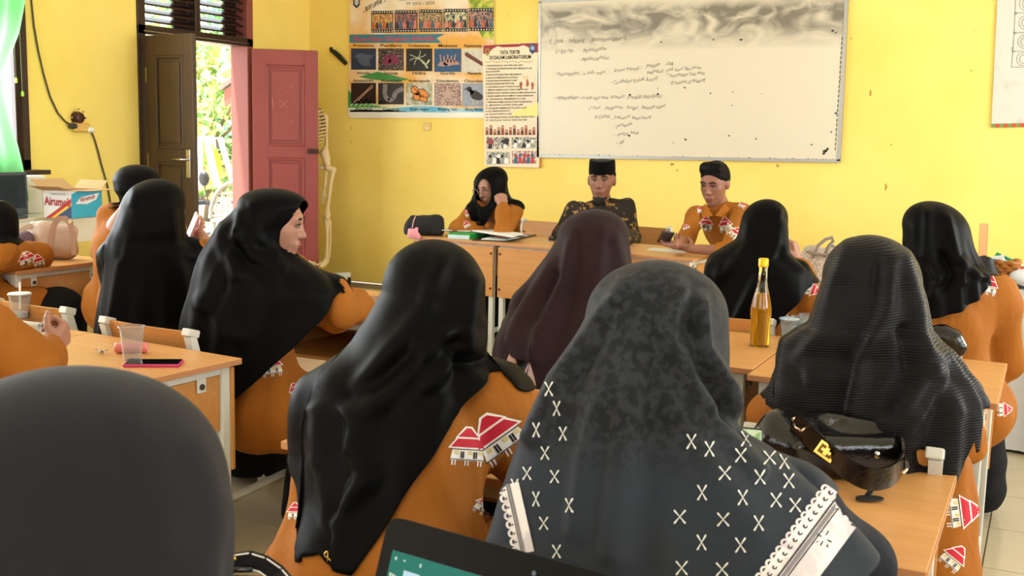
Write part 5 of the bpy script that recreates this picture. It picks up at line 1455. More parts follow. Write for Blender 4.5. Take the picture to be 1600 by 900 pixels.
p10.prints([(730, 700, 66, dict(ang=.06)), (778, 682, 96, dict(ang=-.62, skew=0, sy=.85)), (462, 800, 30, dict()), (758, 790, 40, dict(ang=.5)), (402, 862, 26, dict(ang=.2))])
_bv = bvh_of(_V, _Q); _r = Vector(P(512, 872, 1.0) - CAM).normalized(); _loc, _nn, _i, _dd = _bv.ray_cast(Vector(CAM), _r)
if _loc is not None:
    c = np.array(_loc) - np.array(_r) * .003
    MB().tube([c - CR * (.0052 * math.sin(t * 1.0)) + CD * (.0036 * t - .0113) for t in np.linspace(0, 6.283, 17)], .0014, 6).tube([c + CD * -.0113, c + CD * .0113], .0009, 6).build('scarf_pin', gold_m, _o, smooth=True)
# ---- woman in patterned grey scarf, nearest row
d = 1.6
p12 = away(P(1060, 980, 1.58)[:2], (1030, 407), d, -6, 'woman in charcoal headscarf with white crosses and lace border', tilt=20)
p12.pel = P(1065, 1010, 1.58)
p12.set(shR=P(1230, 790, 1.60), shL=P(870, 760, 1.62), elR=P(1335, 880, 1.68), elL=P(800, 900, 1.7), wrR=PZ(1225, 775, .74), wrL=PZ(1010, 760, .74))
p12.body()
p12.tunic(material=navy_m, hipr=.185, seed=8, chest=.135, amp=.003)
p12.skirt()
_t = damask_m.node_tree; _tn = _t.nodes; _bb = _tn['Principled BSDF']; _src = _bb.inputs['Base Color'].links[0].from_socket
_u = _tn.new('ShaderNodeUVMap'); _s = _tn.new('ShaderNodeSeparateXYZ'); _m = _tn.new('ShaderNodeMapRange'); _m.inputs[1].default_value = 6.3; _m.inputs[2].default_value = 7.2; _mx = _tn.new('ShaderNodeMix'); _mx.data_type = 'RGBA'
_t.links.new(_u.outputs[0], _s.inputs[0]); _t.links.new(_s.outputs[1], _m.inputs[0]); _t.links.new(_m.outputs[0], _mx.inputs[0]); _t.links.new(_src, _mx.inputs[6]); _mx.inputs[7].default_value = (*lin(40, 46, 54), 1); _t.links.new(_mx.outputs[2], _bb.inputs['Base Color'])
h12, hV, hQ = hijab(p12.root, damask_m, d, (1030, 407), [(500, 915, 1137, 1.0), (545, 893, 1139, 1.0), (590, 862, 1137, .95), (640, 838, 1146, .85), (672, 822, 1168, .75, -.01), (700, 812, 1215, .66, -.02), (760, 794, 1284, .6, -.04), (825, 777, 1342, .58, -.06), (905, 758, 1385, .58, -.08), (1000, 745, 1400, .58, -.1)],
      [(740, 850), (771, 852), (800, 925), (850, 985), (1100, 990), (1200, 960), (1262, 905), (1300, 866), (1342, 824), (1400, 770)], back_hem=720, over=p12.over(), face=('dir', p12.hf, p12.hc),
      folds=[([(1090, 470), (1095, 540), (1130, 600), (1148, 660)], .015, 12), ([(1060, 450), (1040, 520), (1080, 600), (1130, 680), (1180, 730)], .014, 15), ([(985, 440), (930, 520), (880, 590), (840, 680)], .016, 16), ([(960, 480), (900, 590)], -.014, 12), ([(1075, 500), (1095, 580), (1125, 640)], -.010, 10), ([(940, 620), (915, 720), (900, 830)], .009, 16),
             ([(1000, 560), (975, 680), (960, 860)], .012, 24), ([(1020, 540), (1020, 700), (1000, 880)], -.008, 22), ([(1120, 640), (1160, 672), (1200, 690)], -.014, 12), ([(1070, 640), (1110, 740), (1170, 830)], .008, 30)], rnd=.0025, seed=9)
b12 = bvh_of(hV, hQ)
crosses = [(858, 608), (870, 638), (838, 672), (880, 678), (824, 740), (867, 745), (852, 708), (805, 760), (838, 780), (890, 790), (815, 808), (850, 818), (870, 862), (822, 850), (1108, 702), (1165, 686), (1157, 712), (1202, 716), (1132, 740), (1187, 746), (1097, 770), (1160, 778), (1232, 752), (1062, 808), (1130, 812), (1212, 782), (1185, 818),
           (1096, 848), (1157, 852), (1065, 888), (1128, 890), (1242, 790), (800, 795), (1080, 690), (1225, 722)]
for k_, (x, y) in enumerate(crosses):
    mb = MB(); a0 = .95 + .1 * math.sin(k_); s_ = 12.5 if x > 950 else 12
    sxk = 1.0 if x > 950 else .75
    for a in (a0, math.pi - a0):
        for sg in (1, -1):
            dx, dy = math.cos(a) * sg * sxk, math.sin(a) * sg; nx, ny = -dy, dx
            tip = (x + dx * s_, y + dy * s_)
            project_poly(mb, [(x + nx * .5, y + ny * .5), (tip[0] + nx * 1.5, tip[1] + ny * 1.5), (tip[0] + dx * 2, tip[1] + dy * 2), (tip[0] - nx * 1.5, tip[1] - ny * 1.5), (x - nx * .5, y - ny * .5)], b12, 0, .0012, 9)
    if mb.f: mb.build('cross_stitch', mat('pale_thread', (206, 208, 204), .7), h12)
def ribbon(pts, off0, off1, mi, lift, mb, bvh):
    for (a, b) in zip(pts[:-1], pts[1:]):
        dv = np.array(b, float) - np.array(a, float); n_ = np.array([-dv[1], dv[0]]) / np.linalg.norm(dv)
        A, B_ = np.array(a), np.array(b)
        project_poly(mb, [tuple(A + n_ * off0), tuple(B_ + n_ * off0), tuple(B_ + n_ * off1), tuple(A + n_ * off1)], bvh, mi, lift, 8)
lace_m = mat('white_lace', (222, 216, 216), .8, color2=(196, 188, 192), scale=30, contrast=(.45, .6)); 
for nm, A_, B_, sgn, wid in (('lace_border', (1172, 916), (1290, 757), 1, 1.0), ('lace_border', (806, 868), (782, 760), 1, .42)):
    pts = [(A_[0] + (B_[0] - A_[0]) * t, A_[1] + (B_[1] - A_[1]) * t) for t in np.linspace(0, 1, 12)]
    mb = MB()
    w_ = wid
    ribbon(pts, 2, (78 if wid == 1 else 30), 0, .0014, mb, b12)
    ribbon(pts, 24 * w_, 27 * w_, 1, .0022, mb, b12); ribbon(pts, 29 * w_, 35 * w_, 2, .0022, mb, b12); ribbon(pts, 37 * w_, 39 * w_, 1, .0022, mb, b12)
    n = 15 if wid == 1 else 8
    L = np.array(B_, float) - np.array(A_, float); Ln = np.linalg.norm(L); t_ = L / Ln; n_ = np.array([-t_[1], t_[0]])
    for q in range(n):
        c = np.array(A_) + L * (q + .5) / n
        r_ = Ln / n * .5
        arc = [tuple(c + t_ * r_ * math.cos(a) - n_ * r_ * 1.0 * math.sin(a) + n_ * 2.5) for a in np.linspace(0, math.pi, 8)]
        project_poly(mb, arc, b12, 0, .0013, 8)
        arc2 = [tuple(c + t_ * r_ * .55 * math.cos(a) - n_ * r_ * .5 * math.sin(a) + n_ * 3) for a in np.linspace(0, math.pi, 7)]
        project_poly(mb, arc2, b12, 1, .0018, 8)
        for (o1, rr) in ((13 * w_, 4.2 * (w_ ** .5)),):
            cc = c + n_ * o1
            project_poly(mb, [tuple(cc + np.array([math.cos(a), math.sin(a)]) * rr * (1 if a < 4.5 else .45)) for a in np.linspace(0, 6.283, 9)[:-1]], b12, 1, .002, 8)
            project_poly(mb, [tuple(cc + np.array([math.cos(a), math.sin(a)]) * rr * .45) for a in np.linspace(0, 6.283, 7)[:-1]], b12, 0, .0026, 8)
    if wid == 1:
        cc = np.array([1287, 842.])
        for q in range(4):
            a = q * math.pi / 2 + .5; v = np.array([math.cos(a), math.sin(a)])
            project_poly(mb, [tuple(cc + v * 5 + np.array([-v[1], v[0]]) * 1), tuple(cc + v * 13 + np.array([-v[1], v[0]]) * 1.2), tuple(cc + v * 13 - np.array([-v[1], v[0]]) * 1.2), tuple(cc + v * 5 - np.array([-v[1], v[0]]) * 1)], b12, 1, .002, 8)
            v2 = np.array([math.cos(a + .7), math.sin(a + .7)]); project_poly(mb, [tuple(cc + v2 * 9 + np.array([2, 0])), tuple(cc + v2 * 15 + np.array([1, 2])), tuple(cc + v2 * 12 + np.array([-2, 1]))], b12, 1, .002, 8)
    mb.build(nm, [lace_m, mat('lace_dark', (48, 46, 52), .8), mat('lace_grey', (120, 116, 122), .8)], h12)

# ---- woman in ribbed black scarf
d = 2.42
p14 = away(P(1372, 800, 2.5)[:2], (1362, 367), d, 6, 'woman in ribbed black headscarf with frayed hem, behind the leather handbag', tilt=14)
p14.pel = P(1372, 800, 2.5)
p14.set(shR=P(1478, 622, 2.42), shL=P(1250, 620, 2.42), elR=P(1500, 690, 2.62), elL=P(1208, 650, 2.55), wrR=PZ(1440, 590, .74), wrL=PZ(1262, 600, .74))
p14.body()
p14.tunic(hipr=.17, seed=5, chest=.135, extra=[rc(P(1478, 730, 2.4), P(1488, 880, 2.38), .05, .05, .05), rc(P(1440, 780, 2.4), P(1470, 890, 2.36), .07, .06, .05)])
p14.skirt()
hijab(p14.root, ribm, d, (1362, 367), [(440, 1287, 1437, 1.0), (475, 1277, 1446, 1.0), (505, 1268, 1449, 1.0), (525, 1240, 1462, .8), (545, 1222, 1484, .66), (580, 1217, 1508, .6, -.02), (620, 1221, 1527, .58, -.03), (680, 1228, 1524, .58, -.04), (760, 1236, 1515, .58, -.05)],
      [(1210, 640), (1225, 655), (1240, 700), (1280, 745), (1350, 770), (1430, 765), (1472, 730), (1492, 705), (1508, 690), (1506, 660), (1526, 622)], back_hem=600, over=p14.over(), face=('dir', p14.hf, p14.hc),
      folds=[([(1390, 400), (1385, 480), (1345, 560), (1330, 640)], .014, 13), ([(1410, 400), (1430, 470), (1440, 540), (1470, 560)], .012, 12), ([(1370, 420), (1360, 500), (1320, 560), (1300, 660)], -.010, 13), ([(1425, 540), (1440, 580), (1400, 640), (1360, 690)], .018, 16),
             ([(1450, 575), (1470, 585), (1440, 640), (1400, 690)], .012, 14), ([(1415, 520), (1422, 580), (1390, 630)], -.016, 12), ([(1330, 380), (1300, 450), (1280, 520), (1245, 560)], .008, 12), ([(1480, 590), (1470, 660), (1450, 720)], -.008, 14)], rnd=.0025, seed=2, nz=.002)
p14.prints([(1502, 800, 60, dict(ang=1.45)), (1490, 872, 46, dict(ang=.7)), (1226, 628, 20, dict(ang=.3))])

# ---- rightmost woman
d = 3.68
p15 = away(P(1482, 640, 3.75)[:2], (1455, 314), d, 8, 'rightmost woman seen from behind in black headscarf and ochre tunic', tilt=8, turn=14)
p15.pel = P(1484, 640, 3.78)
p15.set(shR=P(1560, 470, 3.72), shL=P(1432, 475, 3.7), elR=P(1572, 565, 3.78), elL=P(1420, 545, 3.9), wrR=P(1572, 565, 3.78) + [-.12, .27, .06], wrL=PZ(1440, 520, .74))
p15.body()
p15.tunic(hipr=.175, seed=6, chest=.155, extra=[rc(P(1440, 470, 3.7), P(1545, 470, 3.72), .09, .09, .05)])
p15.skirt()
hijab(p15.root, black_m, d, (1455, 314), [(362, 1413, 1514, 1.0), (385, 1415, 1518, 1.0), (405, 1416, 1526, .95), (430, 1412, 1538, .8, -.02), (460, 1408, 1540, .7, -.04), (500, 1404, 1544, .66, -.05)],
      [(1395, 500), (1449, 495), (1475, 488), (1499, 478), (1531, 454), (1538, 436), (1545, 430)], back_hem=440, over=p15.over(), face=('dir', p15.hf, p15.hc),
      folds=[([(1450, 330), (1448, 400), (1470, 440), (1440, 480)], .012, 8), ([(1480, 340), (1495, 400), (1510, 420), (1536, 432)], .012, 7), ([(1470, 400), (1490, 430), (1470, 450)], -.012, 7), ([(1500, 410), (1505, 440)], .010, 7), ([(1430, 350), (1425, 420)], .006, 8)], rnd=.003, seed=13)
p15.prints([(1545, 447, 34, dict(ang=.25)), (1568, 640, 26, dict(ang=1.5))])

# ---- woman behind the yellow bottle
d = 4.25
p13 = away(P(1190, 560, 4.3)[:2], (1200, 311), d, 4, 'woman in black headscarf resting her cheek on her hand behind the bottle', tilt=6, turn=-12)
p13.pel = P(1188, 560, 4.32)
p13.set(shR=P(1240, 432, 4.25), shL=P(1128, 430, 4.25), elR=PZ(1268, 478, .74), elL=P(1105, 500, 4.5), wrR=P(1246, 412, 4.42), wrL=PZ(1180, 470, .74))
p13.h = .005
p13.body(handR=dict(d=(-.25, .1, 1), n=(-1, .1, 0), l=(0, -1, .2), curl=(.9, 1.1, .8)))
p13.tunic(hipr=.17, seed=7, chest=.13, cuff=.86)
p13.skirt()
hijab(p13.root, black_m, d, (1200, 311), [(348, 1158, 1230, 1.0), (372, 1152, 1231, 1.0), (388, 1130, 1232, .85), (402, 1110, 1240, .72), (425, 1102, 1260, .66), (465, 1102, 1264, .64), (515, 1104, 1264, .64)],
      [(1095, 540), (1140, 545), (1170, 535), (1204, 513), (1243, 467), (1260, 443), (1266, 430)], back_hem=430, over=p13.over(), face=('dir', p13.hf, p13.hc),
      folds=[([(1215, 330), (1212, 380), (1185, 430), (1150, 500)], .012, 7), ([(1170, 350), (1165, 390), (1130, 430)], .008, 8), ([(1222, 350), (1225, 400), (1250, 420)], .010, 6), ([(1200, 390), (1190, 440)], -.008, 6)], rnd=.003, seed=21)
p13.prints([(1268, 452, 26, dict(ang=1.9)), (1222, 492, 24, dict(ang=-.3))])

# ---- woman in dark maroon scarf
d = 3.05
p11 = away(P(905, 640, 3.1)[:2], (932, 327), d, 4, 'woman in dark maroon headscarf and black-and-pink batik dress', tilt=12)
p11.pel = P(895, 650, 3.12)
p11.set(shR=P(985, 470, 3.05), shL=P(835, 480, 3.05), elR=P(1005, 540, 3.2), elL=P(800, 560, 3.2), wrR=PZ(960, 500, .74), wrL=PZ(860, 500, .74))
p11.body()
p11.tunic(material=batik2_m, hipr=.18, seed=11, chest=.13, name='batik_dress')
p11.skirt()
hijab(p11.root, maroon_m, d, (932, 327), [(375, 869, 983, 1.0), (398, 856, 986, 1.0), (420, 840, 990, .9), (450, 818, 1000, .75), (490, 794, 1012, .66, -.02), (540, 772, 1022, .62, -.04), (620, 770, 1026, .62, -.06)],
      [(765, 560), (775, 592), (782, 590), (790, 548), (838, 556), (845, 606), (862, 612), (950, 630), (1030, 630)], back_hem=500, over=p11.over(), face=('dir', p11.hf, p11.hc),
      folds=[([(895, 380), (880, 440), (850, 500), (838, 560)], .014, 10), ([(905, 370), (895, 450), (880, 520), (850, 600)], -.008, 8), ([(940, 360), (930, 450), (900, 560)], .009, 12), ([(960, 370), (975, 430), (985, 500)], .008, 10), ([(862, 410), (830, 470), (795, 530)], .010, 10), ([(870, 430), (840, 500)], -.010, 8)], rnd=.0025, seed=17)

# ---- woman in the long black scarf at left, hands with a phone
d = 4.0
p5 = away(P(236, 560, 4.05)[:2], (247, 279), d, -10, 'woman in long black headscarf holding a phone, left of the profile woman', tilt=14, turn=-25)
p5.pel = P(236, 560, 4.05)
p5.set(shR=P(295, 400, 4.05), shL=P(185, 400, 4.0), elR=P(322, 440, 4.15), elL=P(178, 470, 4.2), wrR=P(318, 375, 4.3), wrL=PZ(250, 420, .78))
p5.h = .0045
p5.body(handR=dict(d=(-.75, .25, .15), n=(-.3, .9, .2), l=(.1, 0, 1), curl=(.6, .8, .5), thumb=(.5, .7, .5)))
p5.tunic(material=mat('ochre_cotton', (197, 118, 22)), hipr=.17, seed=12, cuff=.7)
p5.skirt()
hijab(p5.root, black_m, d, (247, 279), [(325, 190, 288, 1.0), (350, 181, 290, 1.0), (372, 172, 290, .9), (395, 168, 305, .75), (430, 165, 312, .66), (500, 154, 316, .62), (560, 148, 318, .62)], [(140, 560), (230, 575), (330, 560)], back_hem=430, over=p5.over(), face=('dir', p5.hf, p5.hc),
      folds=[([(215, 300), (200, 350), (190, 420), (178, 500)], .010, 9), ([(205, 330), (190, 400)], -.006, 7), ([(270, 330), (275, 380), (300, 400)], .008, 8)], rnd=.003, seed=23)

# ---- woman in profile
d = 3.65
p6 = Person('woman in profile facing right, black headscarf and ochre tunic', P(415, 640, 3.72)[:2], -64, P(428, 352, d), tilt=10, h=.0045)
p6.pel = P(410, 640, 3.74)
p6.kn = [P(500, 655, 3.80), P(505, 640, 4.05)]; p6.an = [k_ * [1, 1, 0] + Z(.05) + p6.f * .03 for k_ in p6.kn]
p6.set(shR=P(398, 430, 3.62), shL=P(455, 425, 3.88), elR=PZ(525, 492, .745), elL=PZ(520, 475, .745), wrR=PZ(568, 478, .745), wrL=PZ(560, 470, .745))
p6.hc = P(430, 352, d)
p6.body(closed=.5)
p6.tunic(hipr=.18, seed=14, chest=.14, front=.36, extra=[rc(P(520, 455, 3.72), P(533, 485, 3.7), .06, .06, .04)], amp=.004)
p6.skirt()
hijab(p6.root, black_m, d, (424, 294), [(322, 372, 481, .86), (340, 356, 471, .86), (360, 338, 457, .86), (382, 324, 450, .84), (398, 315, 466, .8), (412, 310, 486, .76), (438, 304, 519, .66), (456, 301, 531, .64), (500, 290, 532, .6), (560, 286, 528, .58), (640, 284, 522, .58)],
      over=(p6.tbvh(),), face=('dir', p6.hf, p6.hc, .062), hem=[(280, 650), (300, 648), (350, 624), (402, 580), (456, 532), (498, 492), (529, 452), (540, 440)], back_hem=470,
      folds=[([(380, 330), (372, 370), (400, 400), (440, 420)], .012, 9), ([(375, 360), (362, 400), (372, 430)], .012, 8), ([(350, 350), (340, 420), (320, 480)], .010, 10), ([(395, 320), (400, 370), (430, 395)], .008, 8), ([(365, 380), (385, 410), (420, 430)], -.010, 7), ([(340, 400), (350, 450)], -.008, 9), ([(310, 470), (350, 520), (380, 530)], .006, 12)], rnd=.0025, seed=31)
p6.prints([(424, 572, 40, dict(ang=-.15)), (461, 610, 24, dict(ang=-.4)), (322, 640, 20, dict())])

# ---- woman beyond, beside the cardboard box
d = 4.9
p4 = away(P(190, 470, 5.0)[:2], (216, 257), d, 4, 'woman in black headscarf half hidden beside the cardboard box', tilt=22, turn=-20)
p4.pel = P(196, 480, 5.0)
p4.set(shR=P(235, 345, 4.95), shL=P(176, 340, 4.95), elR=P(250, 400, 5.1), elL=P(163, 392, 5.0), wrR=PZ(235, 395, .74), wrL=PZ(190, 380, .74))
p4.body(); p4.tunic(hipr=.18, seed=15, chest=.13); p4.skirt()
hijab(p4.root, black_m, d, (214, 257), [(284, 178, 251, 1.0), (297, 180, 252, 1.0), (310, 188, 252, 1.0), (325, 190, 255, .9), (345, 190, 258, .8)], [(170, 306), (188, 309), (200, 330), (260, 350)], back_hem=330, over=p4.over(), face=('dir', p4.hf, p4.hc), rnd=.002, seed=33)

# ---- woman at the far left edge
d = 5.0
p7 = Person('woman at the far left edge leaning an ochre sleeve on the desk', P(-60, 470, 5.0)[:2], -20, P(-8, 352, d), tilt=20)
p7.pel = P(-60, 480, 5.0)
p7.set(shR=P(-5, 400, 4.95), shL=P(-70, 400, 5.05), elR=PZ(62, 400, .75), elL=PZ(-60, 410, .75), wrR=PZ(-20, 402, .75), wrL=PZ(-40, 395, .75))
p7.body(); p7.tunic(hipr=.18, seed=16, sleeve=1.0, extra=[rc(P(0, 398, 4.9), PZ(55, 400, .75), .07, .055, .04)]); p7.skirt()
hijab(p7.root, black_m, d, (-10, 313), [(345, -46, 28, 1.0), (365, -50, 28, 1.0), (385, -62, 20, .9), (420, -80, 10, .8)], [(-80, 400), (-20, 420), (10, 395), (30, 370)], back_hem=400, over=p7.over(), face=('dir', p7.hf, p7.hc), rnd=.002, seed=34)
p7.prints([(42, 404, 34, dict(ang=-.35, sy=.7)), (60, 408, 22, dict(ang=-.3))])

# ---- woman with rolled paper at the left edge
p8 = Person('woman cut off at the left edge, ochre sleeve, hand gripping rolled paper', PZ(-150, 900, 0)[:2], -10, P(-160, 330, 2.75), tilt=12, h=.004)
p8.pel = P(-150, 720, 2.7)
p8.set(shR=P(-25, 520, 2.72), shL=P(-260, 490, 2.75), elR=PZ(52, 575, .755), elL=P(-280, 600, 2.9), wrR=PZ(78, 548, .765), wrL=PZ(-150, 540, .75))
p8.body(handR=dict(d=(-.15, .75, .45), n=(-.8, -.2, .1), l=(-.2, -.3, 1), curl=(1.1, 1.3, .8), thumb=(.6, .4, .7)), head=True)
p8.tunic(hipr=.2, seed=18, sleeve=1.12, cuff=.75, extra=[rc(P(-20, 525, 2.7), PZ(58, 572, .755), .07, .06, .04)]); p8.skirt()
hijab(p8.root, black_m, 2.75, (-160, 250), [(330, -235, -85, 1.0), (370, -240, -80, 1.0), (420, -290, -60, .8), (480, -310, -40, .7)], [(-320, 470), (-160, 540), (-30, 470)], back_hem=450, over=p8.over(), face=('dir', p8.hf, p8.hc), rnd=.003, seed=36)

# ---- blurred woman nearest the camera
d = .82
p9 = away(P(110, 1300, .8)[:2], (105, 578), d, -2, 'out-of-focus woman in charcoal headscarf nearest at bottom left', tilt=10)
p9.body(face=False); p9.tunic(seed=19, hipr=.2, material=ochre_m); p9.skirt()
hijab(p9.root, charcoal_m, d, (105, 578), [(790, -130, 351, 1.0), (850, -138, 354, 1.0), (920, -140, 350, 1.0), (1000, -160, 360, .9), (1100, -260, 440, .7), (1250, -300, 480, .6)], [(-320, 1250), (500, 1250)], back_hem=1150, face=('dir', p9.hf, p9.hc), rnd=.002, seed=41, domep=2.5,
      folds=[([(300, 700), (330, 800), (320, 900)], .006, 30), ([(200, 640), (260, 760), (270, 900)], .004, 40)])

# ---- woman with glasses at the front table
d = 7.35
p1 = Person('woman with glasses at the front table, cheek resting on her fist', (-3.40, 6.86), 180, P(766, 294, d), tilt=20, turn=-16, h=.0042)
p1.pel = np.array([-3.42, 6.88, .515])
p1.set(shR=P(744, 329, 7.32), shL=P(803, 328, 7.32), elR=PZ(716, 357, .75), elL=PZ(786, 362, .745), wrR=PZ(752, 361, .735), wrL=P(785, 324, 7.06))
hu = Z(1.)
p1.body(handL=dict(d=(-.35, .28, .9), n=(-.6, .75, 0), l=(.3, .8, .3), curl=(1.0, 1.3, .9), thumb=(.6, .4, .6)), handR=dict(d=(1, -.15, 0), n=(0, 0, -1), l=(0, 1, 0), curl=(.5, .6, .4)), closed=.8, sc=.93)
p1.tunic(hipr=.17, seed=24, chest=.135, cuff=.88, h=.0075)
p1.skirt()
hijab(p1.root, black_m, d, (773, 260), [(285, 740, 792, 1.0), (300, 740, 795, 1.0), (310, 737, 800, .9), (318, 735, 811, .72, -.02), (335, 736, 812, .7, -.04), (352, 738, 806, .7, -.05)],
      [(730, 340), (738, 344), (748, 348), (758, 350), (766, 335), (775, 322), (800, 316), (812, 322)], back_hem=330, over=(p1.tbvh(),), reach=.10, face=('px', 755, 301, 12.5, 22), rnd=.0015, seed=51, N=160, ML=110,
      folds=[([(790, 280), (785, 310), (760, 330)], .006, 4), ([(750, 320), (752, 345)], .006, 4)])
p1.prints([(731, 334, 12, dict(ang=-.5, mx=4)), (729, 351, 13, dict(ang=-.5, mx=4)), (776, 316, 11, dict(ang=.1, sy=.5, mx=4))])
gm = mat('spectacle_rim', (150, 130, 116), .3, metal=.6); gl_ = MB()
Lg = lambda a, b, z: p1.hc + p1.hs * a + p1.hf * b + p1.hu * z
for k in (-1, 1): gl_.tube([Lg(k * .034 + .025 * math.cos(a), .112, .014 + .021 * math.sin(a)) for a in np.linspace(0, 6.283, 21)[:-1]], .0016, 6, closed=True)
gl_.tube([Lg(-.009, .113, .018), Lg(.009, .113, .018)], .0015, 6)
for k in (-1, 1): gl_.tube([Lg(k * .059, .110, .018), Lg(k * .078, .06, .02), Lg(k * .08, 0, .015)], .0015, 6)
gl_.build('spectacles', gm, p1.root, smooth=True)

# ---- man in the black cap
d = 7.35
p2 = Person('man in black cap and beard wearing dark brown-gold batik', (-2.62, 6.92), 186, P(940, 284, d), skin=skin2_m, tilt=4, turn=6, h=.0042)
p2.pel = np.array([-2.60, 6.95, .515])
p2.set(shR=P(898, 330, 7.3), shL=P(978, 325, 7.4), elR=P(876, 366, 7.2), elL=P(988, 372, 7.3), wrR=PZ(915, 385, .74), wrL=PZ(955, 385, .74))
p2.body(closed=.75, lip=lip2_m, sc=1.06, brow=.005)
p2.tunic(material=batik_m, hipr=.18, seed=25, chest=.16, name='batik_shirt', h=.0075, puff=False)
p2.skirt(name='trousers', flare=.09)
Lh = lambda a, b, z: p2.hc + p2.hs * a + p2.hf * b + p2.hu * z
cp_ = MB(); n = 40; V = []; F = []
for i, (zz, sc_) in enumerate(((.052, 1.05), (.060, 1.07), (.10, 1.06), (.132, 1.03), (.144, .97), (.147, .6), (.146, .0))):
    for j in range(n):
        a = 2 * math.pi * j / n; V.append(Lh(.083 * sc_ * math.cos(a), -.010 + .104 * sc_ * math.sin(a), zz + (.006 * math.cos(2 * a) if 0 < i < 5 else 0)))
for i in range(6):
    for j in range(n): F.append((i * n + j, i * n + (j + 1) % n, (i + 1) * n + (j + 1) % n, (i + 1) * n + j))
cp_.add(V, F); cp_.build('cap', mat('black_velvet', (10, 10, 11), .85, sheen=.05, spec=.05), p2.root, smooth='auto')
hm = mat('dark_hair', (14, 12, 12), .55, var=.3, scale=60, spec=.12); 
V_, Q_ = sdf_mesh([rc(Lh(0, .070, -.104), Lh(0, .074, -.128), .028, .022, .02), rc(Lh(-.036, .056, -.098), Lh(0, .073, -.118), .012, .022, .02), rc(Lh(.036, .056, -.098), Lh(0, .073, -.118), .012, .022, .02)], .0045, wrinkle(.002, 3, 160))
np_obj('beard', V_, Q_, mat('beard_dark', (30, 25, 24), .85, var=.4, scale=90), p2.root)
for k in (-1, 1):
    V_, Q_ = sdf_mesh([rc(Lh(k * .073, -.02, .045), Lh(k * .075, .005, .0), .016, .008, .02), rc(Lh(k * .066, -.06, .045), Lh(k * .058, -.07, -.02), .022, .016, .02)], .005)
    np_obj('side_hair', V_, Q_, hm, p2.root)

# ---- young man with a phone
d = 7.0
p3 = Person('young man in ochre shirt with printed houses looking at a phone', (-1.80, 6.82), 176, P(1117, 289, d), skin=skin2_m, tilt=16, turn=-6, h=.0042)
p3.pel = np.array([-1.72, 6.85, .515])
p3.set(shR=P(1088, 338, 6.95), shL=P(1158, 334, 7.0), elR=P(1072, 374, 6.82), elL=PZ(1141, 392, .745), wrR=PZ(1055, 383, .765), wrL=PZ(1080, 389, .745))
p3.body(handR=dict(d=U(PZ(1035, 378, .77) - PZ(1055, 383, .765)), n=(.1, -.3, 1), l=(.8, .3, .4), curl=(.6, .9, .6)), handL=dict(d=U(PZ(1045, 380, .76) - PZ(1080, 389, .745)), n=(-.2, -.2, 1), l=(-.3, .8, .3), curl=(.5, .8, .5)), closed=.95, lip=lip2_m, sc=1.06, brow=.0042)
p3.tunic(hipr=.17, seed=26, chest=.13, cuff=.30, name='shirt', h=.0075, puff=False, sleeve=.95)
p3.skirt(name='trousers', flare=.09)
Lh3 = lambda a, b, z: p3.hc + p3.hs * a + p3.hf * b + p3.hu * z
R3_ = np.stack([p3.hs, p3.hf, p3.hu], 1)
V_, Q_ = sdf_mesh([el(Lh3(0, -.018, .060), (.089, .104, .092), R3_, .02), rc(Lh3(-.045, .028, .125), Lh3(.045, .034, .130), .024, .026, .04), rc(Lh3(.0, .046, .126), Lh3(.05, .035, .110), .020, .020, .03),
                   rc(Lh3(-.080, -.02, .05), Lh3(-.082, .004, .012), .013, .006, .02), rc(Lh3(.080, -.02, .05), Lh3(.082, .004, .012), .013, .006, .02), rc(Lh3(-.04, -.085, .03), Lh3(-.04, -.085, -.03), .025, .018, .03), rc(Lh3(.04, -.085, .03), Lh3(.04, -.085, -.03), .025, .018, .03),
                   sub(Lh3(0, .125, .0), (.095, .10, .098), R3_, .012)], .0045, wrinkle(.0016, 9, 190))
np_obj('hair', V_, Q_, hm, p3.root)
cl = MB()
nk = p3.nb
for k in (-1, 1):
    a = P(1117 + k * 15, 318, 6.93); b = P(1117 + k * 2 - 1, 337, 6.84); c = P(1117 + k * 17 - 2, 340, 6.84); e = P(1117 + k * 23, 326, 6.93)
    cl.add([a, b, c, e, a + CF * .006, b + CF * .006, c + CF * .006, e + CF * .006], [(0, 1, 2, 3), (7, 6, 5, 4), (0, 4, 5, 1), (1, 5, 6, 2), (2, 6, 7, 3), (3, 7, 4, 0)])
cl.build('collar', ochre_m, p3.root)
p3.prints([(1103, 350, 26, dict(ang=.1, mx=4)), (1134, 352, 26, dict(ang=-.15, mx=4)), (1096, 327, 16, dict(mx=4)), (1147, 364, 22, dict(ang=.8, mx=4)), (1072, 355, 14, dict(ang=-.4, mx=4, sy=.6)), (1160, 320, 14, dict(ang=.5, mx=4))])

# ================================================================== things on the desks
def Rz(a): return Matrix.Rotation(a, 3, 'Z')
lea_m = mat('black_glossy_leather', (14, 13, 14), .2, bump=.08, bscale=120, spec=.6)
brk = mat('black_plastic', (18, 18, 20), .4)
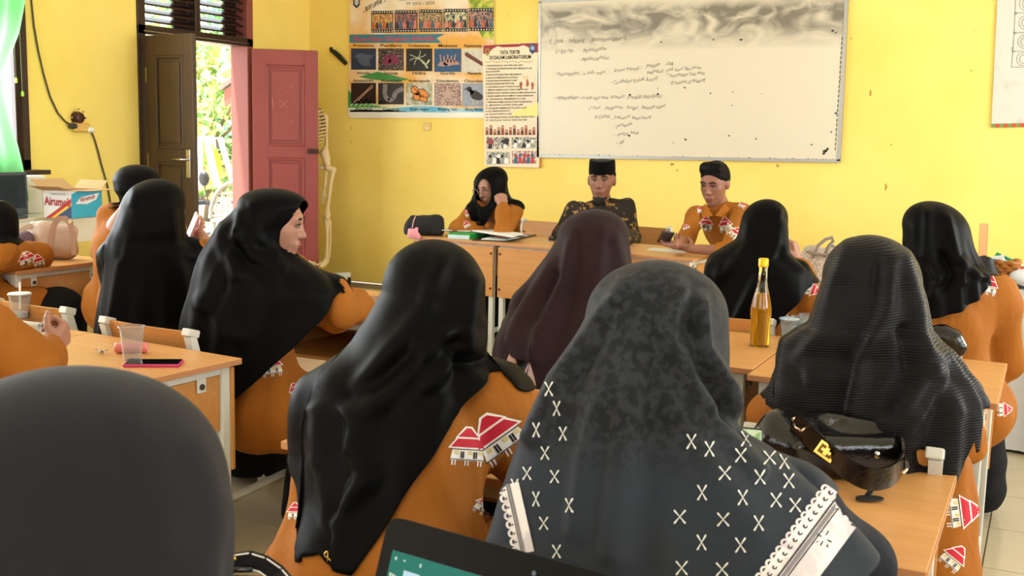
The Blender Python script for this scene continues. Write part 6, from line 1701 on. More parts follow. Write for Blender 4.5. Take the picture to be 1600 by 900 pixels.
# ---- laptop
TL = P(611, 806, 1.28); tdir = U((P(960, 899, 1.118) - TL) * [1, 1, 0]); nh = np.array([tdir[1], -tdir[0], 0.0])
if nh @ (CAM - TL) < 0: nh = -nh
LH, LW = .245, .37; til = math.radians(20)
dn = np.array([0, 0, -1.0]) * math.cos(til) + nh * math.sin(til); ln = U(np.cross(tdir, -dn))
if ln @ nh < 0: ln = -ln
lp = empty('laptop', (TL + tdir * LW / 2) * [1, 1, 0] + Z(.70), 'open black laptop showing a green-ribbon spreadsheet screen', 'laptop', world_parts=True)
def lpt(u, v, n=0.0): return TL + tdir * u + dn * v + ln * n
BLc = lpt(0, LH)
def rrect(w, h, r, n=5):
    out = []
    for (cx, cy, a0) in ((w - r, r, -90), (w - r, h - r, 0), (r, h - r, 90), (r, r, 180)):
        for k in range(n + 1): a = math.radians(a0 + 90 * k / n); out.append((cx + r * math.cos(a), cy + r * math.sin(a)))
    return out
lid = MB(); poly = rrect(LW, LH, .016); k = len(poly)
V = [lpt(u, v, .004) for u, v in poly] + [lpt(u, v, -.006) for u, v in poly]
lid.add(V, [tuple(range(k))[::-1], tuple(range(k, 2 * k))] + [(i, (i + 1) % k, k + (i + 1) % k, k + i) for i in range(k)])
lo_ = lid.build('lid', mat('laptop_bezel', (14, 14, 14), .5, spec=.15), lp)
scr = MB()
def srect(u0, v0, u1, v1, n, mi): scr.add([lpt(u0, v0, n), lpt(u0, v1, n), lpt(u1, v1, n), lpt(u1, v0, n)], [(0, 1, 2, 3)], mi)
s0, s1, t0, t1 = .017, LW - .017, .036, LH - .022
srect(s0, t0, s1, t1, .0045, 0); srect(s0, t0, s1, t0 + .034, .0048, 1); srect(s0 + .022, t0 + .018, s0 + .045, t0 + .0345, .0051, 0)
for q in range(6): srect(s0 + .006 + q * .06, t0 + .036, s0 + .0065 + q * .06, t0 + .085, .0049, 2)
srect(s0, t0 + .088, s1, t0 + .0885, .0049, 2)
for q in range(10): srect(s0, t0 + .105 + q * .008, s1, t0 + .1052 + q * .008, .0049, 2)
for q in range(8): srect(s0 + .02 + q * .042, t0 + .1, s0 + .0203 + q * .042, t1, .0049, 2)
srect(s0 + .005, t0 + .040, s0 + .013, t0 + .052, .005, 3); srect(s0 + .007, t0 + .042, s0 + .013, t0 + .052, .0053, 0)
srect(s0 + .006, t0 + .006, s0 + .009, t0 + .0095, .0053, 2); srect(s0 + .042, t0 + .006, s0 + .0445, t0 + .010, .0053, 2); srect(s0 + .018, t0 + .007, s0 + .022, t0 + .0085, .0053, 2)
se = [mat('screen_pale', (20, 24, 26), .25, spec=.15, emit=(200, 228, 240), estr=1.1), mat('screen_green', (2, 10, 8), .25, spec=.15, emit=(0, 116, 96), estr=1.1), mat('screen_grey', (150, 166, 172), .3, emit=(150, 170, 180), estr=.7), mat('screen_tan', (200, 170, 110), .3, emit=(206, 180, 130), estr=.6)]
so2 = scr.build('screen', se, lo_)
tx = MB()
for t_, u, v, w, mi in [('File', .004, .029, .010, 0), ('Home', .025, .029, .016, 1), ('Insert', .050, .029, .014, 0), ('Page Layout', .071, .029, .030, 0), ('Formulas', .108, .029, .022, 0), ('Data', .138, .029, .012, 0), ('Review', .158, .029, .018, 0), ('View', .184, .029, .012, 0),
                       ('Cut', .020, .046, .008, 2), ('Copy', .020, .056, .012, 2), ('Format Painter', .020, .067, .034, 2), ('Calibri', .064, .050, .016, 2), ('Clipboard', .012, .082, .020, 2), ('B', .066, .064, .003, 2), ('I', .076, .064, .002, 2), ('U', .085, .064, .003, 2), ('Font', .09, .082, .010, 2), ('Paste', .003, .062, .012, 2)]:
    text_on(tx, t_, lpt(s0 + u, t0 + v, .0056), lpt(s0 + u + w, t0 + v, .0056), -dn, .0042, mi=mi)
tx.build('screen_lettering', [mat('ui_white', (240, 244, 244), .4, emit=(240, 244, 244), estr=.8), mat('ui_green', (0, 110, 90), .4), mat('ui_grey', (90, 100, 110), .4)], so2)
MB().lathe([(.0028, 0), (.0028, .0012)], 12, lpt(.205, .018, .004), ln).build('webcam', mat('lens_black', (6, 6, 8), .1), lo_)
base_c = BLc + tdir * LW / 2 + nh * .12; base_c[2] = .709
rotl = math.atan2(tdir[1], tdir[0])
bs_ = MB().box(base_c, (LW, .24, .018), rot=Rz(rotl), bev=.004).build('base', brk, lp)
for r_ in range(5):
    for c_ in range(13):
        q = base_c + tdir * (-.15 + c_ * .025) + nh * (-.085 + r_ * .024) + Z(.0105)
        MB().box(q, (.021, .020, .003), rot=Rz(rotl)).build('key', mat('key_black', (30, 30, 32), .5), bs_)
MB().tube([BLc + tdir * .03 + Z(.002), BLc + tdir * (LW - .03) + Z(.002)], .007, 8).build('hinge', brk, lp)

# ---- black bag with gold buckle at the bottom edge
bg = empty('shoulder_bag', P(395, 1000, 1.32) * [1, 1, 0] + Z(.70), 'black stitched shoulder bag with gold buckle at the bottom edge', 'bag', world_parts=True)
cb = P(372, 955, 1.30); cb[2] = .765
V_, Q_ = sdf_mesh([rb(cb, (.09, .05, .03), .03, np.array(Rz(.5)), .03)], .006, wrinkle(.004, 2, 40)); np_obj('bag_body', V_, Q_, lea_m, bg)
path = [P(x, y, dd) for x, y, dd in [(345, 905, 1.26), (352, 888, 1.25), (368, 878, 1.25), (390, 875, 1.25), (412, 882, 1.25), (432, 896, 1.25), (448, 914, 1.25), (455, 940, 1.26)]]
st2 = MB().tube(path, .0105, flat=(1, .22), up=CD).build('strap', mat('matt_black_leather', (16, 16, 17), .55, spec=.2), bg)
stt = MB()
for off in (-.0085, .0085):
    pp = np.array(path); 
    for t in np.linspace(.3, 6.7, 30):
        i = int(t); f_ = t - i; q = pp[i] * (1 - f_) + pp[min(i + 1, 7)] * f_; tg = U(pp[min(i + 1, 7)] - pp[i]); sd = U(np.cross(tg, CF))
        q = q + sd * off - CF * .0032
        stt.tube([q - tg * .002, q + tg * .002], .0008, 4)
stt.build('stitching', white_m, st2)
MB().tube([P(x, y, 1.245) for x, y in [(338, 886), (341, 878), (352, 874), (366, 871), (368, 876)]], .0028, 8).tube([P(338, 886, 1.245), P(340, 896, 1.245)], .0026, 8).build('buckle', gold_m, bg, smooth=True)
MB().tube([P(330, 894, 1.24), P(360, 890, 1.24), P(395, 889, 1.245)], .004, 8).build('piping', lea_m, bg, smooth=True)

# ---- big black leather handbag with gold clasp
hb_ = empty('handbag', PZ(1300, 735, .70), 'slouchy black leather handbag with gold clasp on the near right desk', 'bag', 'handbags', world_parts=True)
A = PZ(1225, 742, .70); Bp = PZ(1400, 742, .70); ax = U((Bp - A) * [1, 1, 0]); ay = np.array([-ax[1], ax[0], 0]); rot_b = np.stack([ax, ay, [0, 0, 1]], 1)
c0_ = PZ(1305, 742, .70)
def hp_(u, v, z): return c0_ + ax * u + ay * v + Z(z)
V_, Q_ = sdf_mesh([rb(hp_(0, .02, .045), (.095, .045, .02), .025, rot_b, .02), rc(hp_(-.12, .02, .065), hp_(-.02, .045, .075), .045, .04, .03), rc(hp_(-.13, .03, .04), hp_(-.12, .03, .10), .03, .018, .03), rc(hp_(.02, .05, .075), hp_(.115, .045, .055), .03, .035, .03),
                   rc(hp_(-.10, .06, .09), hp_(.08, .07, .06), .03, .022, .03), sub(hp_(.05, .01, .11), (.075, .035, .035), rot_b, .02)], .0045, wrinkle(.004, 6, 44))
bagV, bagQ = V_, Q_
np_obj('bag_body', V_, Q_, lea_m, hb_)
strap_px = [(1240, 660, .115), (1262, 678, .10), (1290, 705, .075), (1325, 735, .055), (1360, 752, .045), (1395, 745, .045), (1412, 722, .052), (1408, 700, .07), (1398, 690, .075)]
spts = [PZ(x, y, .70 + z) for x, y, z in strap_px]
dense = []
for i in range(len(spts) - 1):
    for t in np.linspace(0, 1, 5)[:-1]: dense.append(spts[i] * (1 - t) + spts[i + 1] * t)
dense.append(spts[-1]); dense = np.array(dense)
for _ in range(3): dense[1:-1] = (dense[:-2] + 2 * dense[1:-1] + dense[2:]) / 4
sto = MB().tube(list(dense), .021, flat=(1, .12), up=(0, 0, 1)).build('wide_strap', lea_m, hb_, smooth='auto')
cpl = P(1297, 704, 2.0); q = min(dense, key=lambda p_: np.linalg.norm(topx(p_)[:2] - [1297, 706]))
nv = U(CAM - q); e1 = U(P(1320, 722, 2) - P(1275, 690, 2)); e1 = U(e1 - nv * (e1 @ nv)); e2 = np.cross(nv, e1)
cc_ = q + nv * .007
def plate_at(mb, hw_, hh_, o, th, mi): mb.plate([(-hw_, -hh_), (hw_, -hh_), (hw_, hh_), (-hw_, hh_)], cc_ + o, e1, e2, th, mi)
cm_ = MB(); plate_at(cm_, .019, .014, 0, .003, 0); plate_at(cm_, .014, .009, nv * .003, .001, 1); plate_at(cm_, .010, .003, nv * .004, .005, 0); plate_at(cm_, .004, .008, nv * .0045, .006, 0)
cm_.build('clasp', [gold_m, mat('clasp_dark_gold', (120, 84, 36), .4, metal=.6)], sto)  # gold plate with a darker gold inset
MB().tube([PZ(x, y, .812) for x, y in [(1238, 655), (1246, 651), (1258, 657), (1263, 664), (1252, 673), (1243, 668), (1238, 655)]], .0025, 8).build('d_ring', mat('pale_gold', (222, 196, 170), .2, metal=1), hb_, smooth=True)
MB().tube([PZ(x, y, .76) for x, y in [(1411, 712), (1417, 722), (1417, 733), (1411, 740)]], .003, 8).build('side_ring', mat('pale_gold', (222, 196, 170), .2, metal=1), hb_, smooth=True)
MB().lathe([(.003, 0), (.0055, .004), (.0055, .010), (.003, .014)], 10, PZ(1370, 716, .765)).build('zip_pull', metal_m, hb_, smooth=True)
MB().tube([PZ(x, y, .752) for x, y in [(1270, 690), (1310, 702), (1345, 710), (1370, 712)]], .0022, 6).build('zip', mat('zip_black', (30, 30, 32), .4), hb_)
tg_ = MB(); tc_ = PZ(1359, 781, .704)
tg_.plate([(.027 * math.cos(a), .017 * math.sin(a) * (1 if math.sin(a) > 0 else .55)) for a in np.linspace(0, 6.283, 20)[:-1]], tc_, ax, ay, .004)
tg_.tube([tc_ + ay * .012 + Z(.004), PZ(1363, 764, .712), PZ(1366, 755, .72)], .005, flat=(.4, 1), up=(0, 0, 1))
tg_.build('leather_tag', mat('grey_black_leather', (30, 30, 34), .5), hb_)
# ---- second black bag beside the ribbed scarf
b2 = empty('handbag', PZ(1478, 565, .70), 'small glossy black handbag beside the ribbed headscarf', 'bag', 'handbags', world_parts=True)
c2_ = PZ(1470, 560, .70)
V_, Q_ = sdf_mesh([rb(c2_ + Z(.05) + [-.02, .02, 0], (.05, .025, .015), .03, None, .02), rc(c2_ + [.0, 0, .08], c2_ + [.055, 0, .04], .028, .022, .03)], .0055, wrinkle(.004, 3, 40)); np_obj('bag_body', V_, Q_, lea_m, b2)
MB().tube([P(x, y, 3.45) for x, y in [(1481, 540), (1487, 536), (1493, 542), (1490, 549), (1483, 548)]], .003, 8, closed=True).build('ring', mat('pale_gold', (222, 196, 170), .2, metal=1), b2, smooth=True)
# ---- bottle of yellow liquid
bt = empty('bottle', PZ(1186, 541, .70), 'tall clear glass bottle of yellow liquid with gold cap', 'bottle', world_parts=True)
o0 = PZ(1186, 541, .70)
H_ = .275
prof = [(.028, 0), (.0315, .004), (.0315, .095), (.0335, .105), (.0335, .125), (.0315, .135), (.028, .155), (.018, .195), (.0145, .215), (.0130, .255), (.0145, .258), (.0145, .262), (.013, .268), (.013, .272)]
glass2 = mat('bottle_glass', (236, 240, 236), .03, trans=1.0, ior=1.35)
MB().lathe(prof, 36, o0).build('glass', glass2, bt, smooth='auto')
MB().lathe([(.026, .006), (.0290, .010), (.0290, .095), (.031, .106), (.031, .124), (.029, .134), (.0255, .154), (.0205, .174), (.0, .1745)], 36, o0, cap=False).build('liquid', mat('amber_liquid', (226, 166, 24), .05, trans=.55, ior=1.33), bt, smooth='auto')
MB().lathe([(.0165, .262), (.0165, .285), (.014, .289)], 28, o0).build('cap', mat('yellow_cap', (226, 186, 20), .35, metal=.3), bt, smooth='auto')
# ---- plastic cups
cup_m = mat('clear_plastic', (236, 240, 240), .08, trans=.9, ior=1.2)
def cup(base, h, r0, r1, label, ribs=10, grp='plastic cups'):
    t = empty('plastic_cup', base, label, 'cup', grp, world_parts=True)
    pr = [(r0 * .96, 0)]
    for i in range(ribs * 2 + 1):
        z = h * (.06 + .82 * i / (ribs * 2)); r = r0 + (r1 - r0) * z / h
        pr.append((r + (.0008 if i % 2 else -.0002), z))
    pr += [(r1, h * .95), (r1 + .004, h * .97), (r1 + .004, h), (r1, h)]
    pr += [(r - .0009, z + .0005) for r, z in pr[::-1][2:]]
    MB().lathe(pr, 28, base, cap=True).build('cup_wall', cup_m, t, smooth=True)
    return t
b_ = PZ(207, 562, .70); c1 = cup(b_, .098, .024, .034, 'empty ribbed clear plastic cup beside the pink phone')
b_ = PZ(32, 497, .70); c2 = cup(b_, .085, .026, .036, 'lidded clear plastic cup with white straw at the left edge')
MB().lathe([(.037, .084), (.037, .088), (.03, .0885), (0.001, .0885)], 24, b_).build('lid', mat('lid_film', (222, 226, 230), .3), c2, smooth='auto')
MB().tube([b_ + Z(.03), b_ + Z(.125) + [.004, 0, 0]], .0032, 8).build('straw', white_m, c2)
MB().lathe([(.025, .004), (.027, .022), (0.001, .022)], 20, b_).build('drink', mat('milky_drink', (216, 212, 206), .3), c2)
for q, (px, py, lb) in enumerate([(1232, 523, 'clear plastic cup with blue printed lid beside the ribbed scarf'), (1249, 519, 'middle clear plastic cup in the row behind the ribbed scarf'), (1262, 515, 'clear plastic cup nearest the ribbed scarf')]):
    b_ = PZ(px, py + 3, .70); t = cup(b_, .062, .024, .031, lb)
    if q == 0:
        MB().lathe([(.034, .061), (.034, .064), (0.001, .0645)], 24, b_).build('lid', mat('lid_blue_film', (200, 214, 226), .3, color2=(90, 150, 200), scale=60, contrast=(.5, .6)), t)
    MB().lathe([(.023, .003), (.028, .045), (0.001, .045)], 20, b_).build('water', mat('water_clear', (206, 214, 216), .05, trans=.6, ior=1.33), t)
# ---- phones
def phone(name_loc, ang, label, case, screen_mats, tiltm=None, w=.074, l=.155, grp='phones'):
    t = empty('phone', name_loc, label, 'phone', grp)
    t.rotation_euler = (0, 0, ang) if tiltm is None else tiltm
    MB().box((0, 0, .0045), (w, l, .009), bev=.004).build('case', case, t)
    s_ = MB().box((0, 0, .0092), (w - .006, l - .008, .0012), bev=.0005).build('screen', screen_mats, t)
    return t
pink_case = mat('pink_silicone', (198, 52, 110), .5); scr_b = mat('phone_glass', (10, 10, 12), .06, coat=.5)
phone(tuple(PZ(240, 570, .70)), math.radians(-58), 'black phone in bright pink case on the near left desk', pink_case, scr_b)
ph12 = PZ(1165, 705, .70)
import mathutils
t_ = phone(tuple(P(1122, 696, 1.95)), 0, 'dark phone showing a leafy picture in front of the patterned scarf', brk, mat('phone_leaf_picture', (190, 206, 180), .3, color2=(70, 130, 50), scale=50, contrast=(.45, .6), emit=(120, 150, 100), estr=.35), tiltm=Matrix(((CR[0], -CD[0], -CF[0]), (CR[1], -CD[1], -CF[1]), (CR[2], -CD[2], -CF[2]))).to_euler(), w=.155, l=.074)
t_.rotation_euler.rotate_axis('Z', math.radians(-6)); t_.rotation_euler.rotate_axis('X', math.radians(-18))
p_ = PZ(1040, 372, .80)
t_ = phone(tuple(p_), math.radians(70), 'grey phone held by the young man at the front table', mat('grey_case', (60, 58, 60), .4), mat('phone_dim_screen', (120, 112, 104), .2))
t_.rotation_euler = (math.radians(-28), math.radians(6), math.radians(28))
t_ = phone(tuple(P(300, 362, 4.30)), 0, 'pink phone held by the woman in the long black scarf', mat('pale_pink_case', (214, 140, 132), .4), mat('pale_pink_case', (214, 140, 132)), w=.072, l=.15)
t_.rotation_euler = (math.radians(70), math.radians(15), math.radians(-40))
# ---- pink tube and wrapper on the left desk
q = PZ(180, 552, .70); dv = U((PZ(238, 551, .70) - q) * [1, 1, 0])
tb_ = MB().lathe([(.002, -.004), (.013, 0), (.016, .006), (.016, .085), (.013, .092), (.002, .094)], 18, q + Z(.016), dv).build('pink_tube', mat('pink_plastic', (226, 128, 128), .3, coat=.4), smooth=True)
tag(tb_, 'pink plastic tube lying behind the empty cup', 'tube')
q = PZ(158, 553, .70); wr_ = MB()
rr = np.random.RandomState(3)
V = []
for i in range(4):
    for j in range(4): V.append(q + [(i - 1.5) * .011, (j - 1.5) * .008, .004 + .012 * rr.rand()])
wr_.add(V, [(i * 4 + j, i * 4 + j + 1, (i + 1) * 4 + j + 1, (i + 1) * 4 + j) for i in range(3) for j in range(3)], 0)
wo = wr_.build('candy_wrapper', mat('brown_foil', (110, 60, 40), .35, color2=(220, 206, 196), scale=90, contrast=(.45, .55))); wo.modifiers.new('s', 'SOLIDIFY').thickness = .0015
tag(wo, 'crumpled brown sweet wrapper on the near left desk', 'wrapper')
# ---- rolled paper in the hand
c_ = PZ(62, 512, .775); e_ = PZ(22, 508, .765)
pr_ = MB()
path = []
ax_ = U(e_ - c_); x_ = U(np.cross(ax_, [0, 0, 1])); y_ = np.cross(ax_, x_)
V = []; n = 30
for k_ in (0, 1):
    for i in range(n):
        a = i / n * 10.5; r_ = .011 + .0009 * a; V.append((c_ + U(c_ - e_) * .01) * (1 - k_) + (e_ + ax_ * .05) * k_ + x_ * r_ * math.cos(a) + y_ * r_ * math.sin(a))
pr_.add(V, [(i, i + 1, n + i + 1, n + i) for i in range(n - 1)])
ro_ = pr_.build('rolled_paper', mat('paper_white', (226, 226, 222), .7), smooth=True); ro_.modifiers.new('s', 'SOLIDIFY').thickness = .0008
tag(ro_, 'white paper rolled up in the hand at the left edge', 'paper')

# ---- beige handbag on the far left desk
bb = empty('handbag', PZ(100, 402, .70), 'beige leather handbag with arched handle on the far left desk', 'bag', 'handbags', world_parts=True)
be = mat('beige_leather', (186, 158, 138), .42, var=.12, scale=12, bump=.05, bscale=60); be2 = mat('taupe_leather', (166, 128, 108), .45, var=.1, scale=12)
dB = 5.45
def bpx(x, y, dd=0.0): return P(x, y, dB + dd)
V_, Q_ = sdf_mesh([rc(bpx(58, 362), bpx(60, 385), .03, .055, .03), rc(bpx(75, 368), bpx(80, 388), .05, .055, .04), rc(bpx(100, 366), bpx(100, 388), .04, .055, .04), rc(bpx(108, 365), bpx(107, 390), .025, .04, .03), rc(bpx(52, 352), bpx(72, 356), .018, .025, .03), rc(bpx(70, 357), bpx(112, 360), .028, .025, .03)], .007, wrinkle(.004, 7, 40), clipz=.702)
np_obj('bag_body', V_, Q_, be, bb)
MB().tube([bpx(x, y, -.075) for x, y in [(76, 398), (80, 372), (84, 352), (92, 341), (102, 341), (110, 350), (114, 368), (116, 398)]], .013, flat=(.25, 1), up=CF).build('handle', be2, bb, smooth='auto')
MB().tube([bpx(x, y, -.03) for x, y in [(50, 352), (40, 356), (28, 364), (20, 378)]], .012, flat=(.25, 1), up=CF).build('strap', be, bb, smooth='auto')
V_, Q_ = sdf_mesh([el(bpx(40, 376, -.05), (.05, .04, .045))], .008, wrinkle(.004, 1, 60)); np_obj('scarf_bundle', V_, Q_, mat('mauve_cloth', (104, 80, 96), .8, var=.3, scale=30), bb)
MB().lathe([(.012, 0), (.012, .012)], 10, bpx(112, 346, -.09), (0, -1, 0)).build('buckle', metal_m, bb)
# ---- things on the side table: computer monitor, white box, printed carton
TZt = .79
mo = empty('monitor', (-5.9, 4.55, TZt), 'dark flat monitor standing at the left edge behind the curtain', 'monitor', world_parts=True)
q0 = P(-14, 326, 6.55); q1 = P(42, 326, 6.75); top0 = P(-18, 262, 6.55); 
ux_ = U((q1 - q0) * [1, 1, 0]); wM = np.linalg.norm((q1 - q0)[:2]); zb = q1[2] + .01; hM = .26
R_ = Matrix(((ux_[0], -ux_[1], 0), (ux_[1], ux_[0], 0), (0, 0, 1)))
cM = (q0 + q1) / 2; cM[2] = TZt + hM / 2 + .02
MB().box(cM, (wM, .03, hM), rot=R_, bev=.006).build('casing', mat('monitor_casing', (58, 66, 72), .4), mo)
nM = np.array([ux_[1], -ux_[0], 0]); 
if nM @ (CAM - cM) < 0: nM = -nM
MB().box(cM + nM * .0155 + Z(.012), (wM - .035, .003, hM - .06), rot=R_).build('screen', mat('monitor_screen', (28, 44, 52), .12), mo)
MB().box((cM[0], cM[1], TZt + .012), (wM * .6, .16, .02), rot=R_, bev=.005).build('foot', mat('monitor_casing', (58, 66, 72), .4), mo)
wbx_ = MB().box((-5.98, 5.0, TZt + .12), (.2, .22, .24), bev=.004).build('storage_box', mat('white_board_box', (222, 220, 210), .6, var=.08)); tag(wbx_, 'plain white box behind the printed carton', 'box')
ct = empty('carton', (-5.85, 5.2, TZt), 'open cardboard drinks carton printed blue with a brand name', 'box', world_parts=True)
k0 = P(67, 324, 6.72); k1 = P(112, 328, 6.70); k2 = P(160, 327, 6.95)
for kk in (k0, k1, k2): kk[2] = TZt + .002
hC = .17
k3 = k0 + (k2 - k1)
card = mat('cardboard', (190, 150, 104), .8, var=.1, scale=20)
prw = mat('carton_white_print', (214, 216, 218), .5); prb = mat('carton_blue_print', (34, 150, 190), .45, color2=(60, 176, 206), scale=6)
def face_(a, b, nm, m, th=.004):
    u = U(b - a); n_ = np.array([u[1], -u[0], 0]); 
    MB().add([a, b, b + Z(hC), a + Z(hC), a - n_ * th, b - n_ * th, b - n_ * th + Z(hC), a - n_ * th + Z(hC)], [(0, 1, 2, 3), (7, 6, 5, 4), (0, 4, 5, 1), (1, 5, 6, 2), (2, 6, 7, 3), (3, 7, 4, 0)]).build(nm, m, ct)
    return u, n_
u1c, n1c = face_(k0, k1, 'side', prw); u2c, n2c = face_(k1, k2, 'side', prb); face_(k2, k3, 'side', card); face_(k3, k0, 'side', card)
MB().add([k0, k1, k2, k3, k0 + Z(.004), k1 + Z(.004), k2 + Z(.004), k3 + Z(.004)], [(3, 2, 1, 0), (4, 5, 6, 7), (0, 1, 5, 4), (1, 2, 6, 5), (2, 3, 7, 6), (3, 0, 4, 7)]).build('bottom', card, ct)
def flap(a, b, out, up):
    v = out + Z(up); MB().add([a + Z(hC), b + Z(hC), b + Z(hC) + v, a + Z(hC) + v, a + Z(hC + .004), b + Z(hC + .004), b + Z(hC + .004) + v, a + Z(hC + .004) + v], [(3, 2, 1, 0), (4, 5, 6, 7), (0, 1, 5, 4), (1, 2, 6, 5), (2, 3, 7, 6), (3, 0, 4, 7)]).build('flap', card, ct)
Lc1 = np.linalg.norm(k1 - k0); Lc2 = np.linalg.norm(k2 - k1)
flap(k0, k1, n1c * .10 - u1c * .03, .03); flap(k1, k2, n2c * .09 + u2c * .05, .0); flap(k2, k3, -n1c * .08, .05); flap(k3, k0, -u1c * .04 - n2c * .04, .06)
pt = MB()
def cpt(base, u, n_, a, z, off=.0012): return base + u * a + Z(z) + n_ * off
def cquad(base, u, n_, pts, mi, off=.0012): pt.add([cpt(base, u, n_, a, z, off) for a, z in pts], [tuple(range(len(pts)))], mi)
cquad(k0, u1c, n1c, [(Lc1 * .1, .004), (Lc1 * .28, .004), (Lc1, .10), (Lc1, .125)], 0); cquad(k0, u1c, n1c, [(Lc1 * .28, .004), (Lc1 * .4, .004), (Lc1, .08), (Lc1, .10)], 1); cquad(k0, u1c, n1c, [(Lc1 * .4, .004), (Lc1, .004), (Lc1, .08)], 2)
cquad(k1, u2c, n2c, [(Lc2 * .12, .09), (Lc2 * .3, .13), (Lc2 * .9, .15), (Lc2 * .8, .11), (Lc2 * .5, .085)], 3); cquad(k1, u2c, n2c, [(0, .15), (Lc2 * .22, .17), (0, .17)], 3)
text_on(pt, 'Airumob', cpt(k0, u1c, n1c, Lc1 * .06, .085, .002), cpt(k0, u1c, n1c, Lc1 * .98, .075, .002), Z(1), .05, mi=4, bold=.03)
text_on(pt, 'Airumob', cpt(k1, u2c, n2c, Lc2 * .27, .10, .002), cpt(k1, u2c, n2c, Lc2 * .75, .118, .002), Z(1), .028, mi=4, bold=.02)
text_on(pt, 'MINUMAN', cpt(k0, u1c, n1c, Lc1 * .3, .145, .002), cpt(k0, u1c, n1c, Lc1 * .8, .145, .002), Z(1), .010, mi=5)
pt.build('print', [mat('c_red', (176, 50, 50), .5), mat('c_yellow', (226, 180, 60), .5), mat('c_navy', (50, 70, 110), .5), mat('c_white', (226, 232, 236), .5), mat('c_crimson', (160, 34, 48), .5), mat('c_grey', (90, 90, 96), .5)], ct)

# ---- front table: pouch with charm, binder, papers, keys, sheet
po = empty('pouch', PZ(668, 371, .70), 'small black fabric pouch with pink plush charm on the front table', 'bag', world_parts=True)
dp = topx(PZ(668, 368, .70))[2]
V_, Q_ = sdf_mesh([rc(P(645, 352, dp), P(643, 362, dp), .045, .05, .04), rc(P(660, 350, dp), P(660, 360, dp), .045, .05, .05), rc(P(684, 345, dp), P(682, 360, dp), .035, .05, .05), rc(P(645, 341, dp), P(645, 350, dp), .02, .04, .04), rc(P(664, 350, dp), P(676, 350, dp), .05, .05, .05)], .007, wrinkle(.004, 4, 40), clipz=.702)
np_obj('pouch_body', V_, Q_, mat('black_canvas', (20, 19, 21), .8, bump=.2, bscale=200), po)
MB().tube([P(649, 338, dp - .06), P(646, 346, dp - .08), P(644, 356, dp - .09)], .003, 6).build('charm_cord', mat('charm_cord', (220, 160, 170), .7), po)
V_, Q_ = sdf_mesh([el(P(646, 364, dp - .09), (.028, .025, .028)), el(P(641, 368, dp - .09), (.018, .016, .02)), el(P(653, 370, dp - .09), (.02, .016, .02)), el(P(640, 360, dp - .09), (.012, .01, .014), None, .008), el(P(651, 358, dp - .09), (.012, .01, .014), None, .008)], .005)
np_obj('plush_charm', V_, Q_, mat('pink_plush', (226, 150, 160), .9, var=.15, scale=40, sheen=.4), po)
def flat_box(pts_px, z0, z1, name, m, parent=None):
    a = [PZ(x, y, z0) for x, y in pts_px]; b = [PZ(x, y, z0) + Z(z1 - z0) for x, y in pts_px]
    k = len(a)
    return MB().add(a + b, [tuple(range(k)), tuple(range(k, 2 * k))[::-1]] + [(i, k + i, k + (i + 1) % k, (i + 1) % k) for i in range(k)]).build(name, m, parent)
fb = empty('binder', PZ(745, 372, .70), 'green ring binder with pale spine on the front table', 'binder', world_parts=True)
flat_box([(700, 372.5), (735, 374), (764, 369), (730, 366)], .701, .735, 'cover', mat('green_binder', (30, 150, 70), .4), fb)
sp2 = MB(); a = PZ(700, 372.8, .703); b = PZ(733, 374.3, .703)
sp2.add([a, b, b + Z(.026), a + Z(.026), a + [0, .004, 0], b + [0, .004, 0], b + [0, .004, .026], a + [0, .004, .026]], [(0, 1, 2, 3), (7, 6, 5, 4), (0, 4, 5, 1), (1, 5, 6, 2), (2, 6, 7, 3), (3, 7, 4, 0)]); sp2.build('spine_label', mat('spine_pale_blue', (190, 212, 216), .5), fb)
ob_ = empty('open_book', PZ(780, 364, .70), 'open black folder with white pages under the elbow of the woman with glasses', 'book', world_parts=True)
flat_box([(738, 376), (795, 378), (838, 368), (776, 365)], .701, .706, 'cover', mat('black_folder', (26, 26, 28), .5), ob_)
flat_box([(752, 374.5), (790, 376), (826, 368.5), (785, 366.5)], .7062, .712, 'pages', mat('paper_white', (226, 226, 222), .7), ob_)
bk3 = empty('open_notebook', PZ(765, 360, .70), 'white notebook lying open on the green binder', 'book', world_parts=True)
flat_box([(735, 361), (800, 371), (818, 366), (742, 357)], .738, .746, 'page_block', mat('paper_white', (226, 226, 222), .7), bk3)
flat_box([(690, 360), (735, 362), (742, 357), (705, 356)], .738, .742, 'page_block', mat('paper_white', (226, 226, 222), .7), bk3)
flat_box([(688, 361), (737, 363), (822, 372), (822, 370), (740, 360), (690, 359)], .735, .738, 'cover', mat('black_folder', (26, 26, 28), .5), bk3)
ky = empty('car_key', PZ(861, 375, .70), 'black car key with metal blade on the front table', 'key', world_parts=True)
flat_box([(857, 375), (866, 376.5), (867, 372.5), (859, 371.5)], .701, .716, 'fob', brk, ky); flat_box([(849, 376.5), (858, 377.5), (859, 376.3), (850, 375.5)], .701, .704, 'blade', metal_m, ky)
sh2 = flat_box([(1009, 391), (1068, 396), (1078, 391), (1020, 387)], .7005, .702, 'paper_sheet', mat('paper_white', (226, 226, 222), .7)); tag(sh2, 'white sheet of paper under the young man hands', 'paper')

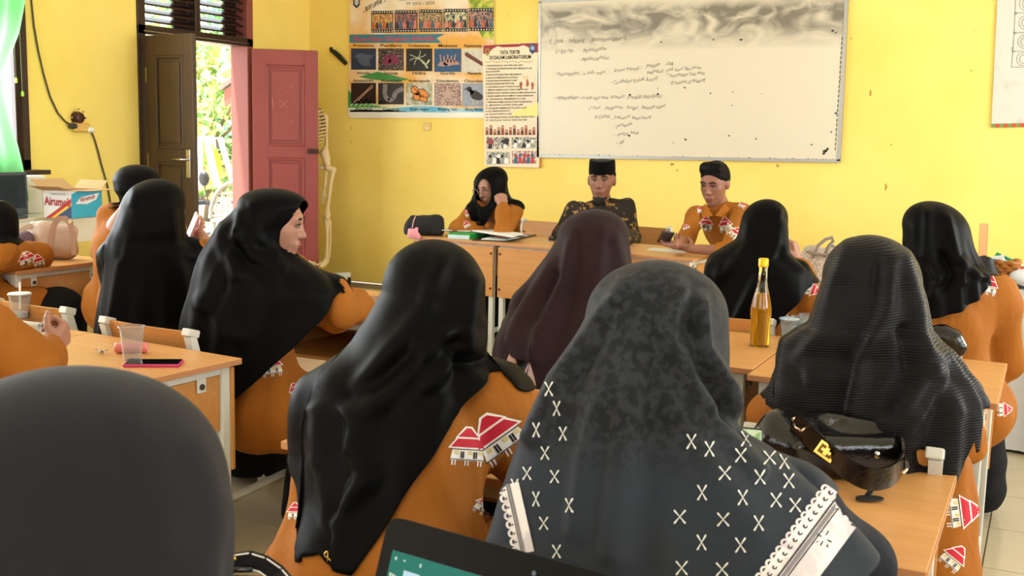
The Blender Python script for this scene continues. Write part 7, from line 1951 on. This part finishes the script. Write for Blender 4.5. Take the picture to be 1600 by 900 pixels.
# ---- right-hand side: cloth-covered table with basket, ruler, bundles
rt = empty('cloth_table', (.35, 5.75, 0), 'table covered by a long white cloth at the right edge', 'table', world_parts=True)
n = 60; mb = MB(); V = []
x0_, x1_, y0_, y1_ = -.30, 1.0, 5.30, 6.40
per = []
for t in np.linspace(0, 1, n, endpoint=False):
    s_ = t * 4
    if s_ < 1: per.append((x0_ + (x1_ - x0_) * s_, y0_))
    elif s_ < 2: per.append((x1_, y0_ + (y1_ - y0_) * (s_ - 1)))
    elif s_ < 3: per.append((x1_ - (x1_ - x0_) * (s_ - 2), y1_))
    else: per.append((x0_, y1_ - (y1_ - y0_) * (s_ - 3)))
for i, z in enumerate((.74, .72, .5, .25, .015)):
    for j, (x, y) in enumerate(per):
        k_ = .03 * i / 4 * math.sin(j * 1.9) + .02 * i / 4
        cx_0, cy_0 = (x0_ + x1_) / 2, (y0_ + y1_) / 2; v = U([x - cx_0, y - cy_0, 0])
        V.append((x + v[0] * k_, y + v[1] * k_, z))
F = [(i * n + j, i * n + (j + 1) % n, (i + 1) * n + (j + 1) % n, (i + 1) * n + j) for i in range(4) for j in range(n)]
F.append(tuple(range(n))); mb.add(V, F); mb.build('white_cloth', mat('white_tablecloth', (212, 214, 216), .75, bump=.15, bscale=9), rt, smooth='auto')
MB().box(((x0_ + x1_) / 2, (y0_ + y1_) / 2, .715), (x1_ - x0_ - .03, y1_ - y0_ - .03, .02)).build('table_board', woodside_m, rt)
bs2 = empty('wicker_basket', PZ(1563, 432, .75), 'brown woven rattan basket full of oddments at the right', 'basket', world_parts=True)
wk = mat('rattan', (176, 112, 40), .6, color2=(130, 76, 24), scale=40)
cB = PZ(1563, 447, .745); 
dB2 = topx(cB)[2]; wB = 19 * dB2 / FPX
for row in range(7):
    z = .01 + row * .0165; w = wB * (1 + .03 * row)
    pts = []
    for t in np.linspace(0, 2 * math.pi, 41)[:-1]:
        r_ = w / max(abs(math.cos(t)), abs(math.sin(t))) ** .7
        pts.append(cB + np.array([math.cos(t) * r_, math.sin(t) * r_ * .8, z + .004 * math.sin(t * 10 + row * math.pi)]) + np.array([math.cos(t), math.sin(t), 0]) * .005 * math.sin(t * 10 + row * math.pi))
    MB().tube(pts, .0125, 6, closed=True).build('weave_band', wk, bs2, smooth=True)
for q in range(14):
    t = q / 14 * 6.283; r_ = wB / max(abs(math.cos(t)), abs(math.sin(t))) ** .7
    MB().tube([cB + [math.cos(t) * r_, math.sin(t) * r_ * .8, 0], cB + [math.cos(t) * r_ * 1.2, math.sin(t) * r_ * .96, .115]], .007, 5).build('stake', wk, bs2)
MB().box(cB + Z(.008), (wB * 1.8, wB * 1.5, .012)).build('base', wk, bs2)
for (nm, px, py, sz, ang, colr, lb) in [('medicine_box', 1567, 407, (.08, .03, .045), .4, (40, 130, 84), 'green and white packet sticking out of the basket'), ('paper_packet', 1557, 409, (.07, .02, .05), -.3, (222, 222, 218), 'white crumpled packet in the basket'), ('blue_folder', 1553, 408, (.13, .05, .02), .1, (50, 96, 130), 'blue folder lying across the basket')]:
    c = P(px, py, dB2 + .02); o = MB().box(c, sz, rot=Matrix.Rotation(ang, 3, 'Y'), bev=.004)
    if nm == 'medicine_box': o.box(c + np.array([0, -.017, 0]), (.07, .003, .02), rot=Matrix.Rotation(ang, 3, 'Y'), mi=1)
    tag(o.build(nm, [mat(nm + '_m', colr, .5), white_m]), lb, 'packet')
net_b = empty('mesh_pouch', P(1541, 422, dB2 - .1) * [1, 1, 0] + Z(.745), 'black mesh pouch beside the rattan basket', 'bag', world_parts=True)
V_, Q_ = sdf_mesh([rc(P(1541, 412, dB2 - .05), P(1543, 430, dB2 - .05), .035, .05, .03)], .008, wrinkle(.004, 8, 50)); np_obj('pouch_body', V_, Q_, mat('mesh_black', (26, 26, 30), .6), net_b)
MB().tube([P(x, y, dB2 - .1) for x, y in [(1530, 402), (1538, 400), (1546, 404), (1546, 412)]], .004, 6).build('wire_rim', brk, net_b)
ru = empty('wooden_ruler', P(1535, 400, dB2 + .12) * [1, 1, 0] + Z(.75), 'wooden ruler standing upright behind the basket', 'ruler', world_parts=True)
a = P(1534, 440, dB2 + .14); a[2] = .742; b = P(1538, 349, dB2 + .14); hw_ = 6.5 * (dB2 + .14) / FPX
MB().add([a - CR * hw_, a + CR * hw_, b + CR * hw_, b - CR * hw_, a - CR * hw_ + CF * .006, a + CR * hw_ + CF * .006, b + CR * hw_ + CF * .006, b - CR * hw_ + CF * .006], [(3, 2, 1, 0), (4, 5, 6, 7), (0, 1, 5, 4), (1, 2, 6, 5), (2, 3, 7, 6), (3, 0, 4, 7)]).build('stick', mat('ruler_wood', (224, 158, 96), .5, var=.1, scale=20), ru)
tk = MB()
for q in range(24):
    t = q / 24; c = a + (b - a) * t - CF * .0008; L_ = hw_ * (.8 if q % 5 == 0 else .4)
    tk.add([c + CR * (hw_ - L_), c + CR * hw_, c + CR * hw_ + U(b - a) * .0018, c + CR * (hw_ - L_) + U(b - a) * .0018], [(3, 2, 1, 0)])
tk.build('scale_mark', mat('ruler_ink', (150, 84, 40), .6), ru)
fc = empty('cloth_bundle', P(1590, 460, dB2) * [1, 1, 0] + Z(.745), 'heap of white blue and red folded cloth at the right edge', 'cloth', world_parts=True)
for k_, (px, py, r_, colr) in enumerate([(1592, 425, .05, (214, 222, 230)), (1590, 445, .055, (44, 66, 104)), (1596, 462, .06, (206, 70, 56)), (1584, 462, .05, (226, 228, 230)), (1602, 440, .06, (226, 230, 234))]):
    c = P(px + 8, py + 8, dB2 - .1 + .05 * k_); c[2] = max(c[2], .745 + r_ * .7)
    V_, Q_ = sdf_mesh([el(c, (r_ * 1.3, r_, r_ * .75))], .009, wrinkle(.008, k_, 34)); np_obj('folded_cloth', V_, Q_, mat('bundle_%d' % k_, colr, .8), fc)
tt = empty('woven_tote', P(1275, 450, 4.9) * [1, 1, 0] + Z(.70), 'grey woven tote bag with two looped handles', 'bag', 'handbags', world_parts=True)
tm = mat('grey_woven_straw', (150, 134, 120), .8, color2=(196, 182, 166), scale=160, contrast=(.42, .6)); dT = 5.0
V_, Q_ = sdf_mesh([rc(P(1268, 400, dT), P(1262, 470, dT), .05, .07, .03), rc(P(1298, 402, dT), P(1300, 470, dT), .045, .07, .03), rc(P(1282, 420, dT), P(1282, 470, dT), .07, .08, .04)], .008, wrinkle(.003, 5, 40), clipz=.702); np_obj('tote_body', V_, Q_, tm, tt)
tr_ = mat('taupe_trim', (132, 120, 108), .7)
MB().tube([P(x, y, dT - .07) for x, y in [(1270, 402), (1278, 384), (1290, 374), (1300, 371), (1302, 377), (1295, 384), (1288, 402)]], .008, 8).build('handle', tr_, tt, smooth=True)
MB().tube([P(x, y, dT) for x, y in [(1288, 400), (1292, 388), (1300, 384), (1308, 388), (1312, 400)]], .008, 8).build('handle', tr_, tt, smooth=True)
MB().tube([P(x, y, dT - .075) for x, y in [(1260, 393), (1272, 396), (1290, 398), (1305, 396)]], .006, 6).build('rim', tr_, tt, smooth=True)

# ================================================================== skeleton model behind the red door leaf
dS = 9.55
bone = mat('bone_ivory', (222, 198, 150), .5, var=.12, scale=25)
sk = empty('skeleton_model', P(497, 436, dS) * [1, 1, 0], 'life-size anatomical skeleton on wheeled stand behind the red door', 'skeleton', world_parts=True)
S = lambda x, y, dd=0.0: P(x, y, dS + dd)
for q in range(20):
    y = 150 + q * 4.9
    MB().lathe([(.014, -.012), (.022, -.008), (.022, .008), (.014, .012)], 10, S(489 + 1.5 * math.sin(q * .3), y, .02)).build('vertebra', bone, sk, smooth='auto')
for q in range(10):
    y = 168 + q * 5.4; w = .075 + .05 * math.sin((q + 1) / 11 * 3.1); w *= 1.0
    for sg in (-1, 1):
        c = S(490, y, .02)
        MB().tube([c + CR * sg * w * math.sin(a) * 1.0 + dirf * -.11 * (1 - math.cos(a)) / 1.2 + Z(-.05 * a / 3.1) for a in np.linspace(0, 2.7, 10)], .0065, 6).build('rib', bone, sk, smooth=True)
MB().tube([S(488, 165, -.16), S(488, 205, -.18)], .014, flat=(.4, 1), up=CF).build('sternum', bone, sk)
V_, Q_ = sdf_mesh([rc(S(485, 240), S(480, 256), .045, .03, .03), rc(S(506, 240), S(511, 256), .04, .03, .03), rc(S(488, 262), S(503, 262), .02, .02, .02), rc(S(508, 232), S(513, 248), .022, .018, .02), rc(S(483, 232), S(478, 248), .022, .018, .02), sub(S(495.5, 250), (.05, .09, .045))], .007); np_obj('pelvis', V_, Q_, bone, sk)
V_, Q_ = sdf_mesh([el(S(482, 112), (.072, .09, .085)), rc(S(482, 128, -.05), S(482, 136, -.06), .045, .035, .03), sub(S(477, 118, -.09), (.018, .03, .018)), sub(S(487, 118, -.09), (.018, .03, .018)), sub(S(482, 126, -.09), (.009, .02, .014))], .007); np_obj('skull', V_, Q_, bone, sk)
def bonex(nm, pts, rad):
    V_, Q_ = sdf_mesh([rc(a, b, ra, rb_, .012) for (a, ra), (b, rb_) in zip(list(zip(pts, rad))[:-1], list(zip(pts, rad))[1:])], .006); np_obj(nm, V_, Q_, bone, sk)
for sg in (1, -1):
    m_ = lambda x: 496 + (x - 496) * sg
    bonex('femur', [S(m_(512), 262, -.01), S(m_(521), 265), S(m_(517), 285), S(m_(512), 325), S(m_(511), 337)], [.026, .024, .017, .016, .033])
    bonex('patella', [S(m_(511), 339, -.04), S(m_(511), 341, -.04)], [.02, .018])
    bonex('tibia', [S(m_(510), 344), S(m_(511), 355), S(m_(511), 385), S(m_(510), 402)], [.032, .018, .013, .02])
    bonex('fibula', [S(m_(516), 346, .01), S(m_(516.5), 375, .01), S(m_(514), 402, .01)], [.011, .008, .012])
    bonex('foot', [S(m_(510), 404, .05), S(m_(510), 408, -.02), S(m_(506), 414, -.12), S(m_(503), 416, -.18)], [.026, .024, .022, .014])
    for q in range(4): bonex('toe', [S(m_(512 - q * 3.2), 409, -.06), S(m_(508 - q * 4.2), 415 - q * .2, -.17)], [.008, .006])
    bonex('humerus', [S(m_(509), 183), S(m_(510), 200), S(m_(510), 240)], [.024, .012, .016])
    bonex('radius', [S(m_(510), 243), S(m_(509), 270), S(m_(507), 292)], [.011, .008, .011]); bonex('ulna', [S(m_(512), 243, .01), S(m_(511), 270, .01), S(m_(509), 291, .01)], [.01, .008, .008])
    for q in range(4): bonex('finger_bone', [S(m_(507 - q * .6), 294), S(m_(508.5 - q * 1.6), 306), S(m_(506 - q * 1.5), 318)], [.006, .0055, .004])
    bonex('scapula', [S(m_(503), 182, .05), S(m_(506), 190, .05), S(m_(502), 205, .06)], [.02, .022, .012])
    bonex('collar_bone', [S(m_(497), 176, -.05), S(m_(509), 180, -.01)], [.008, .009])
wl = mat('pale_blue_steel', (214, 224, 220), .4)
MB().tube([S(496, 428, .06), S(495, 150, .06)], .012, 8).build('pole', metal_m, sk)
stf = [(548, 421), (545, 430), (470, 436), (478, 420)]
c = S(500, 424, .02)
for (x, y) in [(546, 421), (541, 429.5), (462, 432), (470, 420)]:
    e = PZ(x, y + 6, 0.06); e = S(x, y, .0 if y > 425 else .25)
    e[2] = .085; c2 = S(497, 424, .06); c2[2] = .10
    MB().box((e + c2) / 2, (np.linalg.norm(e - c2), .05, .04), rot=Matrix(((U(e - c2)[0], -U((e - c2) * [1, 1, 0])[1], 0), (U(e - c2)[1], U((e - c2) * [1, 1, 0])[0], 0), (0, 0, 1))), bev=.004).build('foot_beam', wl, sk)
    w = e.copy(); w[2] = .032
    MB().lathe([(.01, -.014), (.03, -.012), (.032, 0), (.03, .012), (.01, .014)], 14, w, dirx).build('caster', rub_m, sk, smooth='auto')

for o in list(bpy.data.objects):
    if '_w' in o: del o['_w']
